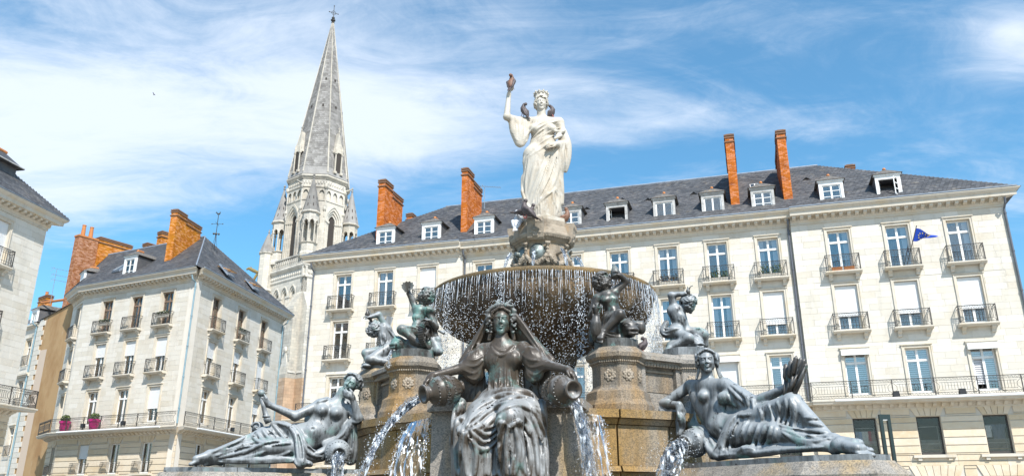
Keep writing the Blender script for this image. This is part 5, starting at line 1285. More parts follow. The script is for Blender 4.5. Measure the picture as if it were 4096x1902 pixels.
# great basin round the whole and the paving (below the picture)
g = MB(); g.lathe([(7.2,0.0),(7.2,0.62),(7.3,0.66),(7.3,0.78),(6.85,0.78),(6.85,0.1),(0.0,0.1)], 64, caps=False); g.build('great_basin', M_GRAN, fountain, smooth=False)
M_WATERFLAT = mat('basin_water', (0.05, 0.07, 0.06), 0.08, (), (6, 0.4, 0.05))
wb = MB(); wb.lathe([(0.0,0.58),(6.86,0.58)], 64, caps=False); tag(wb.build('water', M_WATERFLAT, None, FF, fix=False), kind='structure')
wb = MB(); wb.lathe([(0.5,5.225),(1.93,5.225)], 64, caps=False); wb.build('bowl_water', M_WATERFLAT, bowl, smooth=False, fix=False)
gr = MB(); gr.add([(-400,-120,0),(400,-120,0),(400,600,0),(-400,600,0)], [(0,1,2,3)])
M_PAVE = mat('granite_setts', (0.34, 0.31, 0.27), 0.85, [((0.25,0.23,0.2), 1.5, 0.45, 0.7, A1)], (4, 0.5, 0.02))
tag(gr.build('ground', M_PAVE), kind='structure')
# ================================================================== sculpting in a distance field
def V3(p): return np.array([p[0], p[1], p[2]], dtype=np.float64)
class Sculpt:
    """solid figure: smooth unions of limbs and folds on a voxel grid, meshed as one continuous surface"""
    def __init__(s, lo, hi, h):
        s.lo = np.array(lo, float); s.h = h
        s.n = np.ceil((np.array(hi) - s.lo) / h).astype(int) + 1
        s.F = np.full(tuple(s.n), 0.3, dtype=np.float32)
        s.ax = [(s.lo[i] + np.arange(s.n[i]) * h).astype(np.float32) for i in range(3)]
    def _sl(s, lo, hi):
        a = np.clip(np.floor((lo - s.lo) / s.h).astype(int), 0, s.n); b = np.clip(np.ceil((hi - s.lo) / s.h).astype(int) + 1, 0, s.n)
        if np.any(b <= a): return None
        sl = tuple(slice(a[i], b[i]) for i in range(3))
        return sl, s.ax[0][sl[0]][:, None, None], s.ax[1][sl[1]][None, :, None], s.ax[2][sl[2]][None, None, :]
    def _mix(s, sl, d, k, sub):
        A = s.F[sl]
        if sub:
            hh = np.maximum(k - np.abs(A + d), 0) / k; s.F[sl] = np.maximum(A, -d) + hh*hh*k*0.25
        else:
            hh = np.maximum(k - np.abs(A - d), 0) / k; s.F[sl] = np.minimum(A, d) - hh*hh*k*0.25
    def cap(s, a, b, ra, rb=None, k=0.03, sub=False):
        a, b = V3(a), V3(b); rb = ra if rb is None else rb; m = max(ra, rb) + k + 2*s.h
        q = s._sl(np.minimum(a, b) - m, np.maximum(a, b) + m)
        if q is None: return
        sl, X, Y, Z = q; ba = (b - a).astype(np.float32); l2 = max(float(ba @ ba), 1e-9)
        px, py, pz = X - np.float32(a[0]), Y - np.float32(a[1]), Z - np.float32(a[2])
        t = np.clip((px*ba[0] + py*ba[1] + pz*ba[2]) / l2, 0, 1)
        d = np.sqrt((px - t*ba[0])**2 + (py - t*ba[1])**2 + (pz - t*ba[2])**2) - (ra + (rb-ra)*t)
        s._mix(sl, d, k, sub)
    def chain(s, pts, rs, k=0.03, sub=False):
        if not isinstance(rs, (list, tuple)): rs = [rs]*len(pts)
        P, Q = [], []; C = [V3(p) for p in pts]; m = len(C)
        for i in range(m-1):
            p0, p1, p2, p3 = C[max(i-1,0)], C[i], C[i+1], C[min(i+2,m-1)]
            for q in range(6 if i < m-2 else 7):
                t = q/6; P.append(0.5*((2*p1)+(p2-p0)*t+(2*p0-5*p1+4*p2-p3)*t*t+(3*p1-p0-3*p2+p3)*t**3)); Q.append(rs[i]+(rs[i+1]-rs[i])*t)
        s.line(P, Q, k, sub)
    def ell(s, c, r, rot=None, k=0.03, sub=False):
        c = V3(c); r = np.array(r, float); m = r.max() + k + 2*s.h
        q = s._sl(c - m, c + m)
        if q is None: return
        sl, X, Y, Z = q; px, py, pz = X - np.float32(c[0]), Y - np.float32(c[1]), Z - np.float32(c[2])
        if rot is not None:
            M = np.array(rot)[:3, :3].astype(np.float32)
            px, py, pz = M[0,0]*px+M[1,0]*py+M[2,0]*pz, M[0,1]*px+M[1,1]*py+M[2,1]*pz, M[0,2]*px+M[1,2]*py+M[2,2]*pz
        k0 = np.sqrt((px/r[0])**2 + (py/r[1])**2 + (pz/r[2])**2); k1 = np.sqrt((px/r[0]**2)**2 + (py/r[1]**2)**2 + (pz/r[2]**2)**2)
        s._mix(sl, (k0*(k0-1)/np.maximum(k1, 1e-5)).astype(np.float32), k, sub)
    def tri(s, a, b, c, th=0.02, k=0.03):
        a, b, c = V3(a), V3(b), V3(c); m = th + k + 2*s.h
        q = s._sl(np.minimum(np.minimum(a, b), c) - m, np.maximum(np.maximum(a, b), c) + m)
        if q is None: return
        sl, X, Y, Z = q; n = np.cross(b-a, c-a); n2 = max(n @ n, 1e-12)
        def dot(px, py, pz, v): return px*np.float32(v[0]) + py*np.float32(v[1]) + pz*np.float32(v[2])
        best = None; inside = True
        for (p, e) in ((a, b-a), (b, c-b), (c, a-c)):
            px, py, pz = X-np.float32(p[0]), Y-np.float32(p[1]), Z-np.float32(p[2])
            t = np.clip(dot(px, py, pz, e) / max(e @ e, 1e-9), 0, 1)
            d2 = (px-t*e[0])**2 + (py-t*e[1])**2 + (pz-t*e[2])**2
            best = d2 if best is None else np.minimum(best, d2)
            inside = inside & (dot(px, py, pz, np.cross(n, e)) >= 0)
        px, py, pz = X-np.float32(a[0]), Y-np.float32(a[1]), Z-np.float32(a[2])
        dp = dot(px, py, pz, n)**2 / n2
        d = np.sqrt(np.where(inside, dp, best)).astype(np.float32) - th
        s._mix(sl, d, k, False)
    def sheet(s, rows, th=0.02, k=0.03):
        for i in range(len(rows)-1):
            A, B = rows[i], rows[i+1]; n = max(len(A), len(B))
            for j in range(n-1):
                s.tri(A[j], A[j+1], B[j], th, k); s.tri(A[j+1], B[j+1], B[j], th, k)
    # fold lines: drawn as seen from the front, dropped on to the surface along the line of sight
    def snap(s): s.G = s.F.copy()
    def hit(s, px, py, Y0, Y1):
        p0, p1 = V3(at(px, py, Y0)), V3(at(px, py, Y1)); n = int(np.linalg.norm(p1-p0)/(s.h*0.7)) + 2
        t = np.linspace(0, 1, n)[:, None]; P = p0 + (p1-p0)*t
        I = np.round((P - s.lo)/s.h).astype(int); ok = np.all((I >= 0) & (I < s.n), axis=1)
        I = np.clip(I, 0, s.n-1); v = np.where(ok, s.G[I[:,0], I[:,1], I[:,2]], 1.0)
        j = np.argmax(v < 0)
        return P[j] if v[j] < 0 else None
    def folds(s, lines, Y0, Y1, r=0.022, k=0.028, lift=0.0, sub=False, taper=True):
        for ln in lines:
            rr = r
            if isinstance(ln[0], (int, float)): rr = ln[0]; ln = ln[1:]
            C = [np.array(p[:2], float) for p in ln]; m = len(C); out = []
            for i in range(m-1):
                p0, p1, p2, p3 = C[max(i-1,0)], C[i], C[i+1], C[min(i+2,m-1)]
                n = max(2, int(np.linalg.norm(p2-p1)/9))
                for q in range(n + (1 if i == m-2 else 0)):
                    t = q/n; out.append(0.5*((2*p1)+(p2-p0)*t+(2*p0-5*p1+4*p2-p3)*t*t+(3*p1-p0-3*p2+p3)*t**3))
            pts = [s.hit(p[0], p[1], Y0, Y1) for p in out]
            runs, cur_ = [], []
            for p in pts:
                if p is None or (cur_ and np.linalg.norm(p - cur_[-1]) > 0.16):
                    if len(cur_) > 2: runs.append(cur_)
                    cur_ = [] if p is None else [p]
                else: cur_.append(p)
            if len(cur_) > 2: runs.append(cur_)
            for run in runs:
                P = np.array(run)
                for _ in range(3): P[1:-1] = (P[:-2] + 2*P[1:-1] + P[2:])/4
                va = P - np.array([0, 0, CAMZ]); va /= np.linalg.norm(va, axis=1)[:, None]; P = P - va*lift; N_ = len(P)
                rs = [rr*(0.30 + 0.70*max(0.0, math.sin(math.pi*j/(N_-1)))**0.5) if taper else rr for j in range(N_)]
                s.line(P, rs, k, sub)
    def line(s, P, rs, k, sub=False):
        """one smooth roll along P: exact distance to the whole line, blended in once"""
        P = np.asarray(P, float); m = max(rs) + k + 2*s.h
        q = s._sl(P.min(0) - m, P.max(0) + m)
        if q is None: return
        sl = q[0]; D = np.full(s.F[sl].shape, 0.3, np.float32); o = np.array([x.start for x in sl])
        for i in range(len(P)-1):
            a, b = P[i], P[i+1]; w = s._sl(np.minimum(a, b) - m, np.maximum(a, b) + m)
            if w is None: continue
            s2, X, Y, Z = w; ba = (b-a).astype(np.float32); l2 = max(float(ba @ ba), 1e-9)
            px, py, pz = X-np.float32(a[0]), Y-np.float32(a[1]), Z-np.float32(a[2])
            t = np.clip((px*ba[0]+py*ba[1]+pz*ba[2])/l2, 0, 1)
            d = np.sqrt((px-t*ba[0])**2+(py-t*ba[1])**2+(pz-t*ba[2])**2) - (rs[i]+(rs[i+1]-rs[i])*t)
            s3 = tuple(slice(x.start-o[j], x.stop-o[j]) for j, x in enumerate(s2)); D[s3] = np.minimum(D[s3], d)
        s._mix(sl, D, k, sub)
    def mesh(s):
        F = s.F; S = F < 0; nx, ny, nz = F.shape
        c = [S[dx:nx-1+dx, dy:ny-1+dy, dz:nz-1+dz] for dx in (0,1) for dy in (0,1) for dz in (0,1)]
        cnt = sum(x.astype(np.int8) for x in c); mask = (cnt > 0) & (cnt < 8)
        I = np.argwhere(mask); idx = np.full(mask.shape, -1, np.int32); idx[mask] = np.arange(len(I))
        acc = np.zeros((len(I), 3), np.float32); num = np.zeros(len(I), np.float32)
        for ax in range(3):
            o1, o2 = [(1,2),(0,2),(0,1)][ax]
            for u in (0,1):
                for v in (0,1):
                    A = I.copy(); A[:,o1] += u; A[:,o2] += v; B = A.copy(); B[:,ax] += 1
                    fa = F[A[:,0],A[:,1],A[:,2]]; fb = F[B[:,0],B[:,1],B[:,2]]; cr = (fa < 0) != (fb < 0)
                    t = np.where(cr, fa/np.where(cr, fa-fb, 1), 0)
                    p = (A - I).astype(np.float32); p[:,ax] += t
                    acc += p*cr[:,None]; num += cr
        verts = s.lo + (I + acc/np.maximum(num,1)[:,None]) * s.h
        quads = []
        for ax in range(3):
            o1, o2 = [(1,2),(2,0),(0,1)][ax]
            a = [slice(1,-1)]*3; a[ax] = slice(0,-1)
            b = list(a); b[ax] = slice(1,None)
            s0 = S[tuple(a)]; s1 = S[tuple(b)]; E = np.argwhere(s0 != s1)
            if not len(E): continue
            flip = s0[E[:,0],E[:,1],E[:,2]]
            E = E + np.array([0 if i == ax else 1 for i in range(3)])
            def cell(d1, d2):
                Q = E.copy(); Q[:,o1] -= d1; Q[:,o2] -= d2; return idx[Q[:,0],Q[:,1],Q[:,2]]
            q = np.stack([cell(1,1), cell(0,1), cell(0,0), cell(1,0)], 1)
            q[~flip] = q[~flip][:, ::-1]
            quads.append(q)
        Q = np.concatenate(quads); Q = Q[(Q >= 0).all(1)]
        return verts, Q
def solid(name, parts, m, parent=None, M=None):
    vs, qs, b = [], [], 0
    for S in parts:
        v, q = S.mesh(); vs.append(v); qs.append(q + b); b += len(v)
    v = np.concatenate(vs); q = np.concatenate(qs)
    me = bpy.data.meshes.new(name); me.vertices.add(len(v)); me.vertices.foreach_set('co', v.astype(np.float32).ravel())
    me.loops.add(q.size); me.loops.foreach_set('vertex_index', q.astype(np.int32).ravel())
    me.polygons.add(len(q)); me.polygons.foreach_set('loop_start', np.arange(0, q.size, 4, dtype=np.int32)); me.polygons.foreach_set('loop_total', np.full(len(q), 4, np.int32))
    me.update(calc_edges=True); me.validate()
    me.polygons.foreach_set('use_smooth', np.ones(len(me.polygons), dtype=bool)); me.materials.append(m)
    if parent is not None and M is None: M = parent.matrix_basis.inverted()
    return link(name, me, parent, M)
def basis(fwd, up):
    """columns x (figure's own left seen from the front = image right), y (backwards), z up"""
    z = V3(up); z /= np.linalg.norm(z); y = -V3(fwd); y = y - z*(y @ z); y /= np.linalg.norm(y); x = np.cross(y, z)
    return np.stack([x, y, z], 1)
class Head:
    def __init__(s, c, fwd, up, size, h=0.008, pad=0.75):
        s.c = V3(c); s.B = basis(fwd, up); s.s = size
        s.S = Sculpt(s.c - size*pad, s.c + size*pad, h)
    def p(s, x, y, z): return s.c + s.B @ np.array([x, y, z]) * s.s
    def ell(s, c, r, k=0.06, sub=False, S=None): (S or s.S).ell(s.p(*c), np.array(r)*s.s, s.B, k*s.s, sub)
    def cap(s, a, b, ra, rb=None, k=0.05, sub=False): s.S.cap(s.p(*a), s.p(*b), ra*s.s, (ra if rb is None else rb)*s.s, k*s.s, sub)
    def face(s, child=False, neck=None):
        s.ell((0,.06,.12), (.33,.40,.36), .1); s.ell((0,-.08,-.10), (.27,.30,.37), .12)
        if child: s.ell((-.15,-.20,-.18), (.12,.13,.13), .1); s.ell((.15,-.20,-.18), (.12,.13,.13), .1); s.ell((0,-.26,-.40), (.10,.09,.08), .08)
        else: s.ell((0,-.23,-.415), (.105,.10,.085), .10); s.cap((-.2,-.02,-.25), (0,-.2,-.40), .08, .08, .1); s.cap((.2,-.02,-.25), (0,-.2,-.40), .08, .08, .1)
        for x in (-1, 1):
            s.ell((x*.12,-.385,.02), (.085,.075,.055), .06, True)
            s.ell((x*.118,-.305,.015), (.062,.06,.05), .02)
            s.cap((x*.05,-.355,.058), (x*.18,-.315,.045), .016, .014, .02); s.cap((x*.06,-.345,-.022), (x*.17,-.315,-.02), .013, .012, .02)
            s.cap((x*.03,-.375,.09), (x*.19,-.325,.105), .026, .022, .05)
            s.cap((x*.12,-.30,-.13), (x*.17,-.22,-.12), .06, .05, .08)
            s.ell((x*.30,.05,-.02), (.04,.07,.10), .03)
        s.cap((0,-.355,.10), (0,-.43,-.105), .030, .046, .035); s.ell((-.04,-.395,-.125), (.032,.04,.026), .025); s.ell((.04,-.395,-.125), (.032,.04,.026), .025)
        s.ell((0,-.365,-.228), (.085,.04,.024), .02); s.ell((0,-.358,-.285), (.068,.042,.026), .02)
        s.cap((-.06,-.392,-.256), (.06,-.392,-.256), .006, .006, .012, True); s.ell((0,-.345,-.335), (.07,.03,.02), .03, True)
        if neck is not None: s.S.cap(s.p(0,.08,-.28), neck, .155*s.s, .19*s.s, .08*s.s)
    def curls(s, n, r, zmin=-.2, front=-.25, seed=1, k=.03, top=1.0, S=None):
        q = random.Random(seed)
        for _ in range(n):
            a = q.uniform(0, 2*math.pi); z = q.uniform(zmin, .5)
            w = math.sqrt(max(0, 1-((z-.1)/.42)**2)) if abs((z-.1)/.42) < 1 else 0
            x, y = .36*w*math.cos(a), .06+.43*w*math.sin(a)
            if y < front + max(0, z-.22)*-.6 and z < .32: continue
            rr = r*q.uniform(.75, 1.25); d = np.array([x, y-.06, z-.1]); d /= max(np.linalg.norm(d), 1e-6)
            t = np.cross(d, [q.uniform(-1,1), q.uniform(-1,1), q.uniform(-1,1)]); t /= np.linalg.norm(t); c = np.array([x,y,z]) + d*.02
            P = [c + (t*math.cos(u) + np.cross(d,t)*math.sin(u))*rr*1.0 + d*u*.012 for u in (0,1.3,2.6,3.9,5.2)]
            for A, B in zip(P[:-1], P[1:]): (S or s.S).cap(s.p(*A), s.p(*B), rr*.52*s.s, rr*.45*s.s, k*s.s*.5)
    def waves(s, n=9, r=.055, drop=-.1):
        """hair parted in the middle and swept back over the ears in waves"""
        s.ell((0,.13,.16), (.37,.40,.36), .03)
        for i in range(n):
            t = i/(n-1)
            for x in (-1, 1):
                P = []
                for j in range(9):
                    u = j/8; ang = u*1.75
                    R_ = .36 + .03*math.sin(u*16 + i*1.3)
                    y = -.30 + .50*t + .22*u
                    zz = .10 + (.36 - .10*abs(t-.4))*math.cos(ang) + .015*math.sin(u*16+i) + drop*u*u
                    P.append((x*R_*math.sin(ang)*1.02, y - .04*math.sin(u*3.1)*(1-t), zz))
                for A, B in zip(P[:-1], P[1:]): s.cap(A, B, r, r*.95, .02)
def hand(S, w, d, n, side, sc_=1.0, curl=0.5, spread=0.12, thumb=0.6, wide=1.0):
    """wrist w, direction of the fingers d, palm normal n (palm side), side = direction to the thumb"""
    w, d, n, side = V3(w), V3(d), V3(n), V3(side)
    d /= np.linalg.norm(d); n = n - d*(n@d); n /= np.linalg.norm(n); side = side - d*(side@d) - n*(side@n); side /= np.linalg.norm(side)
    L = 0.095*sc_; k = 0.012*sc_
    S.cap(w, w + d*L*0.4, .030*sc_, .034*sc_, .02*sc_)
    for i, (o, ln, r) in enumerate(((.030,.075,.0105),(.010,.085,.011),(-.011,.078,.0105),(-.031,.060,.0095))):
        b = w + d*L*(1-.06*abs(i-1)) + side*o*sc_*wide
        S.cap(w + d*L*.15 + side*o*.6*sc_, b, .019*sc_, .015*sc_, .015*sc_)
        p = b; a = curl*.6; dd = d + side*spread*(1.2-i*.8)
        for j, f in enumerate((.45,.32,.25)):
            dv = dd*math.cos(a) + n*math.sin(a); dv /= np.linalg.norm(dv); q = p + dv*ln*f*sc_
            S.cap(p, q, r*sc_*(1-.1*j), r*sc_*(.95-.1*j), k*.5); p = q; a += curl*(.9 if j == 0 else .7)
    p = w + d*L*.15 + side*.022*sc_; q = p + (d*.55 + side*thumb + n*.25)*.052*sc_; r_ = q + (d*.9 + side*thumb*.25 + n*.35*curl)*.045*sc_
    S.cap(p, q, .019*sc_, .014*sc_, .015*sc_); S.cap(q, r_, .0135*sc_, .010*sc_, k*.5)

def bronze(name, dark, pale, green=(0.10, 0.30, 0.26), g_amt=0.25, p_amt=0.5, rough=0.42, spots=True, metal=0.0, up=0.45, zf=None):
    """old bronze: brown metal, pale weathering where rain washes it (upper faces, streaks) and green bloom"""
    m = bpy.data.materials.new(name); m.use_nodes = True; nt = m.node_tree; N = nt.nodes; L = nt.links; bs = N['Principled BSDF']
    g = N.new('ShaderNodeNewGeometry'); sp = N.new('ShaderNodeSeparateXYZ'); L.new(g.outputs['Normal'], sp.inputs[0])
    def noise(scale, st, loc=(0,0,0), det=7, ro=.62):
        mp = N.new('ShaderNodeMapping'); mp.inputs['Scale'].default_value = st; mp.inputs['Location'].default_value = loc; L.new(g.outputs['Position'], mp.inputs[0])
        n = N.new('ShaderNodeTexNoise'); n.inputs['Scale'].default_value = scale; n.inputs['Detail'].default_value = det; n.inputs['Roughness'].default_value = ro; L.new(mp.outputs[0], n.inputs['Vector']); return n.outputs['Fac']
    def ma(op, a, b, cl=False):
        n = N.new('ShaderNodeMath'); n.operation = op; n.use_clamp = cl
        for i, v in enumerate((a, b)):
            if isinstance(v, (int, float)): n.inputs[i].default_value = v
            else: L.new(v, n.inputs[i])
        return n.outputs[0]
    def mr(v, a, b):
        r = N.new('ShaderNodeMapRange'); r.inputs['From Min'].default_value = a; r.inputs['From Max'].default_value = b; L.new(v, r.inputs['Value']); return r.outputs[0]
    def mix(f, a, b):
        x = N.new('ShaderNodeMix'); x.data_type = 'RGBA'; L.new(f, x.inputs['Factor'])
        for i, v in ((6, a), (7, b)):
            if isinstance(v, tuple): x.inputs[i].default_value = (*v, 1)
            else: L.new(v, x.inputs[i])
        return x.outputs[2]
    streak = noise(5.0, (2.2, 2.2, 0.45)); blot = noise(3.0, (1,1,1), (5,2,1)); fine = noise(38, (1,1,.6), (1,7,3))
    w = ma('ADD', ma('MULTIPLY', sp.outputs['Z'], up), ma('MULTIPLY', streak, 1.15)); w = ma('ADD', w, ma('MULTIPLY', fine, .35))
    if zf:
        ps = N.new('ShaderNodeSeparateXYZ'); L.new(g.outputs['Position'], ps.inputs[0]); w = ma('SUBTRACT', w, ma('MULTIPLY', mr(ps.outputs['Z'], zf[0], zf[1]), .55))   # lime deposit from the spray stays on the lower half
    f1 = mr(w, 0.86 - p_amt*0.75, 1.38 - p_amt*0.75)
    col = mix(f1, dark, pale)
    f2 = mr(ma('ADD', blot, ma('MULTIPLY', fine, .2)), .70 - g_amt*.35, .84 - g_amt*.35)
    col = mix(ma('MULTIPLY', f2, .75), col, green)
    if spots: col = mix(mr(noise(7, (1.3,1.3,.6), (3,3,9), 9, .78), .575, .62), col, (dark[0]*.5, dark[1]*.5, dark[2]*.5))
    L.new(col, bs.inputs['Base Color']); bs.inputs['Metallic'].default_value = metal; 
    pass
    rr = N.new('ShaderNodeMapRange'); rr.inputs['To Min'].default_value = rough-.06; rr.inputs['To Max'].default_value = rough+.18; L.new(streak, rr.inputs['Value']); L.new(rr.outputs[0], bs.inputs['Roughness'])
    b = N.new('ShaderNodeBump'); b.inputs['Strength'].default_value = .25; b.inputs['Distance'].default_value = .01; L.new(fine, b.inputs['Height']); L.new(b.outputs[0], bs.inputs['Normal'])
    return m
M_BR_SEAT = bronze('bronze_brown_grey', (0.060, 0.046, 0.033), (0.27, 0.278, 0.278), (0.12, 0.22, 0.20), 0.08, 0.42, 0.34, up=0.60, zf=(2.85, 3.15))
M_BR_PALE = bronze('bronze_blue_grey', (0.040, 0.041, 0.040), (0.265, 0.285, 0.295), (0.14, 0.25, 0.225), 0.16, 0.52, 0.38, up=0.5)
M_BR_DARK = bronze('bronze_dark_brown', (0.035, 0.029, 0.023), (0.14, 0.14, 0.135), (0.11, 0.26, 0.22), 0.10, 0.20, 0.34, up=0.5)
M_BR_GREEN = bronze('bronze_green', (0.046, 0.041, 0.034), (0.20, 0.215, 0.21), (0.13, 0.29, 0.255), 0.20, 0.28, 0.38, up=0.5)
M_MARBLE = mat('white_marble', (0.50, 0.46, 0.39), 0.65, [((0.36, 0.29, 0.20), 2.2, 0.47, 0.70, (1, 1, 0.45)), ((0.22, 0.185, 0.145), 4.5, 0.56, 0.76, (1, 1, 0.5)), ((0.50, 0.47, 0.41), 8, 0.5, 0.7, A1)], (40, 0.25, 0.008))

class Pl:
    """upright plane used to place a figure: through P, running along direction az (degrees right of the view direction)"""
    def __init__(s, P, az): s.P = Vector((P[0], P[1])); a = R(az); s.u = Vector((math.sin(a), math.cos(a))); s.n = Vector((-s.u.y, s.u.x)); s.n = s.n if s.n.y < 0 else -s.n
    def __call__(s, px, py, off=0.0):
        d = at(px, py, 1.0); d2 = Vector((d.x, 1.0)); t = (s.P.dot(s.n) + off) / d2.dot(s.n)
        return V3(at(px, py, t))
def zoomer(ox, oy, k, pl):
    return lambda x, y, off=0.0: pl(ox + x/k, oy + y/k, off)
def pxy(ox, oy, k, lines, ):
    out = []
    for ln in lines:
        l2 = []
        for p in ln: l2.append(p if isinstance(p, (int, float)) else (ox + p[0]/k, oy + p[1]/k))
        out.append(l2)
    return out
def statue(name, label, P, group=None):
    return thing(name, label, 'statue', (float(P[0]), float(P[1]), float(P[2])), group)
def inv(t): return t.matrix_basis.inverted()
def axis_lathe(name, prof, A, B, m, parent, n=28, bands=(), rad=None):
    """turned vessel along the axis from A (mouth) to B (foot)"""
    A, B = Vector(A), Vector(B); d = (B-A); L_ = d.length; d.normalize()
    q = Vector((0,0,1)).rotation_difference(d).to_matrix().to_4x4(); g = MB()
    g.lathe([(r, z*L_) for r, z in prof], n, caps=False, rad=rad)
    Mx = Matrix.Translation(A) @ q; g.v = [tuple(Mx @ Vector(v)) for v in g.v]
    o = g.build(name, m, parent, inv(parent), smooth=True)
    for (z, r, k, sz) in bands:
        b = MB()
        for j in range(k):
            a = 2*math.pi*j/k; b.ball(Mx @ Vector((r*math.cos(a), r*math.sin(a), z*L_)), sz, 6, 4)
        b.build('relief_band', m, o, None, kind='stuff')
    return o
JAR = [(0.0,0.10),(0.075,0.08),(0.082,0.0),(0.118,-0.02),(0.125,0.02),(0.10,0.06),(0.092,0.12),(0.10,0.16),(0.15,0.22),(0.185,0.30),(0.196,0.40),(0.198,0.44),(0.193,0.46),(0.198,0.48),(0.196,0.56),(0.19,0.58),(0.192,0.60),(0.17,0.74),(0.13,0.86),(0.085,0.94),(0.06,0.97),(0.085,0.99),(0.0,1.0)]

# ------------------------------------------------------------------ seated figure with two pouring urns
def seated():
    Z = zoomer(1640, 1180, 1.657, Pl((-.2, 10.60), 104.5)); px = lambda l: pxy(1640, 1180, 1.657, l)
    t = statue('seated_statue', 'large brown bronze seated woman, veiled, arms spread over two pouring urns', Z(620, 1100, 0.4))
    S = Sculpt((-1.5, 9.35, 1.62), (1.12, 11.25, 4.35), 0.0135)
    S.ell(Z(622,420,-.02), (.265,.18,.27), k=.08); S.ell(Z(622,575), (.20,.165,.26), k=.10); S.ell(Z(628,700,0), (.34,.25,.2), k=.10)
    S.ell(Z(552,425,.075), (.105,.10,.10), k=.09); S.ell(Z(690,420,.075), (.105,.10,.10), k=.09)
    S.cap(Z(505,362,-.02), Z(742,356,-.02), .095, k=.08); S.cap(Z(608,330,0), Z(605,240,.02), .10, .085, k=.07)
    for (sh, el, wr, dr, s1) in (((492,372),(365,478),(150,532),(425,535),-1), ((760,362),(885,456),(1046,492),(822,530),1)):
        S.cap(Z(*sh), Z(*el,.14), .11, .085, k=.05); S.cap(Z(*el,.14), Z(*wr,.34), .076, .045, k=.04)
        m = ((sh[0]+el[0])/2, (sh[1]+el[1])/2)
        S.ell(Z(m[0],m[1]+20,.08), (.15,.13,.15), k=.06); S.ell(Z(dr[0],dr[1]-10,.06), (.13,.10,.10), k=.06); S.cap(Z(el[0]-s1*20,el[1]+10,.13), Z(dr[0],dr[1]+20,.07), .07, .06, k=.05)
    # legs under the skirt
    S.cap(Z(555,730,.05), Z(405,915,.60), .21, .155, k=.08); S.cap(Z(405,915,.60), Z(420,1330,.58), .15, .15, k=.07)
    S.cap(Z(695,720,.05), Z(660,820,.66), .21, .165, k=.08); S.cap(Z(660,820,.66), Z(700,1330,.60), .155, .17, k=.07)
    S.cap(Z(530,860,.40), Z(545,1330,.45), .17, .17, k=.08); S.cap(Z(780,790,.28), Z(845,1330,.40), .17, .14, k=.08); S.cap(Z(350,860,.30), Z(345,1330,.36), .13, .10, k=.08)
    S.cap(Z(480,800,.2), Z(800,800,.2), .22, k=.08); S.cap(Z(330,720,.1), Z(300,960,.2), .09, .07, k=.05); S.cap(Z(870,720,.05), Z(880,860,.1), .07, .05, k=.05)
    S.cap(Z(300,960,.2), Z(330,1330,.2), .07, .09, k=.05); S.cap(Z(880,860,.15), Z(890,1330,.25), .05, .08, k=.05)
    # mantle rolls round the waist
    S.chain([Z(470,715,.15), Z(530,668,.22), Z(620,640,.24), Z(720,640,.22), Z(800,660,.14), Z(840,720,.1)], [.05,.06,.06,.06,.05,.04], k=.05)
    # veil
    S.chain([Z(560,80,.02), Z(500,190,0), Z(420,320,.02), Z(340,440,.10)], [.035,.04,.045,.04], k=.03)
    S.chain([Z(645,75,.02), Z(735,180,0), Z(830,310,.02), Z(945,430,.10)], [.035,.045,.05,.04], k=.03)
    S.tri(Z(560,85,0), Z(340,445,.05), Z(500,345,-.14), .025); S.tri(Z(645,80,0), Z(945,435,.05), Z(750,340,-.14), .025); S.tri(Z(560,85,-.12), Z(645,80,-.12), Z(600,420,-.2), .05)
    S.tri(Z(560,85,0), Z(500,345,-.14), Z(600,300,-.2), .03); S.tri(Z(645,80,0), Z(750,340,-.14), Z(600,300,-.2), .03)
    for (a, b, c, d) in (((345,470),(480,480),(300,700),(500,690)), ((930,450),(760,480),(915,690),(770,690))):
        S.tri(Z(*a,-.06), Z(*b,-.12), Z(*c,-.06), .03); S.tri(Z(*b,-.12), Z(*c,-.06), Z(*d,-.1), .03)
    # hands over the urn mouths
    hand(S, Z(150,532,.34), (-.55,-.30,-.62), (.55,.2,-.6), (.35,-.8,-.3), 1.55, .55); hand(S, Z(1046,492,.34), (.50,-.30,-.62), (-.55,.2,-.6), (-.35,-.8,-.3), 1.55, .55)
    S.snap(); Y0, Y1 = 9.4, 11.2
    big = [[(850,800),(770,740),(680,735),(590,775),(520,850),(470,900)],[(835,760),(740,715),(640,735),(540,800),(470,870),(405,890)],[(650,900),(700,840),(760,850),(800,930)],[(600,1000),(575,1110),(600,1200)],[(835,700),(760,672),(650,690),(540,735),(430,800),(368,875)],[(845,735),(735,700),(610,720),(500,785),(410,860)],[(850,770),(780,715),(690,705),(600,750)],[(560,690),(500,720),(440,760),(390,830)],[(640,665),(560,675),(490,705)],[(700,655),(620,655),(540,680)],
           [(395,890),(460,965),(525,975),(590,905),(622,835)],[(385,930),(455,1020),(530,1010),(600,920)],[(420,870),(490,925),(555,905),(605,830)],[(440,840),(500,880),(560,865),(600,800)],
           [(618,850),(592,960),(572,1100),(560,1200)],[(650,860),(640,1000),(640,1200)],[(690,855),(722,1000),(716,1100),(690,1200)],[(718,820),(772,950),(800,1100),(790,1200)],[(752,790),(826,960),(850,1200)],[(795,770),(868,960),(888,1200)],[(815,740),(895,950),(912,1200)],
           [(372,905),(360,1040),(378,1200)],[(418,925),(442,1050),(430,1200)],[(350,880),(338,1000),(330,1200)],[(480,1000),(505,1100),(492,1200)],[(540,1010),(530,1100),(520,1200)],[(330,860),(300,980),(310,1200)],[(730,960),(745,1040),(735,1120),(770,1200)],[(300,720),(285,860),(280,980)],[(330,700),(310,840),(300,960)],[(350,690),(345,800),(320,930)],[(870,690),(880,780),(900,860)],[(590,960),(600,1080),(588,1200)],[(660,960),(680,1060),(670,1200)]]
    S.folds(px(big), Y0, Y1, .034, .011, .010)
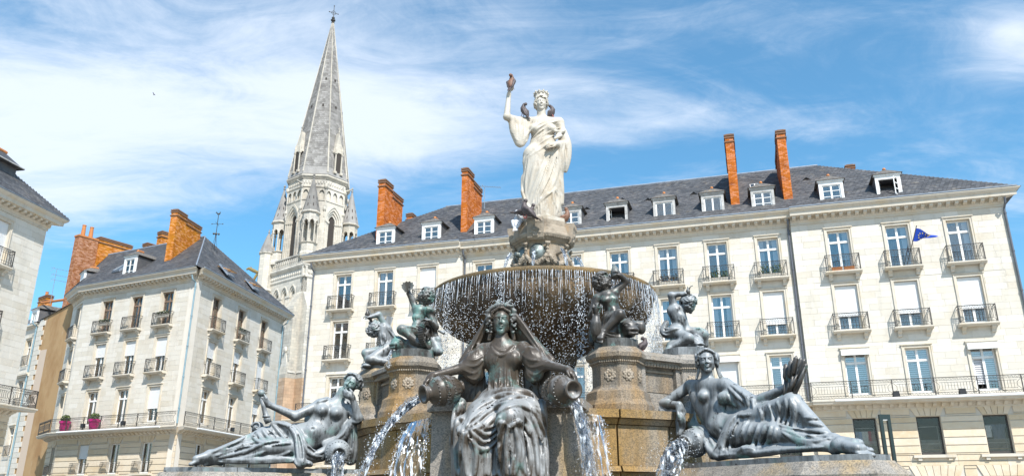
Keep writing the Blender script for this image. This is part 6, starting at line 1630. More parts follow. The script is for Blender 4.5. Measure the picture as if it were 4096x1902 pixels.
    sm = [[(515,330),(555,385),(620,395),(680,335)],[(535,335),(590,405),(655,375),(700,325)],[(550,330),(600,375),(650,350)],[(502,380),(505,500),(480,640)],[(742,375),(735,500),(768,630)],[(560,560),(566,640)],[(600,480),(588,640)],[(660,490),(675,630)],[(530,500),(520,640)],[(710,490),(722,630)],[(628,440),(632,620)],[(580,400),(560,480)],[(690,400),(700,480)],
          [(488,395),(440,430),(378,425)],[(488,420),(440,470),(362,462)],[(485,445),(430,520),(352,490)],[(480,455),(440,560),(365,530)],[(470,480),(440,590),(385,570)],[(745,395),(800,430),(862,430)],[(745,430),(800,480),(888,455)],[(752,450),(812,530),(892,485)],[(760,480),(820,570),(876,535)],[(770,500),(815,590),(860,570)],[(450,340),(440,400)],[(790,335),(810,390)],
          [(520,120),(450,270),(370,430)],[(690,110),(780,230),(900,420)],[(530,160),(470,290),(410,410)],[(700,180),(790,290),(860,390)],[(420,620),(400,690)],[(450,560),(440,690)],[(800,600),(830,690)],[(850,560),(870,680)]]
    S.folds(px(sm), Y0, Y1, .018, .009, .003)
    gr = [[(630,860),(612,1000),(600,1200)],[(670,860),(684,1000),(665,1130)],[(735,840),(765,980),(770,1100)],[(400,930),(400,1080),(402,1200)],[(470,960),(520,990),(590,920)],[(510,890),(560,880)],[(860,900),(875,1060)],[(680,680),(600,705),(500,760)],[(470,800),(400,850)],[(330,950),(325,1100)],[(560,1020),(555,1180)]]
    S.folds(px(gr), Y0, Y1, .027, .010, .008, sub=True)
    H = Head(Z(606,174,.02), (-.06,-1,-.06), (0,0,1), .395, .0072, .85)
    H.face(neck=Z(608,320,0)); H.waves(8, .05, -.12)
    for x in (-1, 1):
        for dx, dz in ((.30,0),(.36,.02),(.33,-.06)): H.cap((x*dx,.02,-.15), (x*(dx+.10),.05,-.62), .06, .04, .03)
    b = solid('body', [S, H.S], M_BR_SEAT, t)
    W = Head(Z(606,174,.02), (-.06,-1,-.06), (0,0,1), .395, .0085, .85); W.S.F[:] = .3
    q = random.Random(3)
    for i in range(19):
        a = math.pi*(i/18); x, z = .40*math.cos(a), .34 + .22*math.sin(a) - .08; y = -.24 + .15*abs(math.cos(a))
        W.ell((x,y,z), (.06,.05,.07), .02); W.ell((x*1.1,y-.04,z+.04), (.035,.07,.10), .02)
    for (c, e) in (((-.16,-.2,.52),(-.02,-.05,.78)), ((.17,-.2,.54),(.34,-.1,.74)), ((.0,-.25,.5),(-.2,-.2,.68)), ((.22,-.25,.48),(.42,-.2,.50))): W.cap(c, e, .07, .035, .03)
    for x in (-1, 1):
        for _ in range(34): W.ell((x*(.42+q.uniform(-.09,.09)), -.12+q.uniform(-.1,.08), q.uniform(-.42,.20)), (.045,.045,.045), .012)
        for z in (.32,.18,.05): W.ell((x*.45,-.16,z), (.10,.05,.09), .03)
    solid('wreath', [W.S], M_BR_GREEN, t)
    for (A, B, s1) in ((Z(88,655,.52), Z(345,605,.12), 1), (Z(1085,625,.60), Z(900,640,.10), 1)):
        o = axis_lathe('urn', JAR, A, B, M_BR_SEAT, t, 32, bands=((.27,.176,24,.011),(.66,.184,30,.010)))
        g = MB(); A, B = Vector(A), Vector(B); d = (B-A); L_ = d.length; d.normalize(); Mx = Matrix.Translation(A) @ Vector((0,0,1)).rotation_difference(d).to_matrix().to_4x4()
        def P(a, z, r=.200): return Mx @ Vector((r*math.cos(a), r*math.sin(a), z*L_))
        for k in range(18):      # key pattern band
            a = 2*math.pi*k/18; da = 2*math.pi/18
            for (p, q_) in (((0,.42),(0,.52)),((0,.52),(.7,.52)),((.7,.52),(.7,.45)),((.7,.45),(.35,.45)),((0,.42),(1,.42))): g.bar(P(a+p[0]*da, p[1]), P(a+q_[0]*da, q_[1]), .011)
        for k in range(20): a = 2*math.pi*k/20; g.bar(P(a,.62,.190), P(a,.82,.148), .012)
        g.build('key_pattern', M_BR_SEAT, o, None, fix=False)
    return t
seated()

# ------------------------------------------------------------------ reclining figures
def foot(S, ankle, toe, up, sc_=1.0):
    a, b, u = V3(ankle), V3(toe), V3(up); d = b - a; L_ = np.linalg.norm(d); d /= L_; sd = np.cross(d, u); sd /= np.linalg.norm(sd)
    S.cap(a, a - d*.05*sc_ - u*.04*sc_, .06*sc_, .055*sc_, k=.03); S.cap(a, a + d*L_*.68 - u*.03*sc_, .062*sc_, .045*sc_, k=.03)
    S.cap(a + d*L_*.3 - sd*.02*sc_, a + d*L_*.72 - sd*.03*sc_, .045*sc_, .04*sc_, k=.02); S.cap(a + d*L_*.3 + sd*.02*sc_, a + d*L_*.72 + sd*.03*sc_, .045*sc_, .04*sc_, k=.02)
    for i, (o, f, r) in enumerate(((-.050,1.0,.024),(-.018,.99,.018),(.010,.95,.017),(.034,.90,.016),(.056,.84,.016))):
        p = a + d*L_*.66 + sd*o*.9*sc_ - u*.03*sc_; q = a + d*L_*f + sd*o*sc_ - u*.045*sc_
        S.cap(p, q, r*1.1*sc_, r*sc_, k=.008)
def slab(t, pts, z0, z1, m, name='base'):
    g = MB(); g.prism([(p[0], p[1]) for p in pts], z0, z1); return g.build(name, m, t, inv(t))
def rec_slab(P0, az, L_, w):
    F = frame(P0, R(-90+az)); return [F @ Vector(p) for p in ((0.05,-w,0),(L_-.55,-w,0),(L_-.08,-.2,0),(L_-.08,.2,0),(L_-.55,w,0),(0.05,w,0))]

def right_recliner():
    Z = zoomer(2550, 1300, 1.987, Pl((2.75, 11.2), 150)); px = lambda l: pxy(2550, 1300, 1.987, l)
    t = statue('reclining_statue', 'blue-grey bronze reclining woman holding up bulrushes, on the right plinth', Z(900, 1000))
    S = Sculpt((1.75, 8.75, 2.08), (4.75, 11.75, 3.75), 0.0145)
    # trunk
    for (ln, r0) in ((((470,540),(500,610),(590,760),(730,880)), (.115,.125,.125,.16)), (((640,520),(655,600),(700,720),(800,800)), (.115,.12,.115,.15)), (((560,500),(575,620),(650,760),(770,850)), (.13,.14,.135,.17))):
        P = [Z(*p) for p in ln]; S.chain(P, list(r0), k=.07)
    S.ell(Z(525,565,.12), (.092,.088,.088), k=.045); S.ell(Z(688,575,.11), (.092,.088,.088), k=.045)
    S.cap(Z(425,478), Z(690,466), .085, k=.07); S.cap(Z(558,450,.0), Z(550,350,.02), .085, .078, k=.06)
    S.ell(Z(650,800,.06), (.16,.13,.13), k=.08); S.cap(Z(640,660,.07), Z(650,790,.08), .10, .12, k=.08)
    # her right arm hangs over the urn
    S.cap(Z(408,488), Z(208,622,.26), .082, .066, k=.05); S.cap(Z(208,622,.26), Z(330,632,.44), .066, .045, k=.03)
    hand(S, Z(330,632,.44), (.12,-.1,-1), (-.3,.7,0), (.9,-.3,0), 1.5, .22)
    # her left arm, wrapped, holding the rushes
    S.cap(Z(705,478), Z(925,615,-.02), .10, .095, k=.05); S.cap(Z(925,610,-.02), Z(1180,500,-.08), .078, .05, k=.03)
    hand(S, Z(1185,498,-.08), (.62,-.35,.62), (-.6,-.35,.3), (-.3,.2,.9), 1.5, 1.05)
    S.cap(Z(760,560,-.02), Z(900,640,-.02), .12, .09, k=.05); S.tri(Z(720,490,-.02), Z(930,620,.0), Z(760,690,-.05), .06, k=.04)
    # legs
    S.cap(Z(815,800,.0), Z(1235,612,.03), .175, .118, k=.07); S.cap(Z(1235,612,.03), Z(1545,915,.03), .115, .062, k=.05)
    S.cap(Z(810,880,.10), Z(1085,850,.20), .165, .125, k=.07); S.cap(Z(1085,850,.20), Z(1520,960,.12), .12, .062, k=.05)
    S.tri(Z(1235,640,.02), Z(1000,800,.08), Z(1400,900,.05), .06, k=.06); S.tri(Z(830,800,.02), Z(1235,640,.02), Z(1000,830,.1), .07, k=.06); S.tri(Z(1085,860,.15), Z(1520,950,.08), Z(1300,830,.03), .05, k=.05)
    foot(S, Z(1560,915,.03), Z(1815,945,.05), (0,0,1), 1.35); foot(S, Z(1600,950,.12), Z(1832,985,.14), (0,0,1), 1.3)
    # cloth lying on the plinth, falling from the hip
    S.chain([Z(640,1030,.25), Z(800,1010,.27), Z(1000,990,.27), Z(1250,975,.22), Z(1500,965,.16)], [.075,.06,.06,.055,.045], k=.04)
    S.chain([Z(860,720,.05), Z(780,760,.12), Z(715,870,.18), Z(660,1000,.24)], [.06,.08,.09,.08], k=.05)
    S.chain([Z(800,1010,.3), Z(870,985,.34), Z(950,1000,.3)], [.05,.06,.05], k=.03)
    # cloth under the elbow and behind the urn
    S.chain([Z(185,665,.3), Z(235,720,.32), Z(290,690,.34)], [.05,.06,.05], k=.03); S.chain([Z(330,660,.28), Z(335,780,.34), Z(335,870,.38)], [.07,.06,.05], k=.03)
    S.chain([Z(420,640,-.02), Z(430,780,.02), Z(540,900,.1), Z(640,1010,.18)], [.08,.09,.09,.08], k=.05); S.chain([Z(520,830,.05), Z(560,930,.16), Z(600,1030,.2)], [.07,.07,.06], k=.04)
    S.ell(Z(300,700,.2), (.16,.12,.12), k=.05)
    S.snap(); Y0, Y1 = 8.6, 12
    big = [[(780,712),(722,800),(682,950),(655,1045)],[(822,722),(768,820),(735,960),(700,1045)],[(880,755),(820,850),(785,965)],[(745,760),(690,880),(650,980)],[(905,705),(850,715),(790,715)],[(960,650),(992,705),(985,765)],[(1035,622),(1075,690),(1075,770)],[(1105,600),(1140,690),(1110,780)],[(1170,580),(1195,690),(1150,795)],[(1215,572),(1225,700),(1185,810)],
           [(1240,610),(1255,740),(1235,815)],[(1120,790),(1280,835),(1400,840),(1500,855)],[(1160,830),(1300,880),(1430,880),(1530,880)],[(1200,870),(1330,920),(1450,915),(1540,895)],[(1330,820),(1440,840),(1515,850)],[(1360,770),(1440,790),(1480,800)],[(1330,730),(1400,740),(1440,745)],[(1150,850),(1280,925),(1400,950)],
           [(1060,790),(1045,900),(1005,975)],[(1100,800),(1085,930)],[(905,775),(872,900),(830,985)],[(965,775),(940,900),(895,990)],[(1010,790),(985,900),(950,985)],[(850,760),(835,860),(800,960)],[(640,1035),(900,1015),(1200,985),(1480,965)],[(700,1050),(950,1030),(1200,1000)],[(430,800),(520,880),(560,980),(640,1040)],[(480,800),(560,870),(610,960)],[(540,930),(570,1010),(650,1050)],[(790,1015),(850,975),(930,985)],[(800,1030),(870,1000),(950,1010)],
           [(720,490),(790,560),(850,620)],[(740,470),(830,540),(900,600)],[(700,530),(740,600),(790,650)],[(850,540),(880,600),(880,650)],[(900,560),(925,610),(920,660)],[(180,670),(225,735),(285,725)],[(190,660),(240,705),(290,690)],[(320,690),(345,790),(330,880)],[(350,700),(370,800),(345,860)]]
    S.folds(px(big), Y0, Y1, .029, .010, .009)
    S.folds(px([[(800,770),(750,880),(715,1000)],[(1060,640),(1105,740)],[(1145,620),(1170,740)],[(1250,850),(1380,900),(1480,905)],[(1240,830),(1380,860),(1480,870)],[(930,800),(905,920)],[(1030,800),(1015,940)],[(1210,640),(1210,760)],[(460,830),(540,930)],[(780,580),(830,640)],[(660,830),(655,815)],[(1280,700),(1290,790)]]), Y0, Y1, .022, .012, .009, sub=True)
    S.ell(Z(622,790,.16), (.018,.02,.02), k=.02, sub=True)
    H = Head(Z(549,283,.03), (-.22,-1,-.03), (-.03,0,1), .355, .0072, .9)
    H.face(neck=Z(558,440,0)); H.waves(9, .052, -.16)
    for i in range(3): H.S.chain([H.p(.34+.02*i,.05,-.12), H.p(.38+.03*i,.06,-.40), H.p(.46+.06*i,.02,-.70-.03*i), H.p(.60+.05*i,-.02,-.82)], [.05*H.s,.045*H.s,.05*H.s,.045*H.s], k=.008); 
    H.S.chain([H.p(-.33,.06,-.1), H.p(-.36,.06,-.4), H.p(-.46,.08,-.66)], [.05*H.s]*3, k=.01)
    for x in (-1, 1):
        for (y, z, r) in ((.02,.16,.16),(.10,-.02,.15),(.02,-.14,.12)): H.ell((x*.40,y,z), (.06,r,r*1.15), .03)
    for k in range(11):
        a = (k-5)*.27; H.ell((.36*math.sin(a), -.36*math.cos(a)+.04, .40-.03*abs(k-5)), (.045,.045,.04), .02)
    H.ell((.48,.10,.12), (.05,.12,.2), .02)
    solid('body', [S, H.S], M_BR_PALE, t)
    slab(t, rec_slab(PR0, PRA, 3.15, .50), 2.095, 2.165, M_BR_PALE)
    o = axis_lathe('urn', JAR, Z(372,945,.42), Z(545,915,.02), M_BR_PALE, t, 30, bands=((-.0,.12,22,.009),(.27,.176,24,.010)))
    g = MB()
    for i, (bx_, by, tx, ty) in enumerate(((1165,600,1180,300),(1190,610,1222,268),(1200,600,1262,240),(1215,600,1302,250),(1215,610,1330,262),(1225,600,1345,300),(1180,600,1205,330),(1230,590,1290,330))):
        b0, b1 = Z(bx_, by, .02), Z(tx, ty, -.06+.02*(i%3)); mm = b0 + (b1-b0)*.55
        g.tube([b0, b0+(b1-b0)*.3, mm], [.016,.018,.016], 7); g.tube([mm, b0+(b1-b0)*.62, b0+(b1-b0)*.93, b1], [.018,.034,.032,.006], 8)
    for (x0_, y0_, x1_, y1_) in ((1180,560,1270,390),(1240,560,1330,330)): g.tube([Z(x0_,y0_,.05), Z((x0_+x1_)/2+8,(y0_+y1_)/2,.06), Z(x1_,y1_,.02)], [.03,.032,.006], 6)
    g.build('bulrushes', M_BR_DARK, t, inv(t), smooth=True)
    return t
right_recliner()

def left_recliner():
    Z = zoomer(700, 1400, 2.3825, Pl((-2.5, 12.6), 73.1)); px = lambda l: pxy(700, 1400, 2.3825, l)
    t = statue('reclining_statue', 'blue-grey bronze reclining woman resting her cheek on one hand, on the left plinth', Z(900, 1050))
    S = Sculpt((-5.0, 11.2, 2.08), (-1.85, 13.0, 3.65), 0.0145)
    for (ln, r0) in ((((1400,560),(1370,640),(1310,740),(1200,830)), (.12,.13,.12,.15)), (((1590,570),(1560,680),(1450,790),(1300,880)), (.12,.13,.125,.15)), (((1495,550),(1470,650),(1380,770),(1250,850)), (.13,.14,.14,.17))):
        S.chain([Z(*p) for p in ln], list(r0), k=.07)
    S.ell(Z(1402,575,.11), (.092,.088,.088), k=.045); S.ell(Z(1535,600,.13), (.095,.09,.09), k=.045)
    S.cap(Z(1385,520), Z(1625,515), .085, k=.07); S.cap(Z(1555,480), Z(1600,390,.03), .085, .078, k=.06)
    S.ell(Z(1310,770,.08), (.17,.13,.13), k=.08)
    S.cap(Z(1372,525,.02), Z(1145,625,.10), .085, .07, k=.05); S.cap(Z(1145,625,.10), Z(890,515,.16), .07, .045, k=.04)
    hand(S, Z(885,512,.16), (-.75,-.1,.55), (-.2,.3,.9), (.2,-.9,.2), 1.5, .9)
    S.cap(Z(1640,525,.0), Z(1748,645,.20), .082, .072, k=.05); S.cap(Z(1748,645,.20), Z(1690,450,.24), .07, .045, k=.03)
    hand(S, Z(1690,450,.24), (-.75,-.25,.45), (.1,.8,.3), (.3,.2,.9), 1.35, 1.1)
    S.cap(Z(1190,800,-.02), Z(850,815,.05), .175, .13, k=.07); S.cap(Z(850,815,.05), Z(345,995,.08), .125, .062, k=.06)
    S.cap(Z(1190,920,.12), Z(880,925,.22), .165, .125, k=.07); S.cap(Z(880,925,.22), Z(610,1010,.12), .11, .08, k=.05); S.cap(Z(610,1010,.12), Z(380,1045,.06), .07, .05, k=.05)
    S.tri(Z(850,830,.08), Z(380,1000,.08), Z(800,1000,.15), .06, k=.06); S.tri(Z(1180,830,.0), Z(850,830,.08), Z(900,940,.15), .07, k=.06)
    foot(S, Z(330,1000,.08), Z(150,1045,.12), (0,0,1), 1.3); foot(S, Z(400,1035,.02), Z(290,1055,.02), (0,0,1), 1.1)
    S.chain([Z(940,700,.06), Z(1060,720,.14), Z(1150,820,.24), Z(1185,960,.30), Z(1200,1080,.34)], [.05,.06,.08,.085,.08], k=.05)
    S.chain([Z(1180,1060,.34), Z(1260,1075,.36), Z(1290,1085,.34)], [.05,.05,.04], k=.03)
    S.chain([Z(1200,880,.2), Z(1300,1010,.22), Z(1420,960,.2)], [.08,.08,.07], k=.05); S.chain([Z(1250,1030,.2), Z(1400,1020,.2)], [.07,.06], k=.05)
    S.chain([Z(380,1045,.05), Z(700,1050,.2), Z(1000,1045,.28), Z(1180,1040,.3)], [.035,.04,.045,.05], k=.04)
    S.chain([Z(1780,665,.12), Z(1700,680,.14), Z(1640,740,.1), Z(1580,840,.1), Z(1440,900,.12)], [.05,.06,.07,.07,.06], k=.04)
    S.chain([Z(1690,690,.08), Z(1690,820,.06), Z(1685,960,.04), Z(1670,1050,.04)], [.07,.08,.085,.07], k=.04); S.tri(Z(1650,700,.0), Z(1690,1040,-.02), Z(1500,950,-.02), .07, k=.05)
    S.chain([Z(1450,470,-.04), Z(1380,490,-.03), Z(1330,510,-.06)], [.05,.05,.04], k=.03); S.chain([Z(1350,600,-.1), Z(1280,660,-.1)], [.08,.08], k=.03)
    S.snap(); Y0, Y1 = 11, 13
    big = [[(975,690),(1085,722),(1145,800),(1165,950),(1175,1085)],[(1020,672),(1120,720),(1190,820),(1220,980),(1232,1090)],[(1060,665),(1150,720),(1220,830),(1260,980)],[(930,705),(1000,785),(1050,845)],[(880,720),(935,815),(1010,860)],[(830,745),(890,835),(990,870)],[(780,775),(835,855),(930,885)],[(730,800),(780,865),(870,890)],
           [(700,800),(600,860),(450,930),(350,970)],[(800,865),(600,915),(420,965)],[(760,905),(570,950),(390,1000)],[(660,830),(540,900),(400,950)],[(700,950),(560,990),(420,1020)],[(1100,855),(920,865),(760,925),(640,990)],[(1110,880),(960,890),(900,900)],[(860,960),(760,1000),(640,1020)],[(1120,1010),(950,1010),(800,1015)],[(1100,960),(1000,1000),(880,1005)],[(450,1040),(800,1045),(1130,1035)],[(420,1060),(800,1065),(1130,1055)],[(600,1030),(900,1030),(1120,1020)],
           [(1200,880),(1290,990),(1400,1010)],[(1240,870),(1330,970),(1430,930),(1500,860)],[(1290,960),(1370,990),(1440,930)],[(1140,1010),(1150,1080),(1180,1100)],[(1200,1010),(1210,1080),(1240,1100)],[(1260,1060),(1290,1090)],[(1640,720),(1600,800),(1530,850)],[(1680,690),(1650,760),(1620,870)],[(1700,700),(1695,850),(1680,1040)],[(1670,720),(1660,860),(1665,1000)],[(1780,670),(1720,690),(1690,680)],[(1340,500),(1400,480),(1460,465)]]
    S.folds(px(big), Y0, Y1, .029, .010, .009)
    S.folds(px([[(1080,760),(1130,900),(1140,1050)],[(1170,800),(1200,950),(1205,1060)],[(900,770),(960,840)],[(830,800),(880,865)],[(650,870),(500,930)],[(700,925),(560,965)],[(1000,880),(850,900)],[(1260,920),(1340,985)],[(1685,740),(1680,950)]]), Y0, Y1, .022, .012, .009, sub=True)
    S.ell(Z(1312,745,.2), (.018,.02,.02), k=.02, sub=True)
    H = Head(Z(1684,318,.06), (-.30,-.90,-.22), (.50,-.05,.86), .35, .0072, .9)
    H.face(neck=Z(1560,455)); H.waves(9, .052, -.06)
    for k in range(9):
        a = (k-4)*.35; H.ell((.36*math.sin(a), -.34*math.cos(a)+.06, .42-.02*abs(k-4)), (.05,.06,.05), .02)
    H.ell((0,.46,.0), (.16,.14,.16), .05)
    solid('body', [S, H.S], M_BR_PALE, t)
    slab(t, rec_slab(PL0, PLA, 2.95, .50), 2.095, 2.165, M_BR_PALE)
    axis_lathe('urn', JAR, Z(1562,995,.52), Z(1535,950,.02), M_BR_PALE, t, 32, bands=((0.0,.12,24,.009),(.27,.176,24,.010)))
    g = MB(); g.ball(Vector(Z(822,408,.18)), .055, 14, 10); g.tube([Z(825,440,.17), Z(845,540,.17), Z(872,640,.16), Z(874,645,.16), Z(892,690,.15)], [.03,.034,.045,.055,.05], 10); g.lathe([(.06,0),(.06,.03)], 10, tuple(Z(870,640,.16))); g.build('sceptre', M_BR_PALE, t, inv(t), smooth=True)
    g = MB(); c = Vector(Z(782,730,-.02)); P = [(c + Vector((-(.085-.012*a)*math.cos(a*1.0), -.02*a*.3, (.085-.012*a)*math.sin(a)))) for a in [i*.4 for i in range(17)]]
    g.tube(P, .018, 6); g.tube([c + Vector((.0,.06,0)), c + Vector((0,-.0,0))], .085, 16); g.build('scroll', M_BR_PALE, t, inv(t), smooth=True)
    return t
left_recliner()

# ------------------------------------------------------------------ standing marble figure on top
def goddess():
    Z = zoomer(1900, 250, 1.708, Pl((0, 14.07), 90)); px = lambda l: pxy(1900, 250, 1.708, l)
    t = statue('marble_statue', 'white marble statue of a crowned draped woman raising one arm, on top of the fountain', Z(460, 1060))
    S = Sculpt((-.62, 13.2, 6.45), (1.32, 14.75, 9.95), 0.0145)
    S.ell(Z(462,455), (.25,.175,.25), k=.08); S.ell(Z(465,560), (.26,.19,.28), k=.1); S.ell(Z(460,680,.0), (.315,.24,.36), k=.1)
    S.ell(Z(405,450,.13), (.10,.09,.09), k=.06); S.ell(Z(525,455,.13), (.10,.09,.09), k=.06)
    S.cap(Z(320,400,.0), Z(575,402,.0), .085, k=.08); S.cap(Z(456,385), Z(452,320,.02), .09, .085, k=.06)
    S.cap(Z(405,640,.03), Z(397,1045,.05), .225, .165, k=.1); S.cap(Z(520,640,.03), Z(513,1045,.06), .215, .155, k=.1); S.cap(Z(455,760,.1), Z(465,1050,.14), .2, .16, k=.1)
    S.cap(Z(350,800,.0), Z(375,960,.02), .10, .10, k=.08); S.cap(Z(545,900,.0), Z(565,1040,.0), .10, .09, k=.06)
    # raised arm
    S.cap(Z(300,402,.0), Z(217,372,.32), .085, .068, k=.05); S.cap(Z(217,372,.32), Z(230,232,.26), .066, .043, k=.03)
    hand(S, Z(230,232,.26), (.15,-.1,1), (.9,-.2,0), (.3,-.9,.2), 1.35, .75)
    # hanging sleeve
    S.chain([Z(250,395,.24), Z(262,470,.22), Z(290,550,.16)], [.065,.07,.055], k=.05); S.chain([Z(300,400,.12), Z(305,480,.16), Z(308,560,.14)], [.08,.085,.06], k=.05); S.chain([Z(350,420,.06), Z(345,500,.1), Z(325,555,.1)], [.08,.075,.05], k=.05)
    # bent arm under the mantle, hand in front
    S.cap(Z(580,418,.0), Z(605,560,.04), .09, .085, k=.05); S.cap(Z(605,565,.06), Z(548,558,.30), .085, .05, k=.04)
    hand(S, Z(552,556,.30), (-.85,-.25,-.25), (0,.5,-.7), (-.2,-.7,.6), 1.4, .55)
    S.chain([Z(600,480,.05), Z(630,560,.06), Z(632,660,.04), Z(618,740,.02)], [.085,.085,.07,.04], k=.05); S.chain([Z(580,560,.15), Z(590,680,.12), Z(580,760,.08)], [.08,.085,.05], k=.05)
    S.chain([Z(570,700,.1), Z(585,860,.06), Z(590,960,.05)], [.08,.07,.05], k=.05); S.chain([Z(560,940,.12), Z(572,1000,.1), Z(575,1050,.08)], [.05,.05,.04], k=.03)
    S.cap(Z(550,470,.18), Z(600,470,.18), .03, .03, k=.02); S.cap(Z(560,500,.2), Z(612,465,.16), .03, .025, k=.02); S.cap(Z(545,520,.22), Z(590,500,.2), .03, .03, k=.02)
    S.chain([Z(325,880,.08), Z(350,960,.12), Z(395,1005,.16), Z(450,945,.2), Z(510,890,.22), Z(545,870,.2)], [.04]*6, k=.04)
    S.snap(); Y0, Y1 = 13.2, 14.8
    diag = [[(345,548),(395,480),(470,425),(568,398)],[(345,575),(405,505),(485,450),(585,415)],[(350,602),(420,530),(505,475),(592,440)],[(355,630),(440,555),(520,505),(575,480)],[(340,525),(380,460),(450,412),(540,388)],[(372,640),(450,590),(530,540)]]
    S.folds(px(diag), Y0, Y1, .021, .010, .002)
    S.folds(px([[(340,640),(325,740),(322,850),(338,950)],[(372,660),(352,780),(348,890),(372,975)],[(545,560),(500,700),(430,860),(385,985)],[(565,600),(530,740),(470,880),(415,975)],[(575,660),(555,780),(510,880)],[(480,640),(440,760),(385,900),(365,970)],[(420,640),(392,770),(360,900)]]), Y0, Y1, .030, .022, -.010)
    S.folds(px([[(325,880),(350,960),(395,1005),(450,945),(510,890),(545,870)],[(545,870),(525,920),(545,960),(560,1000)],[(555,880),(575,940),(560,1030)]]), Y0, Y1, .030, .010, .008)
    S.folds(px([[(590,560),(575,640),(585,740)],[(615,540),(600,640),(600,750)],[(632,570),(630,660),(612,750)],[(575,770),(590,850),(600,900)],[(560,760),(572,860),(577,930)],[(562,600),(556,680),(560,760)]]), Y0, Y1, .024, .012, .002)
    S.folds(px([[(252,400),(243,480),(268,572)],[(278,390),(270,480),(285,578)],[(304,388),(302,480),(305,572)],[(328,388),(326,470),(318,565)],[(352,390),(347,470),(330,550)],[(245,500),(275,570),(325,560)],[(255,470),(290,540),(335,520)],[(378,395),(370,470),(345,520)],[(398,396),(392,440)],[(416,398),(410,445)],[(434,400),(432,440)]]), Y0, Y1, .015, .010, .0)
    S.folds(px([[(x,928-abs(x-480)*.25),(x+3,1062)] for x in range(400,592,16)]), Y0, Y1, .019, .009, .003)
    S.folds(px([[(358,650),(338,780),(334,900)],[(520,620),(470,780),(405,950)],[(560,640),(520,780),(450,920)],[(350,560),(420,500),(500,440)],[(352,588),(430,518),(520,455)]]), Y0, Y1, .018, .014, .006, sub=True)
    for x in (430, 500): S.ell(Z(x,1062,.2), (.07,.12,.035), k=.02)
    H = Head(Z(451,283,.03), (.05,-1,.0), (0,0,1), .33, .0075, .9)
    H.face(neck=Z(456,380)); H.waves(8, .05, -.1); H.curls(70, .085, -.35, -.12, 4)
    solid('body', [S, H.S], M_MARBLE, t)
    g = MB(); c = Vector(Z(452,233,-.02))
    g.lathe([(.125,-.05),(.138,-.02),(.130,0.0),(.130,.04),(.145,.048),(.145,.062),(.12,.062),(.11,.02)], 24, tuple(c), caps=False)
    for k in range(10): a = 2*math.pi*k/10; g.ball(c + Vector((.138*math.cos(a), .138*math.sin(a), .07)), .022, 6, 5)
    for k in range(12): a = 2*math.pi*(k+.5)/12; g.ball(c + Vector((.142*math.cos(a), .142*math.sin(a), .03)), .02, 5, 4)
    g.build('crown', M_MARBLE, t, inv(t), smooth=True)
    g = MB(); g.prism(octp(.50, R(8)), 6.60, 6.70); g.v = [(v[0]+FC0[0], v[1]+FC0[1], v[2]) for v in g.v]; g.build('base', M_MARBLE, t, inv(t))
    return t
goddess()
# ------------------------------------------------------------------ bronze boys on the posts
def dolphin(S, c, fwd, r):
    """big-eyed dolphin head with thick lips"""
    B = basis(fwd, (0,0,1)); c = V3(c); P = lambda x, y, z: c + B @ np.array([x,y,z])*r
    S.ell(c, (r*.95,r*1.1,r), B, k=.04); S.cap(P(0,.5,0), P(0,1.9,-.2), r*.85, r*.5, k=.05)
    S.ell(P(0,-.95,-.45), (r*.62,r*.5,r*.42), B, k=.05)
    S.cap(P(-.5,-1.15,-.35), P(.5,-1.15,-.35), r*.16, k=.02); S.cap(P(-.45,-1.1,-.78), P(.45,-1.1,-.78), r*.15, k=.02); S.ell(P(0,-1.35,-.56), (r*.42,r*.3,r*.12), B, k=.02, sub=True)
    for x in (-1, 1): S.ell(P(x*.62,-.70,.1), (r*.2,r*.2,r*.2), B, k=.01); S.chain([P(x*.35,-.9,.35), P(x*.65,-.75,.42), P(x*.9,-.4,.3)], r*.09, k=.015)
    for i in range(6): y = .8-.32*i; S.cap(P(0,y,.85), P(0,y+.25,1.28-.05*abs(i-2)), r*.10, r*.04, k=.02)
def base_plate(t, c, m, r=.34, h=.125, a0=0.3):
    g = MB(); g.prism([(c[0]+r*math.cos(a0+k*math.pi/4), c[1]+r*math.sin(a0+k*math.pi/4)) for k in range(8)], c[2], c[2]+h); return g.build('base', m, t, inv(t))
def box_of(pts, m=.35): P = np.array(pts); return P.min(0)-m, P.max(0)+m
HB = .0115
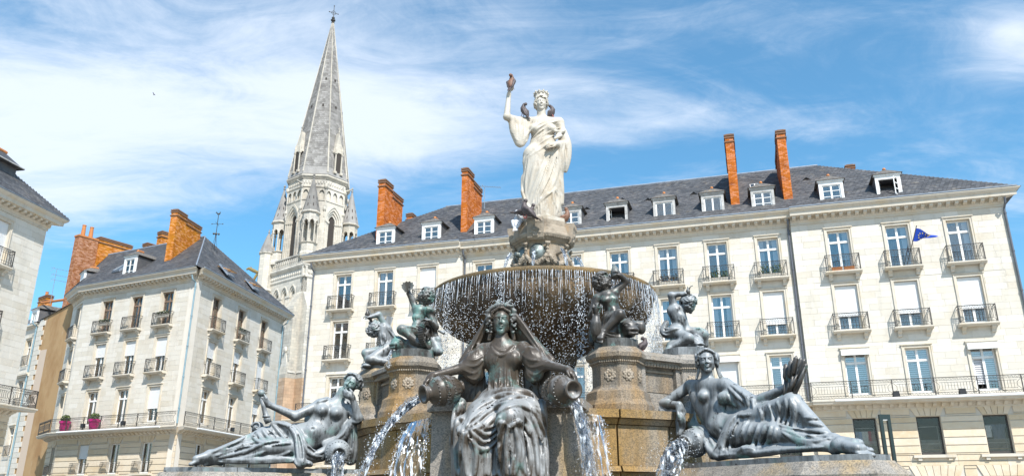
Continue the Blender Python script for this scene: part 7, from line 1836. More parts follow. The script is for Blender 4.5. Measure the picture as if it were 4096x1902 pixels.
def boy_wheel():
    Z = zoomer(1420, 1100, 2.99, Pl((0, 12.28), 90))
    t = statue('boy_statue', 'greenish bronze boy blowing a shell and holding a toothed wheel', Z(770, 960), 'bronze boys on the posts')
    lo, hi = box_of([Z(470,1000), Z(1060,1000), Z(620,90), Z(960,130)]); lo[1] = 11.6; hi[1] = 12.8
    S = Sculpt(lo, hi, HB)
    S.chain([Z(770,430), Z(765,520), Z(765,600), Z(775,670)], [.10,.095,.095,.11], k=.06); S.ell(Z(725,505,.06), (.06,.05,.05), k=.04); S.ell(Z(735,590,.07), (.07,.06,.06), k=.04)
    S.cap(Z(745,420), Z(860,440), .06, k=.05); S.cap(Z(790,420), Z(810,340), .055, .055, k=.04)
    S.cap(Z(730,415), Z(690,300,-.02), .055, .05, k=.03); S.cap(Z(690,300,-.02), Z(640,215,.02), .052, .038, k=.03); hand(S, Z(640,222,.02), (.1,-.1,1), (.8,-.3,.2), (.2,-.8,.3), .85, .6)
    S.cap(Z(880,440), Z(965,620,.02), .06, .05, k=.03); S.cap(Z(965,620,.02), Z(890,545,.16), .046, .036, k=.03); hand(S, Z(892,545,.16), (-.8,-.2,.15), (-.1,-.1,-.9), (0,-.8,.4), .85, .6)
    S.cap(Z(770,690,.03), Z(560,650,.20), .095, .075, k=.05); S.cap(Z(560,650,.20), Z(760,810,.18), .07, .05, k=.04); S.cap(Z(760,810,.18), Z(800,900,.12), .045, .04, k=.03)
    S.cap(Z(800,700,-.08), Z(900,850,-.02), .095, .08, k=.05); S.cap(Z(930,640,-.05), Z(970,760,-.05), .06, .05, k=.04)
    S.chain([Z(900,400), Z(920,480,-.03), Z(960,600,-.05)], [.06,.055,.05], k=.03); S.chain([Z(830,420,.06), Z(870,405,.07), Z(940,440,.02)], [.04,.05,.045], k=.03)
    S.ell(Z(690,850,.0), (.18,.15,.13), k=.05); S.cap(Z(620,900,.05), Z(900,900,.05), .07, k=.04)
    dolphin(S, Z(515,815,.10), (-.55,-.75,-.2), .105)
    S.snap()
    S.folds(pxy(1420,1100,2.99,[[(640,760),(680,830),(780,800)],[(620,800),(690,880),(800,860)],[(640,840),(700,905),(790,890)],[(830,400),(840,470),(830,520)],[(860,395),(880,440)],[(890,390),(930,430)],[(740,640),(690,620),(600,615)],[(700,600),(770,615)]]), 11.6, 12.8, .019, .009, .003)
    H = Head(Z(835,255,.02), (-.80,-.30,.42), (.45,.1,.85), .27, .0072, .95); H.face(child=True, neck=Z(800,390)); H.curls(120, .11, -.42, -.20, 11, .03)
    solid('body', [S, H.S], M_BR_GREEN, t)
    g = MB(); c = Vector(Z(852,715,.17)); ax = Vector((.93,-.35,.05)).normalized(); q = Vector((0,0,1)).rotation_difference(ax).to_matrix().to_4x4()
    g.lathe([(.155,-.035),(.205,-.04),(.205,.04),(.155,.035),(.155,-.035)], 32, caps=False); g.lathe([(.0,-.035),(.05,-.04),(.05,.04),(.0,.045)], 12, caps=False)
    for k in range(34): a = 2*math.pi*k/34; g.bar((.20*math.cos(a),.20*math.sin(a),-.045), (.20*math.cos(a),.20*math.sin(a),.045), .022, .03, up=(math.cos(a),math.sin(a),0))
    for k in range(6): a = 2*math.pi*k/6; g.bar((.04*math.cos(a),.04*math.sin(a),0), (.17*math.cos(a),.17*math.sin(a),0), .025)
    g.v = [tuple(Matrix.Translation(c) @ q @ Vector(v)) for v in g.v]; g.build('cog_wheel', M_BR_DARK, t, inv(t))
    g = MB(); c = Vector(Z(655,150,.05)); rows = []
    for i in range(6):
        u = i/5; row = []
        for k in range(15):
            a = math.pi*(-.15+1.3*k/14); r = .02+.075*u*(1+.14*math.cos(k*math.pi)*u); row.append(c + Vector((-.05+.02*u+r*math.cos(a)*1.0, -.03*u-.02+.03*math.sin(a), -.075+.10*u+r*math.sin(a)*.8)))
        rows.append(row)
    g.grid(rows); g.grid([[p+Vector((0,.018,0)) for p in r_] for r_ in rows]); g.build('shell', M_BR_GREEN, t, inv(t), smooth=True, fix=False)
    S2 = Sculpt(*box_of([Z(900,760,-.05), Z(1050,950,.05)], .12), HB); S2.cap(Z(930,780,-.02), Z(985,900,.02), .07, .09, k=.01); S2.cap(Z(900,900,.02), Z(1020,915,.05), .05, .05, k=.01); S2.ell(Z(1000,850,-.02), (.06,.08,.09), k=.01); S2.cap(Z(1000,650,0), Z(1060,690,.02), .03, .025, k=.01); S2.cap(Z(990,770,0),Z(970,880,0),.06,.06,k=.01)
    solid('rock', [S2], M_BR_PALE, t)
    base_plate(t, V3((float(fl(-1.58,-2.30).x), float(fl(-1.58,-2.30).y), PTOP)), M_BR_GREEN)
boy_wheel()

def boy_bird():
    Z = zoomer(2330, 1030, 2.99, Pl((0, 11.42), 90))
    t = statue('boy_statue', 'dark brown bronze boy blowing a tall shell, holding a bird beside a dolphin', Z(370, 1020), 'bronze boys on the posts')
    lo, hi = box_of([Z(90,1030), Z(720,1030), Z(150,150), Z(560,70)], .25); lo[1] = 10.75; hi[1] = 11.95
    S = Sculpt(lo, hi, HB)
    S.chain([Z(300,470), Z(335,560), Z(360,640), Z(340,720)], [.125,.12,.105,.12], k=.06); S.ell(Z(275,510,.08), (.075,.06,.05), k=.04); S.ell(Z(380,500,.07), (.06,.055,.05), k=.04); S.ell(Z(370,630,.07), (.07,.06,.05), k=.04)
    S.cap(Z(200,470), Z(390,425), .065, k=.05); S.cap(Z(300,430), Z(285,360), .065, .06, k=.04)
    S.cap(Z(375,420), Z(520,285,.0), .065, .055, k=.03); S.cap(Z(520,285,.0), Z(455,215,.12), .05, .04, k=.03); hand(S, Z(460,222,.12), (-.5,-.2,.6), (-.7,.2,-.2), (0,-.7,.6), .9, .8)
    S.cap(Z(170,490), Z(105,700,.0), .068, .055, k=.03); S.cap(Z(105,700,.0), Z(150,620,.18), .052, .04, k=.03); hand(S, Z(150,630,.18), (.1,-.3,1), (.5,-.6,0), (.8,0,.3), .9, 1.0)
    S.cap(Z(330,760,.03), Z(445,680,.22), .10, .08, k=.05); S.cap(Z(445,680,.22), Z(245,890,.18), .075, .045, k=.04); foot(S, Z(240,900,.18), Z(200,985,.26), (0,-.4,.9), .8)
    S.cap(Z(330,770,-.05), Z(500,800,-.02), .10, .09, k=.05); S.ell(Z(330,880,.0), (.16,.15,.14), k=.05); S.cap(Z(250,970,.05), Z(470,960,.05), .06, k=.04)
    dolphin(S, Z(560,845,.10), (.22,-.95,-.15), .135); S.ell(Z(700,845,-.05), (.07,.07,.09), k=.03); S.cap(Z(620,800,-.05), Z(700,800,-.05), .06, .06, k=.03)
    S.chain([Z(140,760,-.1), Z(130,900,-.08), Z(120,1010,-.06)], [.06,.07,.06], k=.03)
    S.snap(); S.folds(pxy(2330,1030,2.99,[[(260,900),(330,930),(440,950)],[(270,940),(340,960),(450,970)],[(250,680),(240,740),(230,800)],[(270,670),(265,730),(240,800)],[(260,870),(340,890),(420,900)],[(230,760),(215,830)]]), 10.7, 12, .019, .009, .003)
    H = Head(Z(250,295,.02), (.62,-.62,.42), (-.42,.25,.88), .29, .0072, .95); H.face(child=True, neck=Z(290,410)); H.curls(110, .12, -.42, -.18, 21, .03)
    solid('body', [S, H.S], M_BR_DARK, t)
    S3 = Sculpt(*box_of([Z(120,540,.2), Z(200,1000,.2)], .13), HB)
    S3.chain([Z(165,690,.2), Z(160,790,.2), Z(160,900,.18), Z(158,990,.12)], [.045,.082,.08,.03], k=.03); S3.chain([Z(168,690,.22), Z(160,620,.26), Z(175,560,.26)], [.03,.024,.022], k=.015)
    for x in (120, 205): S3.chain([Z(x,700,.22), Z(x+2,600,.24), Z(x+12,560,.24), Z(x+18,600,.25)], [.012]*4, k=.006)
    S3.cap(Z(120,590,.26), Z(195,595,.26), .012, k=.006)
    solid('bird', [S3], M_BR_DARK, t)
    g = MB(); A, B = Vector(Z(372,70,.04)), Vector(Z(405,240,.10)); d = (B-A); pts = []
    g.tube([A + d*(i/14) for i in range(15)], [.004+.064*math.sin(min(1,i/11)*1.571)*(1+.16*(i%2)) for i in range(15)], 12); g.build('shell', M_BR_GREEN, t, inv(t), smooth=True)
    base_plate(t, V3((float(fl(1.58,-2.30).x), float(fl(1.58,-2.30).y), PTOP)), M_BR_GREEN)
boy_bird()

def boy_horn_right():
    Z = zoomer(2330, 1030, 2.99, Pl((0, 12.28), 90))
    t = statue('boy_statue', 'pale bronze boy bending his head under a raised arm, behind the right reclining woman', Z(1150, 1150), 'bronze boys on the posts')
    lo, hi = box_of([Z(950,1170), Z(1520,1170), Z(1050,340), Z(1350,340)], .22); lo[1] = 11.7; hi[1] = 12.85
    S = Sculpt(lo, hi, HB)
    S.chain([Z(1110,640), Z(1140,720), Z(1150,800), Z(1115,880)], [.12,.12,.105,.12], k=.06); S.ell(Z(1175,700,.07), (.06,.06,.06), k=.04); S.cap(Z(1060,630), Z(1200,620), .06, k=.05); S.cap(Z(1190,620), Z(1240,570), .06, .058, k=.04)
    S.cap(Z(1095,610), Z(1062,450,.05), .065, .055, k=.03); S.cap(Z(1062,450,.05), Z(1230,430,.12), .052, .036, k=.03); hand(S, Z(1225,430,.12), (.85,0,-.1), (0,.3,-.9), (.2,-.8,.2), .85, .7)
    S.cap(Z(1200,690,-.05), Z(1250,860,-.03), .055, .05, k=.03); S.cap(Z(1250,870,-.03), Z(1350,860,.02), .045, .036, k=.03); hand(S, Z(1345,862,.02), (.9,-.1,.25), (0,-.3,-.8), (0,-.8,.5), .8, .9)
    S.cap(Z(1110,900,.03), Z(1270,960,.20), .10, .08, k=.05); S.cap(Z(1270,960,.20), Z(1050,1080,.12), .072, .045, k=.04); foot(S, Z(1040,1085,.12), Z(975,1165,.18), (.3,-.2,.9), .75)
    S.cap(Z(1180,890,-.05), Z(1440,920,.0), .09, .085, k=.05); S.cap(Z(1440,920,.0), Z(1460,1040,-.03), .08, .06, k=.04)
    S.chain([Z(1000,780,-.04), Z(965,880,-.02), Z(1020,930,.03), Z(1080,860,.10), Z(1180,850,.1)], [.05,.055,.05,.05,.04], k=.03)
    S.ell(Z(1150,1060,.0), (.2,.15,.12), k=.05); dolphin(S, Z(1355,1020,.05), (.25,-.9,-.3), .115)
    S.snap(); S.folds(pxy(2330,1030,2.99,[[(960,880),(1020,900),(1080,850),(1180,850)],[(980,840),(1030,870),(1090,830)],[(950,900),(1000,940),(1060,910)],[(1100,1100),(1180,1090),(1260,1110)],[(1110,1130),(1190,1110)],[(1150,700),(1160,780)],[(1190,700),(1195,800)],[(1220,690),(1225,770)]]), 11.7, 12.9, .019, .009, .003)
    H = Head(Z(1272,560,.04), (.62,-.55,-.55), (.20,-.55,.80), .27, .0072, .95); H.face(child=True, neck=Z(1210,610)); H.curls(110, .11, -.4, -.2, 31, .03)
    solid('body', [S, H.S], M_BR_PALE, t)
    g = MB(); g.tube([Z(1262,440,.14), Z(1262,400,.14), Z(1258,360,.14)], [.035,.036,.012], 8); g.tube([Z(1272,380,.14), Z(1290,345,.12), Z(1320,332,.12)], [.016,.009,.006], 6); g.tube([Z(1258,370,.14), Z(1255,340,.14)], [.01,.006], 6); g.build('shell', M_BR_GREEN, t, inv(t), smooth=True)
    c = V3((float(fl(2.52,-1.37).x), float(fl(2.52,-1.37).y), PTOP)); bp_ = base_plate(t, c, M_BR_PALE)
    cu = bpy.data.curves.new('inscription', 'FONT'); cu.body = 'C.GROOTAERS'; cu.size = .065; cu.extrude = .004; cu.align_x = 'CENTER'
    o = bpy.data.objects.new('inscription', cu); dg = bpy.context.evaluated_depsgraph_get()
    me = bpy.data.meshes.new_from_object(o); bpy.data.objects.remove(o); me.materials.append(M_BR_DARK)
    ap = .34*math.cos(math.pi/8); a = .3 + math.pi/8 + math.pi/4*5 ; n = Vector((math.cos(a), math.sin(a), 0))
    Mx = Matrix.Translation(Vector(c) + n*(ap+.004) + Vector((0,0,.035))) @ Matrix.Rotation(a+math.pi/2, 4, 'Z') @ Matrix.Rotation(math.pi/2, 4, 'X')
    ob = link('inscription', me, bp_); ob.matrix_local = inv(t) @ Mx
boy_horn_right()

def boy_horn_left():
    Z = zoomer(1420, 1100, 2.99, Pl((0, 13.22), 90))
    t = statue('boy_statue', 'pale bronze boy leaning back to blow a horn, above the left reclining woman', Z(300, 1100), 'bronze boys on the posts')
    lo, hi = box_of([Z(70,1110), Z(470,1110), Z(120,400), Z(460,520)], .22); lo[1] = 12.6; hi[1] = 13.75
    S = Sculpt(lo, hi, HB)
    S.chain([Z(340,640), Z(345,720), Z(370,800), Z(390,860)], [.10,.105,.095,.11], k=.06); S.cap(Z(290,640), Z(400,640), .055, k=.05); S.cap(Z(310,640), Z(270,640), .055, .055, k=.04)
    S.cap(Z(365,610), Z(285,470,.05), .058, .05, k=.03); S.cap(Z(285,470,.05), Z(180,500,.14), .048, .034, k=.03); hand(S, Z(185,500,.14), (-.8,-.1,.2), (.2,.3,-.8), (0,-.8,.2), .8, .8)
    S.cap(Z(300,680,-.04), Z(190,570,.02), .05, .042, k=.03)
    S.cap(Z(385,880,.05), Z(185,1010,.22), .10, .08, k=.05); S.cap(Z(185,1010,.22), Z(430,1040,.20), .072, .05, k=.04); S.cap(Z(350,890,-.05), Z(130,930,.02), .085, .07, k=.05); S.cap(Z(130,930,.02), Z(160,1050,.06), .065, .05, k=.04)
    S.chain([Z(400,640,-.02), Z(440,720,-.02), Z(470,800,0), Z(420,870,.06), Z(330,850,.10)], [.05,.06,.06,.05,.03], k=.03); S.ell(Z(350,1040,.0), (.22,.16,.11), k=.05)
    S.snap(); S.folds(pxy(1420,1100,2.99,[[(390,600),(450,680),(510,710)],[(400,640),(450,720),(490,770)],[(300,690),(310,780),(320,830)],[(330,680),(340,780)],[(360,700),(365,800)],[(280,1080),(360,1060),(430,1080)]]), 12.5, 13.8, .019, .009, .003)
    H = Head(Z(230,625,.03), (-.55,-.5,.68), (-.55,.1,-.75), .26, .0075, .95); H.face(child=True, neck=Z(300,645)); H.curls(100, .11, -.4, -.2, 41, .03)
    solid('body', [S, H.S], M_BR_PALE, t)
    g = MB(); g.bar(Z(375,620,-.12), Z(420,500,-.14), .10, .10); g.build('quiver', M_BR_PALE, t, inv(t))
    g = MB(); g.tube([Z(205,560,.1), Z(165,500,.14), Z(145,460,.15), Z(150,430,.15), Z(158,395,.15)], [.015,.035,.045,.02,.008], 8); g.build('horn', M_BR_DARK, t, inv(t), smooth=True)
    S4 = Sculpt(*box_of([Z(70,1060,.2), Z(190,1130,.2)], .12), HB); S4.ell(Z(140,1085,.2), (.085,.09,.045), k=.02); S4.cap(Z(100,1090,.24), Z(75,1100,.25), .02, .015, k=.01); S4.ell(Z(160,1050,.18), (.05,.05,.05), k=.03)
    solid('tortoise', [S4], M_BR_PALE, t)
    base_plate(t, V3((float(fl(-2.52,-1.37).x), float(fl(-2.52,-1.37).y), PTOP)), M_BR_PALE)
boy_horn_left()

def boy_back():
    """only his curly back and one raised arm show between the front boy and the seated woman"""
    c = Vector((-.60, 16.0, PTOP)); c = FF @ Vector((-1.58, 2.30, PTOP))
    t = statue('boy_statue', 'small pale bronze boy half hidden behind the falling water at the rear left', c, 'bronze boys on the posts')
    P = lambda x, y, z: V3((c.x+x, c.y+y, c.z+z))
    S = Sculpt(P(-.55,-.5,0), P(.75,.5,1.0), .014)
    S.ell(P(0,0,.25), (.24,.2,.16), k=.05); S.chain([P(0,0,.3), P(.12,0,.5), P(.2,0,.62)], [.15,.13,.10], k=.05); S.cap(P(.2,-.1,.6), P(.42,-.12,.45), .055, .05); S.cap(P(.42,-.12,.45), P(.3,-.25,.65), .045, .035); S.cap(P(-.1,-.1,.25), P(-.3,-.3,.3), .09, .07); S.cap(P(-.3,-.3,.3), P(-.25,-.38,.05), .06, .04)
    H = Head(P(.22,-.02,.80), (.3,-.9,.2), (0,0,1), .27, .009, .95); H.face(child=True, neck=P(.2,0,.62)); H.curls(80, .12, -.4, -.2, 51)
    solid('body', [S, H.S], M_BR_PALE, t); base_plate(t, V3((c.x, c.y, PTOP)), M_BR_PALE)
boy_back()
# ================================================================== water
def water_mat(name, foam_glint, white=(0.86, 0.90, 0.94), st=0.35):
    m = bpy.data.materials.new(name); m.use_nodes = True; nt = m.node_tree; N = nt.nodes; L = nt.links; bs = N['Principled BSDF']
    bs.inputs['Base Color'].default_value = (0.95, 0.97, 1, 1); bs.inputs['Roughness'].default_value = 0.06; bs.inputs['IOR'].default_value = 1.33; bs.inputs['Transmission Weight'].default_value = 1.0
    d = N.new('ShaderNodeBsdfPrincipled'); d.inputs['Base Color'].default_value = (*white, 1); d.inputs['Roughness'].default_value = 0.25
    g = N.new('ShaderNodeNewGeometry'); mp = N.new('ShaderNodeMapping'); mp.inputs['Scale'].default_value = (1, 1, st); L.new(g.outputs['Position'], mp.inputs[0])
    n = N.new('ShaderNodeTexNoise'); n.inputs['Scale'].default_value = 22; n.inputs['Detail'].default_value = 6; L.new(mp.outputs[0], n.inputs['Vector'])
    r = N.new('ShaderNodeMapRange'); r.inputs['From Min'].default_value = .62-foam_glint*.35; r.inputs['From Max'].default_value = .78-foam_glint*.35; L.new(n.outputs['Fac'], r.inputs['Value'])
    mx = N.new('ShaderNodeMixShader'); L.new(r.outputs[0], mx.inputs[0]); L.new(bs.outputs[0], mx.inputs[1]); L.new(d.outputs[0], mx.inputs[2])
    b = N.new('ShaderNodeBump'); b.inputs['Strength'].default_value = .5; b.inputs['Distance'].default_value = .03; L.new(n.outputs['Fac'], b.inputs['Height']); L.new(b.outputs[0], bs.inputs['Normal'])
    L.new(mx.outputs[0], N['Material Output'].inputs['Surface']); return m
M_WATER = water_mat('clear_water', 0.22, (0.75, 0.80, 0.84)); M_FOAM = water_mat('foaming_water', 0.26, (0.75, 0.80, 0.84)); M_DROP = water_mat('water_drops', 0.62, (0.80, 0.84, 0.88))  # white in the drops' colour stands in for sun glints
M_SHEET = water_mat('streaked_water_sheet', 0.24, (0.72, 0.77, 0.82), 0.10)
def drop(g, p, r, st=1.6):
    x, y, z = p; h = r*st
    g.add([(x-r,y,z),(x,y-r,z),(x+r,y,z),(x,y+r,z),(x,y,z+h),(x,y,z-r)], [(0,1,4),(1,2,4),(2,3,4),(3,0,4),(1,0,5),(2,1,5),(3,2,5),(0,3,5)])
def curve(P, n=24):
    P = [Vector(p) for p in P]; out = []; m = len(P)
    for i in range(m-1):
        p0, p1, p2, p3 = P[max(i-1,0)], P[i], P[i+1], P[min(i+2,m-1)]
        for k in range(n):
            t = k/n; out.append(0.5*((2*p1)+(p2-p0)*t+(2*p0-5*p1+4*p2-p3)*t*t+(3*p1-p0-3*p2+p3)*t**3))
    return out + [P[-1]]
def stream(label, P, w0, w1, strands=7, m=None, seed=1, drops=60, flat=0.5, group=None):
    q = random.Random(seed); C = curve(P, 14); n = len(C)
    t = thing('water_jet', label, 'water jet', tuple(C[0]), group); g = MB()
    for s_ in range(int(strands*1.7)):
        a = q.uniform(0, 2*math.pi); rad = math.sqrt(q.random()); ph = q.uniform(0, 6); st = q.randrange(0, max(1, n//6)); en = n - q.randrange(0, max(1, n//5))
        pts, rs = [], []
        for i in range(st, en):
            u = i/(n-1); w = w0 + (w1-w0)*u; d = (C[min(i+1,n-1)] - C[max(i-1,0)]).normalized(); sx = d.cross(Vector((0,1,0))); sx = sx.normalized() if sx.length > 1e-3 else Vector((1,0,0)); sy = d.cross(sx)
            o = sx*math.cos(a+.5*math.sin(u*7+ph))*rad*w*.5 + sy*math.sin(a)*rad*w*.5*flat
            pts.append(C[i] + o); rs.append((w*.125+.003)*(.55+.5*abs(math.sin(u*23+ph*3)+.4*math.sin(u*51+ph)))*q.uniform(.75, 1.1)*(1-.55*u))
        if len(pts) > 3: g.tube(pts, rs, 7)
    g.build('stream', m or M_WATER, t, inv(t), smooth=True, fix=False)
    g = MB()
    for _ in range(drops*3):
        u = q.random()**.6; i = min(n-1, int(u*(n-1))); w = (w0 + (w1-w0)*u)*.9
        drop(g, C[i] + Vector((q.gauss(0,w*.55), q.gauss(0,w*.4), q.gauss(0,w*.35))), q.uniform(.002,.006))
    if drops: g.build('spray', M_DROP, t, inv(t), kind='stuff', fix=False)
    return t
def veil(label, top, bot, m=None, seed=2, nu=22, nv=20, drops=80, bulge=.22):
    """a thin sheet of water that leaves an edge and falls in a curve"""
    q = random.Random(seed); (a, b), (c, d) = [[Vector(p) for p in e] for e in (top, bot)]
    t = thing('water_veil', label, 'water', tuple(a)); rows = []
    for j in range(nv+1):
        v = j/nv; A, B = a.lerp(c, v**.9), b.lerp(d, v**.9); row = []
        for i in range(nu+1):
            u = i/nu; p = A.lerp(B, u); p.z += bulge*math.sin(math.pi*v)*.6*(1-.3*u); rip = .012*math.sin(i*2.1+3*math.sin(j*.5)) + .014*math.sin(i*5.3+j*.23); p.y += rip*(.3+v) - .05*math.sin(math.pi*u); p.z += .01*math.sin(i*3.7); row.append(p)
        rows.append(row)
    g = MB(); g.grid(rows); g.build('sheet', m or M_WATER, t, inv(t), smooth=True, fix=False)
    g = MB()
    for _ in range(drops*2):
        j = q.randrange(1, nv+1); p = rows[j][q.choice((0, 0, nu, nu, q.randrange(nu+1)))]; drop(g, p + Vector((q.gauss(0,.02), -.03+q.gauss(0,.02), q.gauss(0,.03))), q.uniform(.003,.007))
    g.build('spray', M_DROP, t, inv(t), kind='stuff', fix=False); return t
JG = 'jets from the spouts under the marble statue'
stream('clear jet gushing left from the urn under the right hand of the seated statue', [at(1688,1580,10.82), at(1620,1632,10.6), at(1545,1712,10.4), at(1490,1800,10.2), at(1440,1925,10.0)], .13, .10, 11, M_FOAM, 1, 260, .6)
veil('thin sheet of water curling off the stone edge left of the seated statue', (at(1640,1690,10.9), at(1720,1668,10.9)), (at(1545,1930,10.5), at(1690,1930,10.5)), M_SHEET, 2, drops=160)
stream('clear jet pouring down from the urn under the left hand of the seated statue', [at(2288,1575,10.30), at(2312,1650,10.2), at(2335,1740,10.15), at(2352,1840,10.12), at(2362,1930,10.1)], .14, .17, 12, M_FOAM, 3, 220, .6)
veil('wide sheet of water falling right of the seated statue', (at(2345,1655,10.6), at(2405,1660,10.6)), (at(2350,1930,10.3), at(2448,1930,10.3)), M_SHEET, 4, drops=160)
stream('rough water tumbling from the urn of the right reclining statue', [at(2738,1782,10.65), at(2712,1800,10.5), at(2688,1835,10.4), at(2668,1930,10.3)], .22, .30, 16, M_FOAM, 5, 240, .6)
stream('narrow water jet dropping from the urn of the left reclining statue', [at(1356,1812,12.0), at(1353,1835,11.9), at(1350,1870,11.85), at(1346,1930,11.82)], .13, .20, 10, M_FOAM, 6, 120, .7)
stream('thin trickle from the mouth of the dolphin on the left front post', [at(1566,1398,11.95), at(1556,1430,11.9), at(1555,1470,11.9)], .03, .03, 3, M_FOAM, 7, 40)
for lab, P in (('small jet from the left spout urn below the marble statue', [at(2046,1010,13.45), at(2030,1035,13.35), at(2018,1072,13.3)]), ('small jet from the front spout urn below the marble statue', [at(2136,994,13.36), at(2134,1020,13.24), at(2131,1072,13.2)]), ('small jet from the bare pipe below the marble statue', [at(2244,990,13.4), at(2258,1015,13.3), at(2270,1072,13.25)]), ('small jet from the right spout urn below the marble statue', [at(2300,1028,13.7), at(2318,1040,13.65), at(2336,1080,13.6)])):
    stream(lab, P, .05, .07, 6, M_FOAM, 11, 30, .8, JG)
# the curtain of strings and drops that falls from the bowl all round
cur = MB(); q = random.Random(5); RB = 2.05
nd = 340; drips = [(k + q.uniform(-.4,.4))*2*math.pi/nd for k in range(nd)]
def fall(a, z, r):
    cur_p = (FC0[0] + r*math.cos(a), FC0[1] + r*math.sin(a), z); return cur_p
for a in drips:
    L_ = q.uniform(.12, .55)*q.choice((.5, 1, 1, 1.3)); z = 5.19; r = RB + q.uniform(-.01,.02); n = max(3, int(L_/.045)); s_ = q.uniform(.7, 1.3)
    pts = [Vector(fall(a + q.gauss(0,.0012), z - L_*i/n, r + .004*i)) for i in range(n+1)]
    cur.tube(pts, [(.0048*s_)*(1-.6*i/n)*q.uniform(.5,1.3) for i in range(n+1)], 4, caps=False)
    z0 = 5.19 - L_
    for _ in range(q.randrange(55, 110)):
        u = q.random()**.85; zz = z0 - u*(z0-2.9); drop(cur, fall(a + q.gauss(0,.006)*(1+1.4*u), zz, r + q.gauss(0,.012)*(1+2*u) + .03), q.uniform(.0030,.0072)*(1.05-.3*u), q.uniform(1.2, 2.6))
for a0 in (-1.05, -1.33, -1.95, -2.5, -.6):     # heavier spills where the rim is low
    for _ in range(330): 
        u = q.random(); a = a0 + q.gauss(0, .018)*(1+u); drop(cur, fall(a, 5.19-u*1.9, RB+.03+q.gauss(0,.02)), q.uniform(.005,.010), q.uniform(1.2, 3.2))
tag(cur.build('falling_water', M_DROP, None, None, fix=False), 'curtain of falling water strings and drops all round the rim of the stone bowl', 'water', kind='stuff')

# ================================================================== pigeons
def pigeon_mat(n, c1, c2): return mat(n, c1, 0.6, [(c2, 14, 0.5, 0.65, A1)])
M_PG_DARK = pigeon_mat('pigeon_dark', (0.07, 0.055, 0.055), (0.12, 0.10, 0.10)); M_PG_BROWN = pigeon_mat('pigeon_brown', (0.20, 0.10, 0.06), (0.12, 0.07, 0.05)); M_PG_WHITE = pigeon_mat('pigeon_white', (0.62, 0.62, 0.64), (0.40, 0.42, 0.47)); M_BEAK = mat('beak', (0.25, 0.2, 0.17), 0.6); M_LEG = mat('pigeon_leg', (0.4, 0.12, 0.1), 0.7)
def pigeon(label, p, head, m, mw=None, upright=0.35, s=1.0, tuck=False):
    M_ = Matrix.Translation(p) @ Matrix.Rotation(head, 4, 'Z'); t = thing('pigeon', label, 'pigeon', M_, 'pigeons on the fountain')
    c, sn = math.cos(upright), math.sin(upright)
    def q(x, z): return Vector(((x*c - z*sn)*s, 0, (x*sn + z*c)*s + .10*s))   # x = forward along the body
    g = MB(); g.tube([q(-.15,0), q(-.12,0), q(-.05,.01), q(.03,.01), q(.09,.03), q(.12,.07), q(.13,.11)], [.012*s,.035*s,.062*s,.068*s,.055*s,.036*s,.030*s], 10)
    hp = q(.135,.135) if not tuck else q(.10,.12); g.ball(hp, .033*s, 10, 8)
    g.build('body', m, t, smooth=True)
    g = MB(); e = Vector((math.cos(.3), 0, -.15)); g.tube([hp + Vector((.025*s,0,0)), hp + Vector((.058*s,0,-.012*s))], [.010*s,.003*s], 6); g.build('beak', M_BEAK, t)
    for sy in (-1, 1):
        g = MB(); y = sy*.05*s; g.tube([q(.08,.02)+Vector((0,y,0)), q(0,.03)+Vector((0,y*1.25,0)), q(-.10,.0)+Vector((0,y*.9,0)), q(-.19,-.02)+Vector((0,y*.35,0))], [.02*s,.038*s,.026*s,.006*s], 8); g.v = [(v[0], v[1], v[2]) for v in g.v]; g.build('wing', mw or m, t, smooth=True)
        g = MB(); a = q(-.01,-.05); g.tube([a+Vector((0,sy*.025*s,0)), Vector((a.x+.01*s, sy*.025*s, .01*s)), Vector((a.x+.045*s, sy*.03*s, .004*s))], [.008*s,.006*s,.004*s], 5); g.build('leg', M_LEG, t)
    g = MB(); A, B = q(-.13,0), q(-.25,-.01); g.add([A+Vector((0,-.025*s,.008*s)), A+Vector((0,.025*s,.008*s)), B+Vector((0,.04*s,.004*s)), B+Vector((0,-.04*s,.004*s)), A+Vector((0,-.025*s,-.008*s)), A+Vector((0,.025*s,-.008*s)), B+Vector((0,.04*s,-.004*s)), B+Vector((0,-.04*s,-.004*s))], [(0,1,2,3),(7,6,5,4),(0,4,5,1),(1,5,6,2),(2,6,7,3),(3,7,4,0)]); g.build('tail', mw or m, t)
    return t
pigeon('brown pigeon perched on the raised hand of the marble statue', at(2046,352,13.80), 1.2, M_PG_BROWN, M_PG_DARK, 1.0, 1.05, True)
pigeon('dark pigeon on the shoulder beside the raised arm of the marble statue', at(2097,464,14.02), 2.4, M_PG_DARK, None, .95, 1.0, True)
pigeon('slim grey pigeon on the shoulder of the marble statue away from the raised arm', at(2206,472,14.05), -.5, M_PG_DARK, None, .95, .95)
pigeon('white and grey pigeon at the foot of the marble statue, seen from behind', at(2068,912,13.75), 1.35, M_PG_WHITE, M_PG_WHITE, .85, 1.1)
pigeon('dark pigeon behind its mate at the left foot of the marble statue', at(2098,872,13.62), -.3, M_PG_DARK, None, -.15, 1.1)
pigeon('dark pigeon standing tall on the keystone below the marble statue', at(2112,873,13.38), 2.9, M_PG_DARK, None, .6, 1.2)
pigeon('rusty brown pigeon on the right edge of the pedestal of the marble statue', at(2256,900,13.9), -.35, M_PG_BROWN, M_PG_BROWN, .55, 1.1)
pigeon('grey pigeon on the parapet between the two right posts', at(2567,1412,11.75), .2, M_PG_DARK, None, .5, .9, True)
t = thing('flying_bird', 'tiny dark bird flying in the pale sky above the left roofs', 'bird', tuple(at(617,380,70))); g = MB(); g.tube([(-.1,0,0),(0,0,.02),(.1,0,0)], [.02,.04,.01], 6); g.build('body', M_PG_DARK, t); 
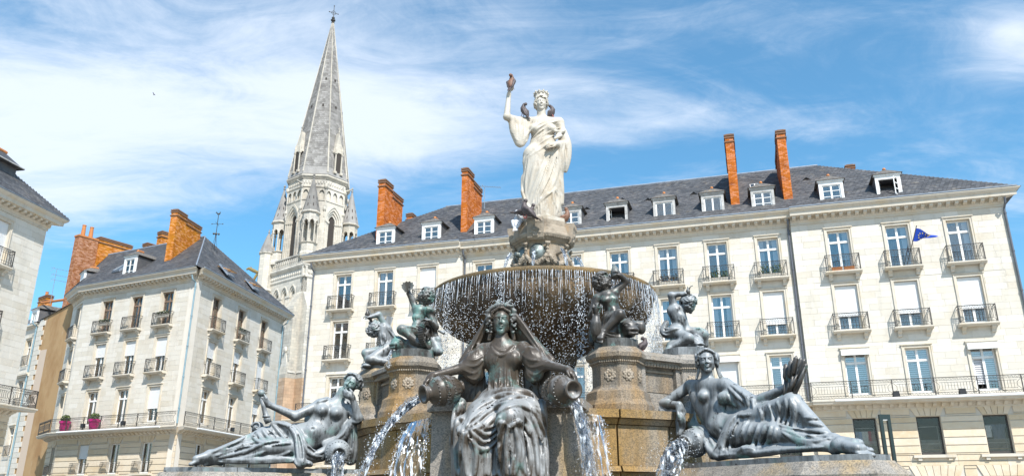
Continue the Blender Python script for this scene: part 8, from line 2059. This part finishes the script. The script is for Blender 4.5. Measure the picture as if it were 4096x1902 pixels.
for sx in (-1, 1): g = MB(); g.add([(-.05,0,.02),(.05,0,.02),(.0,sx*.3,.14),(-.06,sx*.28,.13)], [(0,1,2,3)]); g.build('wing', M_PG_DARK, t)

# ================================================================== things on the buildings
M_LEAF = mat('leaf_green', (0.06, 0.10, 0.025), 0.6, [((0.12, 0.16, 0.03), 12, 0.45, 0.6, A1)], tone=.3); M_LEAFR = mat('leaf_bronze', (0.10, 0.065, 0.045), 0.7, [((0.10, 0.11, 0.04), 12, 0.5, 0.6, A1)], tone=.3)
M_PINKPOT = mat('magenta_pot', (0.36, 0.01, 0.13), 0.4); M_PALEBOX = mat('pale_planter', (0.6, 0.56, 0.48), 0.8); M_BLOSSOM = mat('white_blossom', (0.75, 0.72, 0.65), 0.8)
def leaves(g, c, rx, ry, rz, n, sz, q):
    for _ in range(n):
        v = Vector((q.gauss(0,1), q.gauss(0,1), q.gauss(0,1))).normalized()*q.random()**.4; p = Vector(c) + Vector((v.x*rx, v.y*ry, v.z*rz)); a = Vector((q.gauss(0,1), q.gauss(0,1), q.gauss(0,1))).normalized(); b = a.orthogonal().normalized(); s_ = sz*q.uniform(.6, 1.4); g.t = q.random()
        g.add([p-a*s_, p-b*s_*.45, p+a*s_, p+b*s_*.45], [(0,1,2,3)])
def flower_box(label, F, x, y, z, w, m, lm, seed, h=.35, blossom=False, group='flower boxes on the balconies'):
    q = random.Random(seed); t = thing('flower_box', label, 'flower box', F @ T(x, y, z), group)
    g = MB(); g.box(-w/2,w/2,-.10,.10,0,.19); g.box(-w/2-.02,w/2+.02,-.12,.12,.19,.22); g.build('planter', m, t)
    if lm:
        g = MB()
        for k in range(5): leaves(g, ((k-2)*w*.2+q.uniform(-.04,.04), 0, .28+h*.3), .16, .14, h*q.uniform(.5,.9), 60, .055, q)
        g.build('foliage', lm, t, fix=False)
        if blossom: g = MB(); [g.ball((q.uniform(-w/2,w/2), q.uniform(-.15,.05), .25+q.random()*h*.8), .035, 5, 4) for _ in range(16)]; g.build('blossom', M_BLOSSOM, t)
    return t
yb = -.24
flower_box('planter with reddish brown plants on the balcony beside the fountain bowl', FM, UM[4], yb, 14.40, 1.1, M_PALEBOX, M_LEAFR, 1, .4)
flower_box('planter with bright green bush on the middle of the three planted balconies', FM, UM[5], yb, 14.40, 1.0, M_PALEBOX, M_LEAF, 2, .5)
flower_box('planter with bushy yellow-green plant on the balcony next to the dark drainpipe', FM, UM[6], yb, 14.40, 1.1, M_PALEBOX, M_LEAF, 3, .55)
flower_box('left terracotta box on the top balcony just right of the dark drainpipe', FMP, UR[0]-.32, yb, 14.40, .55, M_TERRA, None, 4); flower_box('right terracotta box on the top balcony just right of the dark drainpipe', FMP, UR[0]+.32, yb, 14.40, .55, M_TERRA, None, 5)
flower_box('box of white flowers on the leftmost top balcony of the corner building front', FL, ULf[0]+.2, yb, 14.95, 1.0, M_PALEBOX, M_LEAF, 6, .2, True); flower_box('box of green plants and white flowers on the top balcony nearest the corner drainpipe', FL, ULf[2], yb, 14.95, 1.2, M_PALEBOX, M_LEAF, 7, .25, True)
flower_box('box of white flowers on the middle top balcony of the side facing the church', FR, URf[1], yb, 14.95, 1.0, M_PALEBOX, M_LEAF, 8, .22, True)
for x, lab in ((-11.15, 'magenta plastic pot with clipped round bush, at the left end of the long balcony'), (-7.95, 'magenta plastic pot with clipped round bush, between the first two balcony windows')):
    t = thing('flower_pot', lab, 'flower pot', FL @ T(x, -.50, 6.98), 'magenta pots on the long balcony'); g = MB(); g.lathe([(.0,0),(.26,0),(.36,.62),(.41,.63),(.42,.80),(.36,.80),(.34,.74),(0,.74)], 20, caps=False); g.build('pot', M_PINKPOT, t, smooth=False)
    g = MB(); leaves(g, (0,0,.98), .34, .34, .30, 420, .06, random.Random(int(x*10))); g.build('bush', M_LEAF, t, fix=False)
M_BLACK = mat('black_casing', (0.02, 0.02, 0.022), 0.5)
for F, x, lab in ((FMP, 3.55, 'black floodlight on the ledge between the first two windows right of the drainpipe'), (FMP, 6.70, 'black floodlight on the ledge between the second and third windows right of the drainpipe'), (FL, -8.6, 'small black floodlight on the corner building ledge right of the left magenta pot'), (FL, -4.4, 'small black floodlight on the corner building ledge left of the shuttered window'), (FR, 6.0, 'small black floodlight on the ledge of the side facing the church')):
    t = thing('floodlight', lab, 'floodlight', F @ T(x, -.88, 7.06), 'floodlights on the balcony ledges'); g = MB(); g.box(-.15,.15,-.1,.1,.12,.40); g.build('casing', M_BLACK, t); g = MB(); g.bar((-.17,0,.0), (-.17,0,.28), .03); g.bar((.17,0,0), (.17,0,.28), .03); g.bar((-.17,0,.02), (.17,0,.02), .03); g.build('bracket', M_BLACK, t)
# flag
M_FLAG = mat('blue_flag_cloth', (0.006, 0.055, 0.42), 0.7); M_STAR = mat('yellow_star', (0.85, 0.62, 0.03), 0.6)
M_ = FMP @ T(UR[1]+.42, -.46, 14.45)
t = thing('flag', 'blue flag with yellow stars drooping from a slanted pole on a balcony', 'flag', M_)
A, B = Vector((-.25,.1,0)), Vector((.42,-.55,1.98)); g = MB(); g.tube([A, B], .022, 8); g.ball(B, .035); g.build('pole', M_IRON, t)
d = (A-B).normalized(); rows = []; FU = 16; FV = 10
def flagp(u, v):   # u along the fly, v down the hoist
    h = B + d*(.12+.74*v*(1-.35*u)); w = 1.10*u; f = math.sin(u*7+v*2)
    return h + Vector((w*.93 - .10*v*u, -.13*f*u, -.62*u*(1-v)*1.0 - .12*u*v + .05*math.sin(u*9+v*3)))
for j in range(FV+1): rows.append([flagp(i/FU, j/FV) for i in range(FU+1)])
g = MB(); g.grid(rows); g.build('cloth', M_FLAG, t, smooth=True, fix=False)
def star(u0, v0, r):
    c = flagp(u0, v0); ux = (flagp(u0+.02, v0)-c).normalized(); uy = (flagp(u0, v0+.03)-c).normalized(); n = ux.cross(uy).normalized()
    if n.y > 0: n = -n
    for sd in (1, -1):
        g = MB(); P = [c + n*.012*sd + (ux*math.sin(k*math.pi/5) - uy*math.cos(k*math.pi/5))*(r if k % 2 == 0 else r*.42) for k in range(10)]; g.add([c + n*.012*sd] + P, [(0, 1+k, 1+(k+1)%10) for k in range(10)]); g.build('star', M_STAR, t, fix=False)
for k in range(12): a = 2*math.pi*k/12; star(.46+.26*math.cos(a), .5+.34*math.sin(a), .048)
# clothes in the shop windows
def garment(label, F, x, z, col, w=.22, h=.62, shirt=False, seed=0):
    q = random.Random(seed); t = thing('shirt', label, 'clothes', F @ T(x, .55, z-.1), 'clothes in the shop windows'); m = mat('cloth_%d' % seed, col, 0.9, [((col[0]*.7, col[1]*.7, col[2]*.7), 8, .5, .65, A1)])
    g = MB(); rows = []
    for j in range(9):
        v = j/8; ww = w*(.75+.25*v) if not shirt else w*(1.0 if v > .35 else 1.5-.9*v); rows.append([(ww*(i/10-.5), .03*math.sin(i*2.2+j*.3), h*(1-v)) for i in range(11)])
    g.grid(rows); g.build('fabric', m, t, smooth=True, fix=False); g = MB(); g.tube([(-w*.4,0,h), (0,0,h+.07), (w*.4,0,h)], .012, 5); g.tube([(0,0,h+.06), (0,0,h+.14)], .008, 5); g.build('hanger', M_BLACK, t)
for k, (dx, c, l) in enumerate(((-.40,(.35,.40,.52),'pale blue shirt'), (-.24,(.30,.36,.50),'slate blue shirt'), (-.07,(.60,.58,.54),'white shirt'), (.08,(.62,.60,.55),'cream shirt'), (.24,(.40,.03,.05),'red patterned shirt'), (.40,(.32,.22,.20),'brown patterned shirt'))): garment(l + ' on the rail in the shop window beside the green post', FMP, UR[0]+dx, RE[0]+.72, c, .22, .68, False, k+1)
garment('white t-shirt hanging in the rightmost shop window', FMP, UR[2]-.33, RE[0]+.95, (.6,.58,.57), .30, .6, True, 10); garment('grey t-shirt with pink print hanging in the rightmost shop window', FMP, UR[2]+.15, RE[0]+.85, (.12,.13,.17), .55, .75, True, 11)
for u, lab in ((UR[0], 'white metal rail in the shop window beside the green post'), (UR[2], 'metal shelf rack in the rightmost shop window'), (UR[1], 'metal rack in the middle dark shop window')):
    t = thing('clothes_rack', lab, 'rack', FMP @ T(u, .8, RE[0]), 'racks in the shop windows'); g = MB(); g.bar((-.55,0,1.48), (.55,0,1.48), .03); g.bar((-.55,0,.6), (.55,0,.6), .04); g.bar((-.5,0,0), (-.5,0,1.5), .03); g.bar((.5,0,0), (.5,0,1.5), .03); g.build('frame', M_GREYPAINT, t, fix=False)
    g = MB(); g.box(-.5,.5,-.1,.2,.28,.31); g.box(-.5,.5,-.1,.2,.02,.05); g.build('shelf', M_PINE, t)
    g = MB()
    for k in range(22): g.bar((-.55+1.1*k/21,-.45,.02), (-.55+1.1*k/21,-.45,.75), .010)
    for k in range(14): g.bar((-.55,-.45,.02+.73*k/13), (.55,-.45,.02+.73*k/13), .010)
    g.build('wire_grille', M_GREYPAINT, t, fix=False)
# hairpin post
M_GRPOST = mat('dark_green_paint', (0.006, 0.022, 0.022), 0.5)
pt = at(3535,1656,24.0); t = thing('lamp_post', 'dark green hairpin-shaped double post standing right of the fountain', 'post', (pt.x, pt.y, 0))
for sx in (-1, 1): g = MB(); g.box(sx*.115-.045, sx*.115+.045, -.05, .05, 0, pt.z-.14); g.build('leg', M_GRPOST, t)
g = MB(); g.box(-.16,.16,-.05,.05,pt.z-.14,pt.z); g.build('crosspiece', M_GRPOST, t); g = MB(); g.box(-.09,.09,-.035,.035,pt.z-.17,pt.z-.142); g.build('lamp_plate', M_WHITE, t)
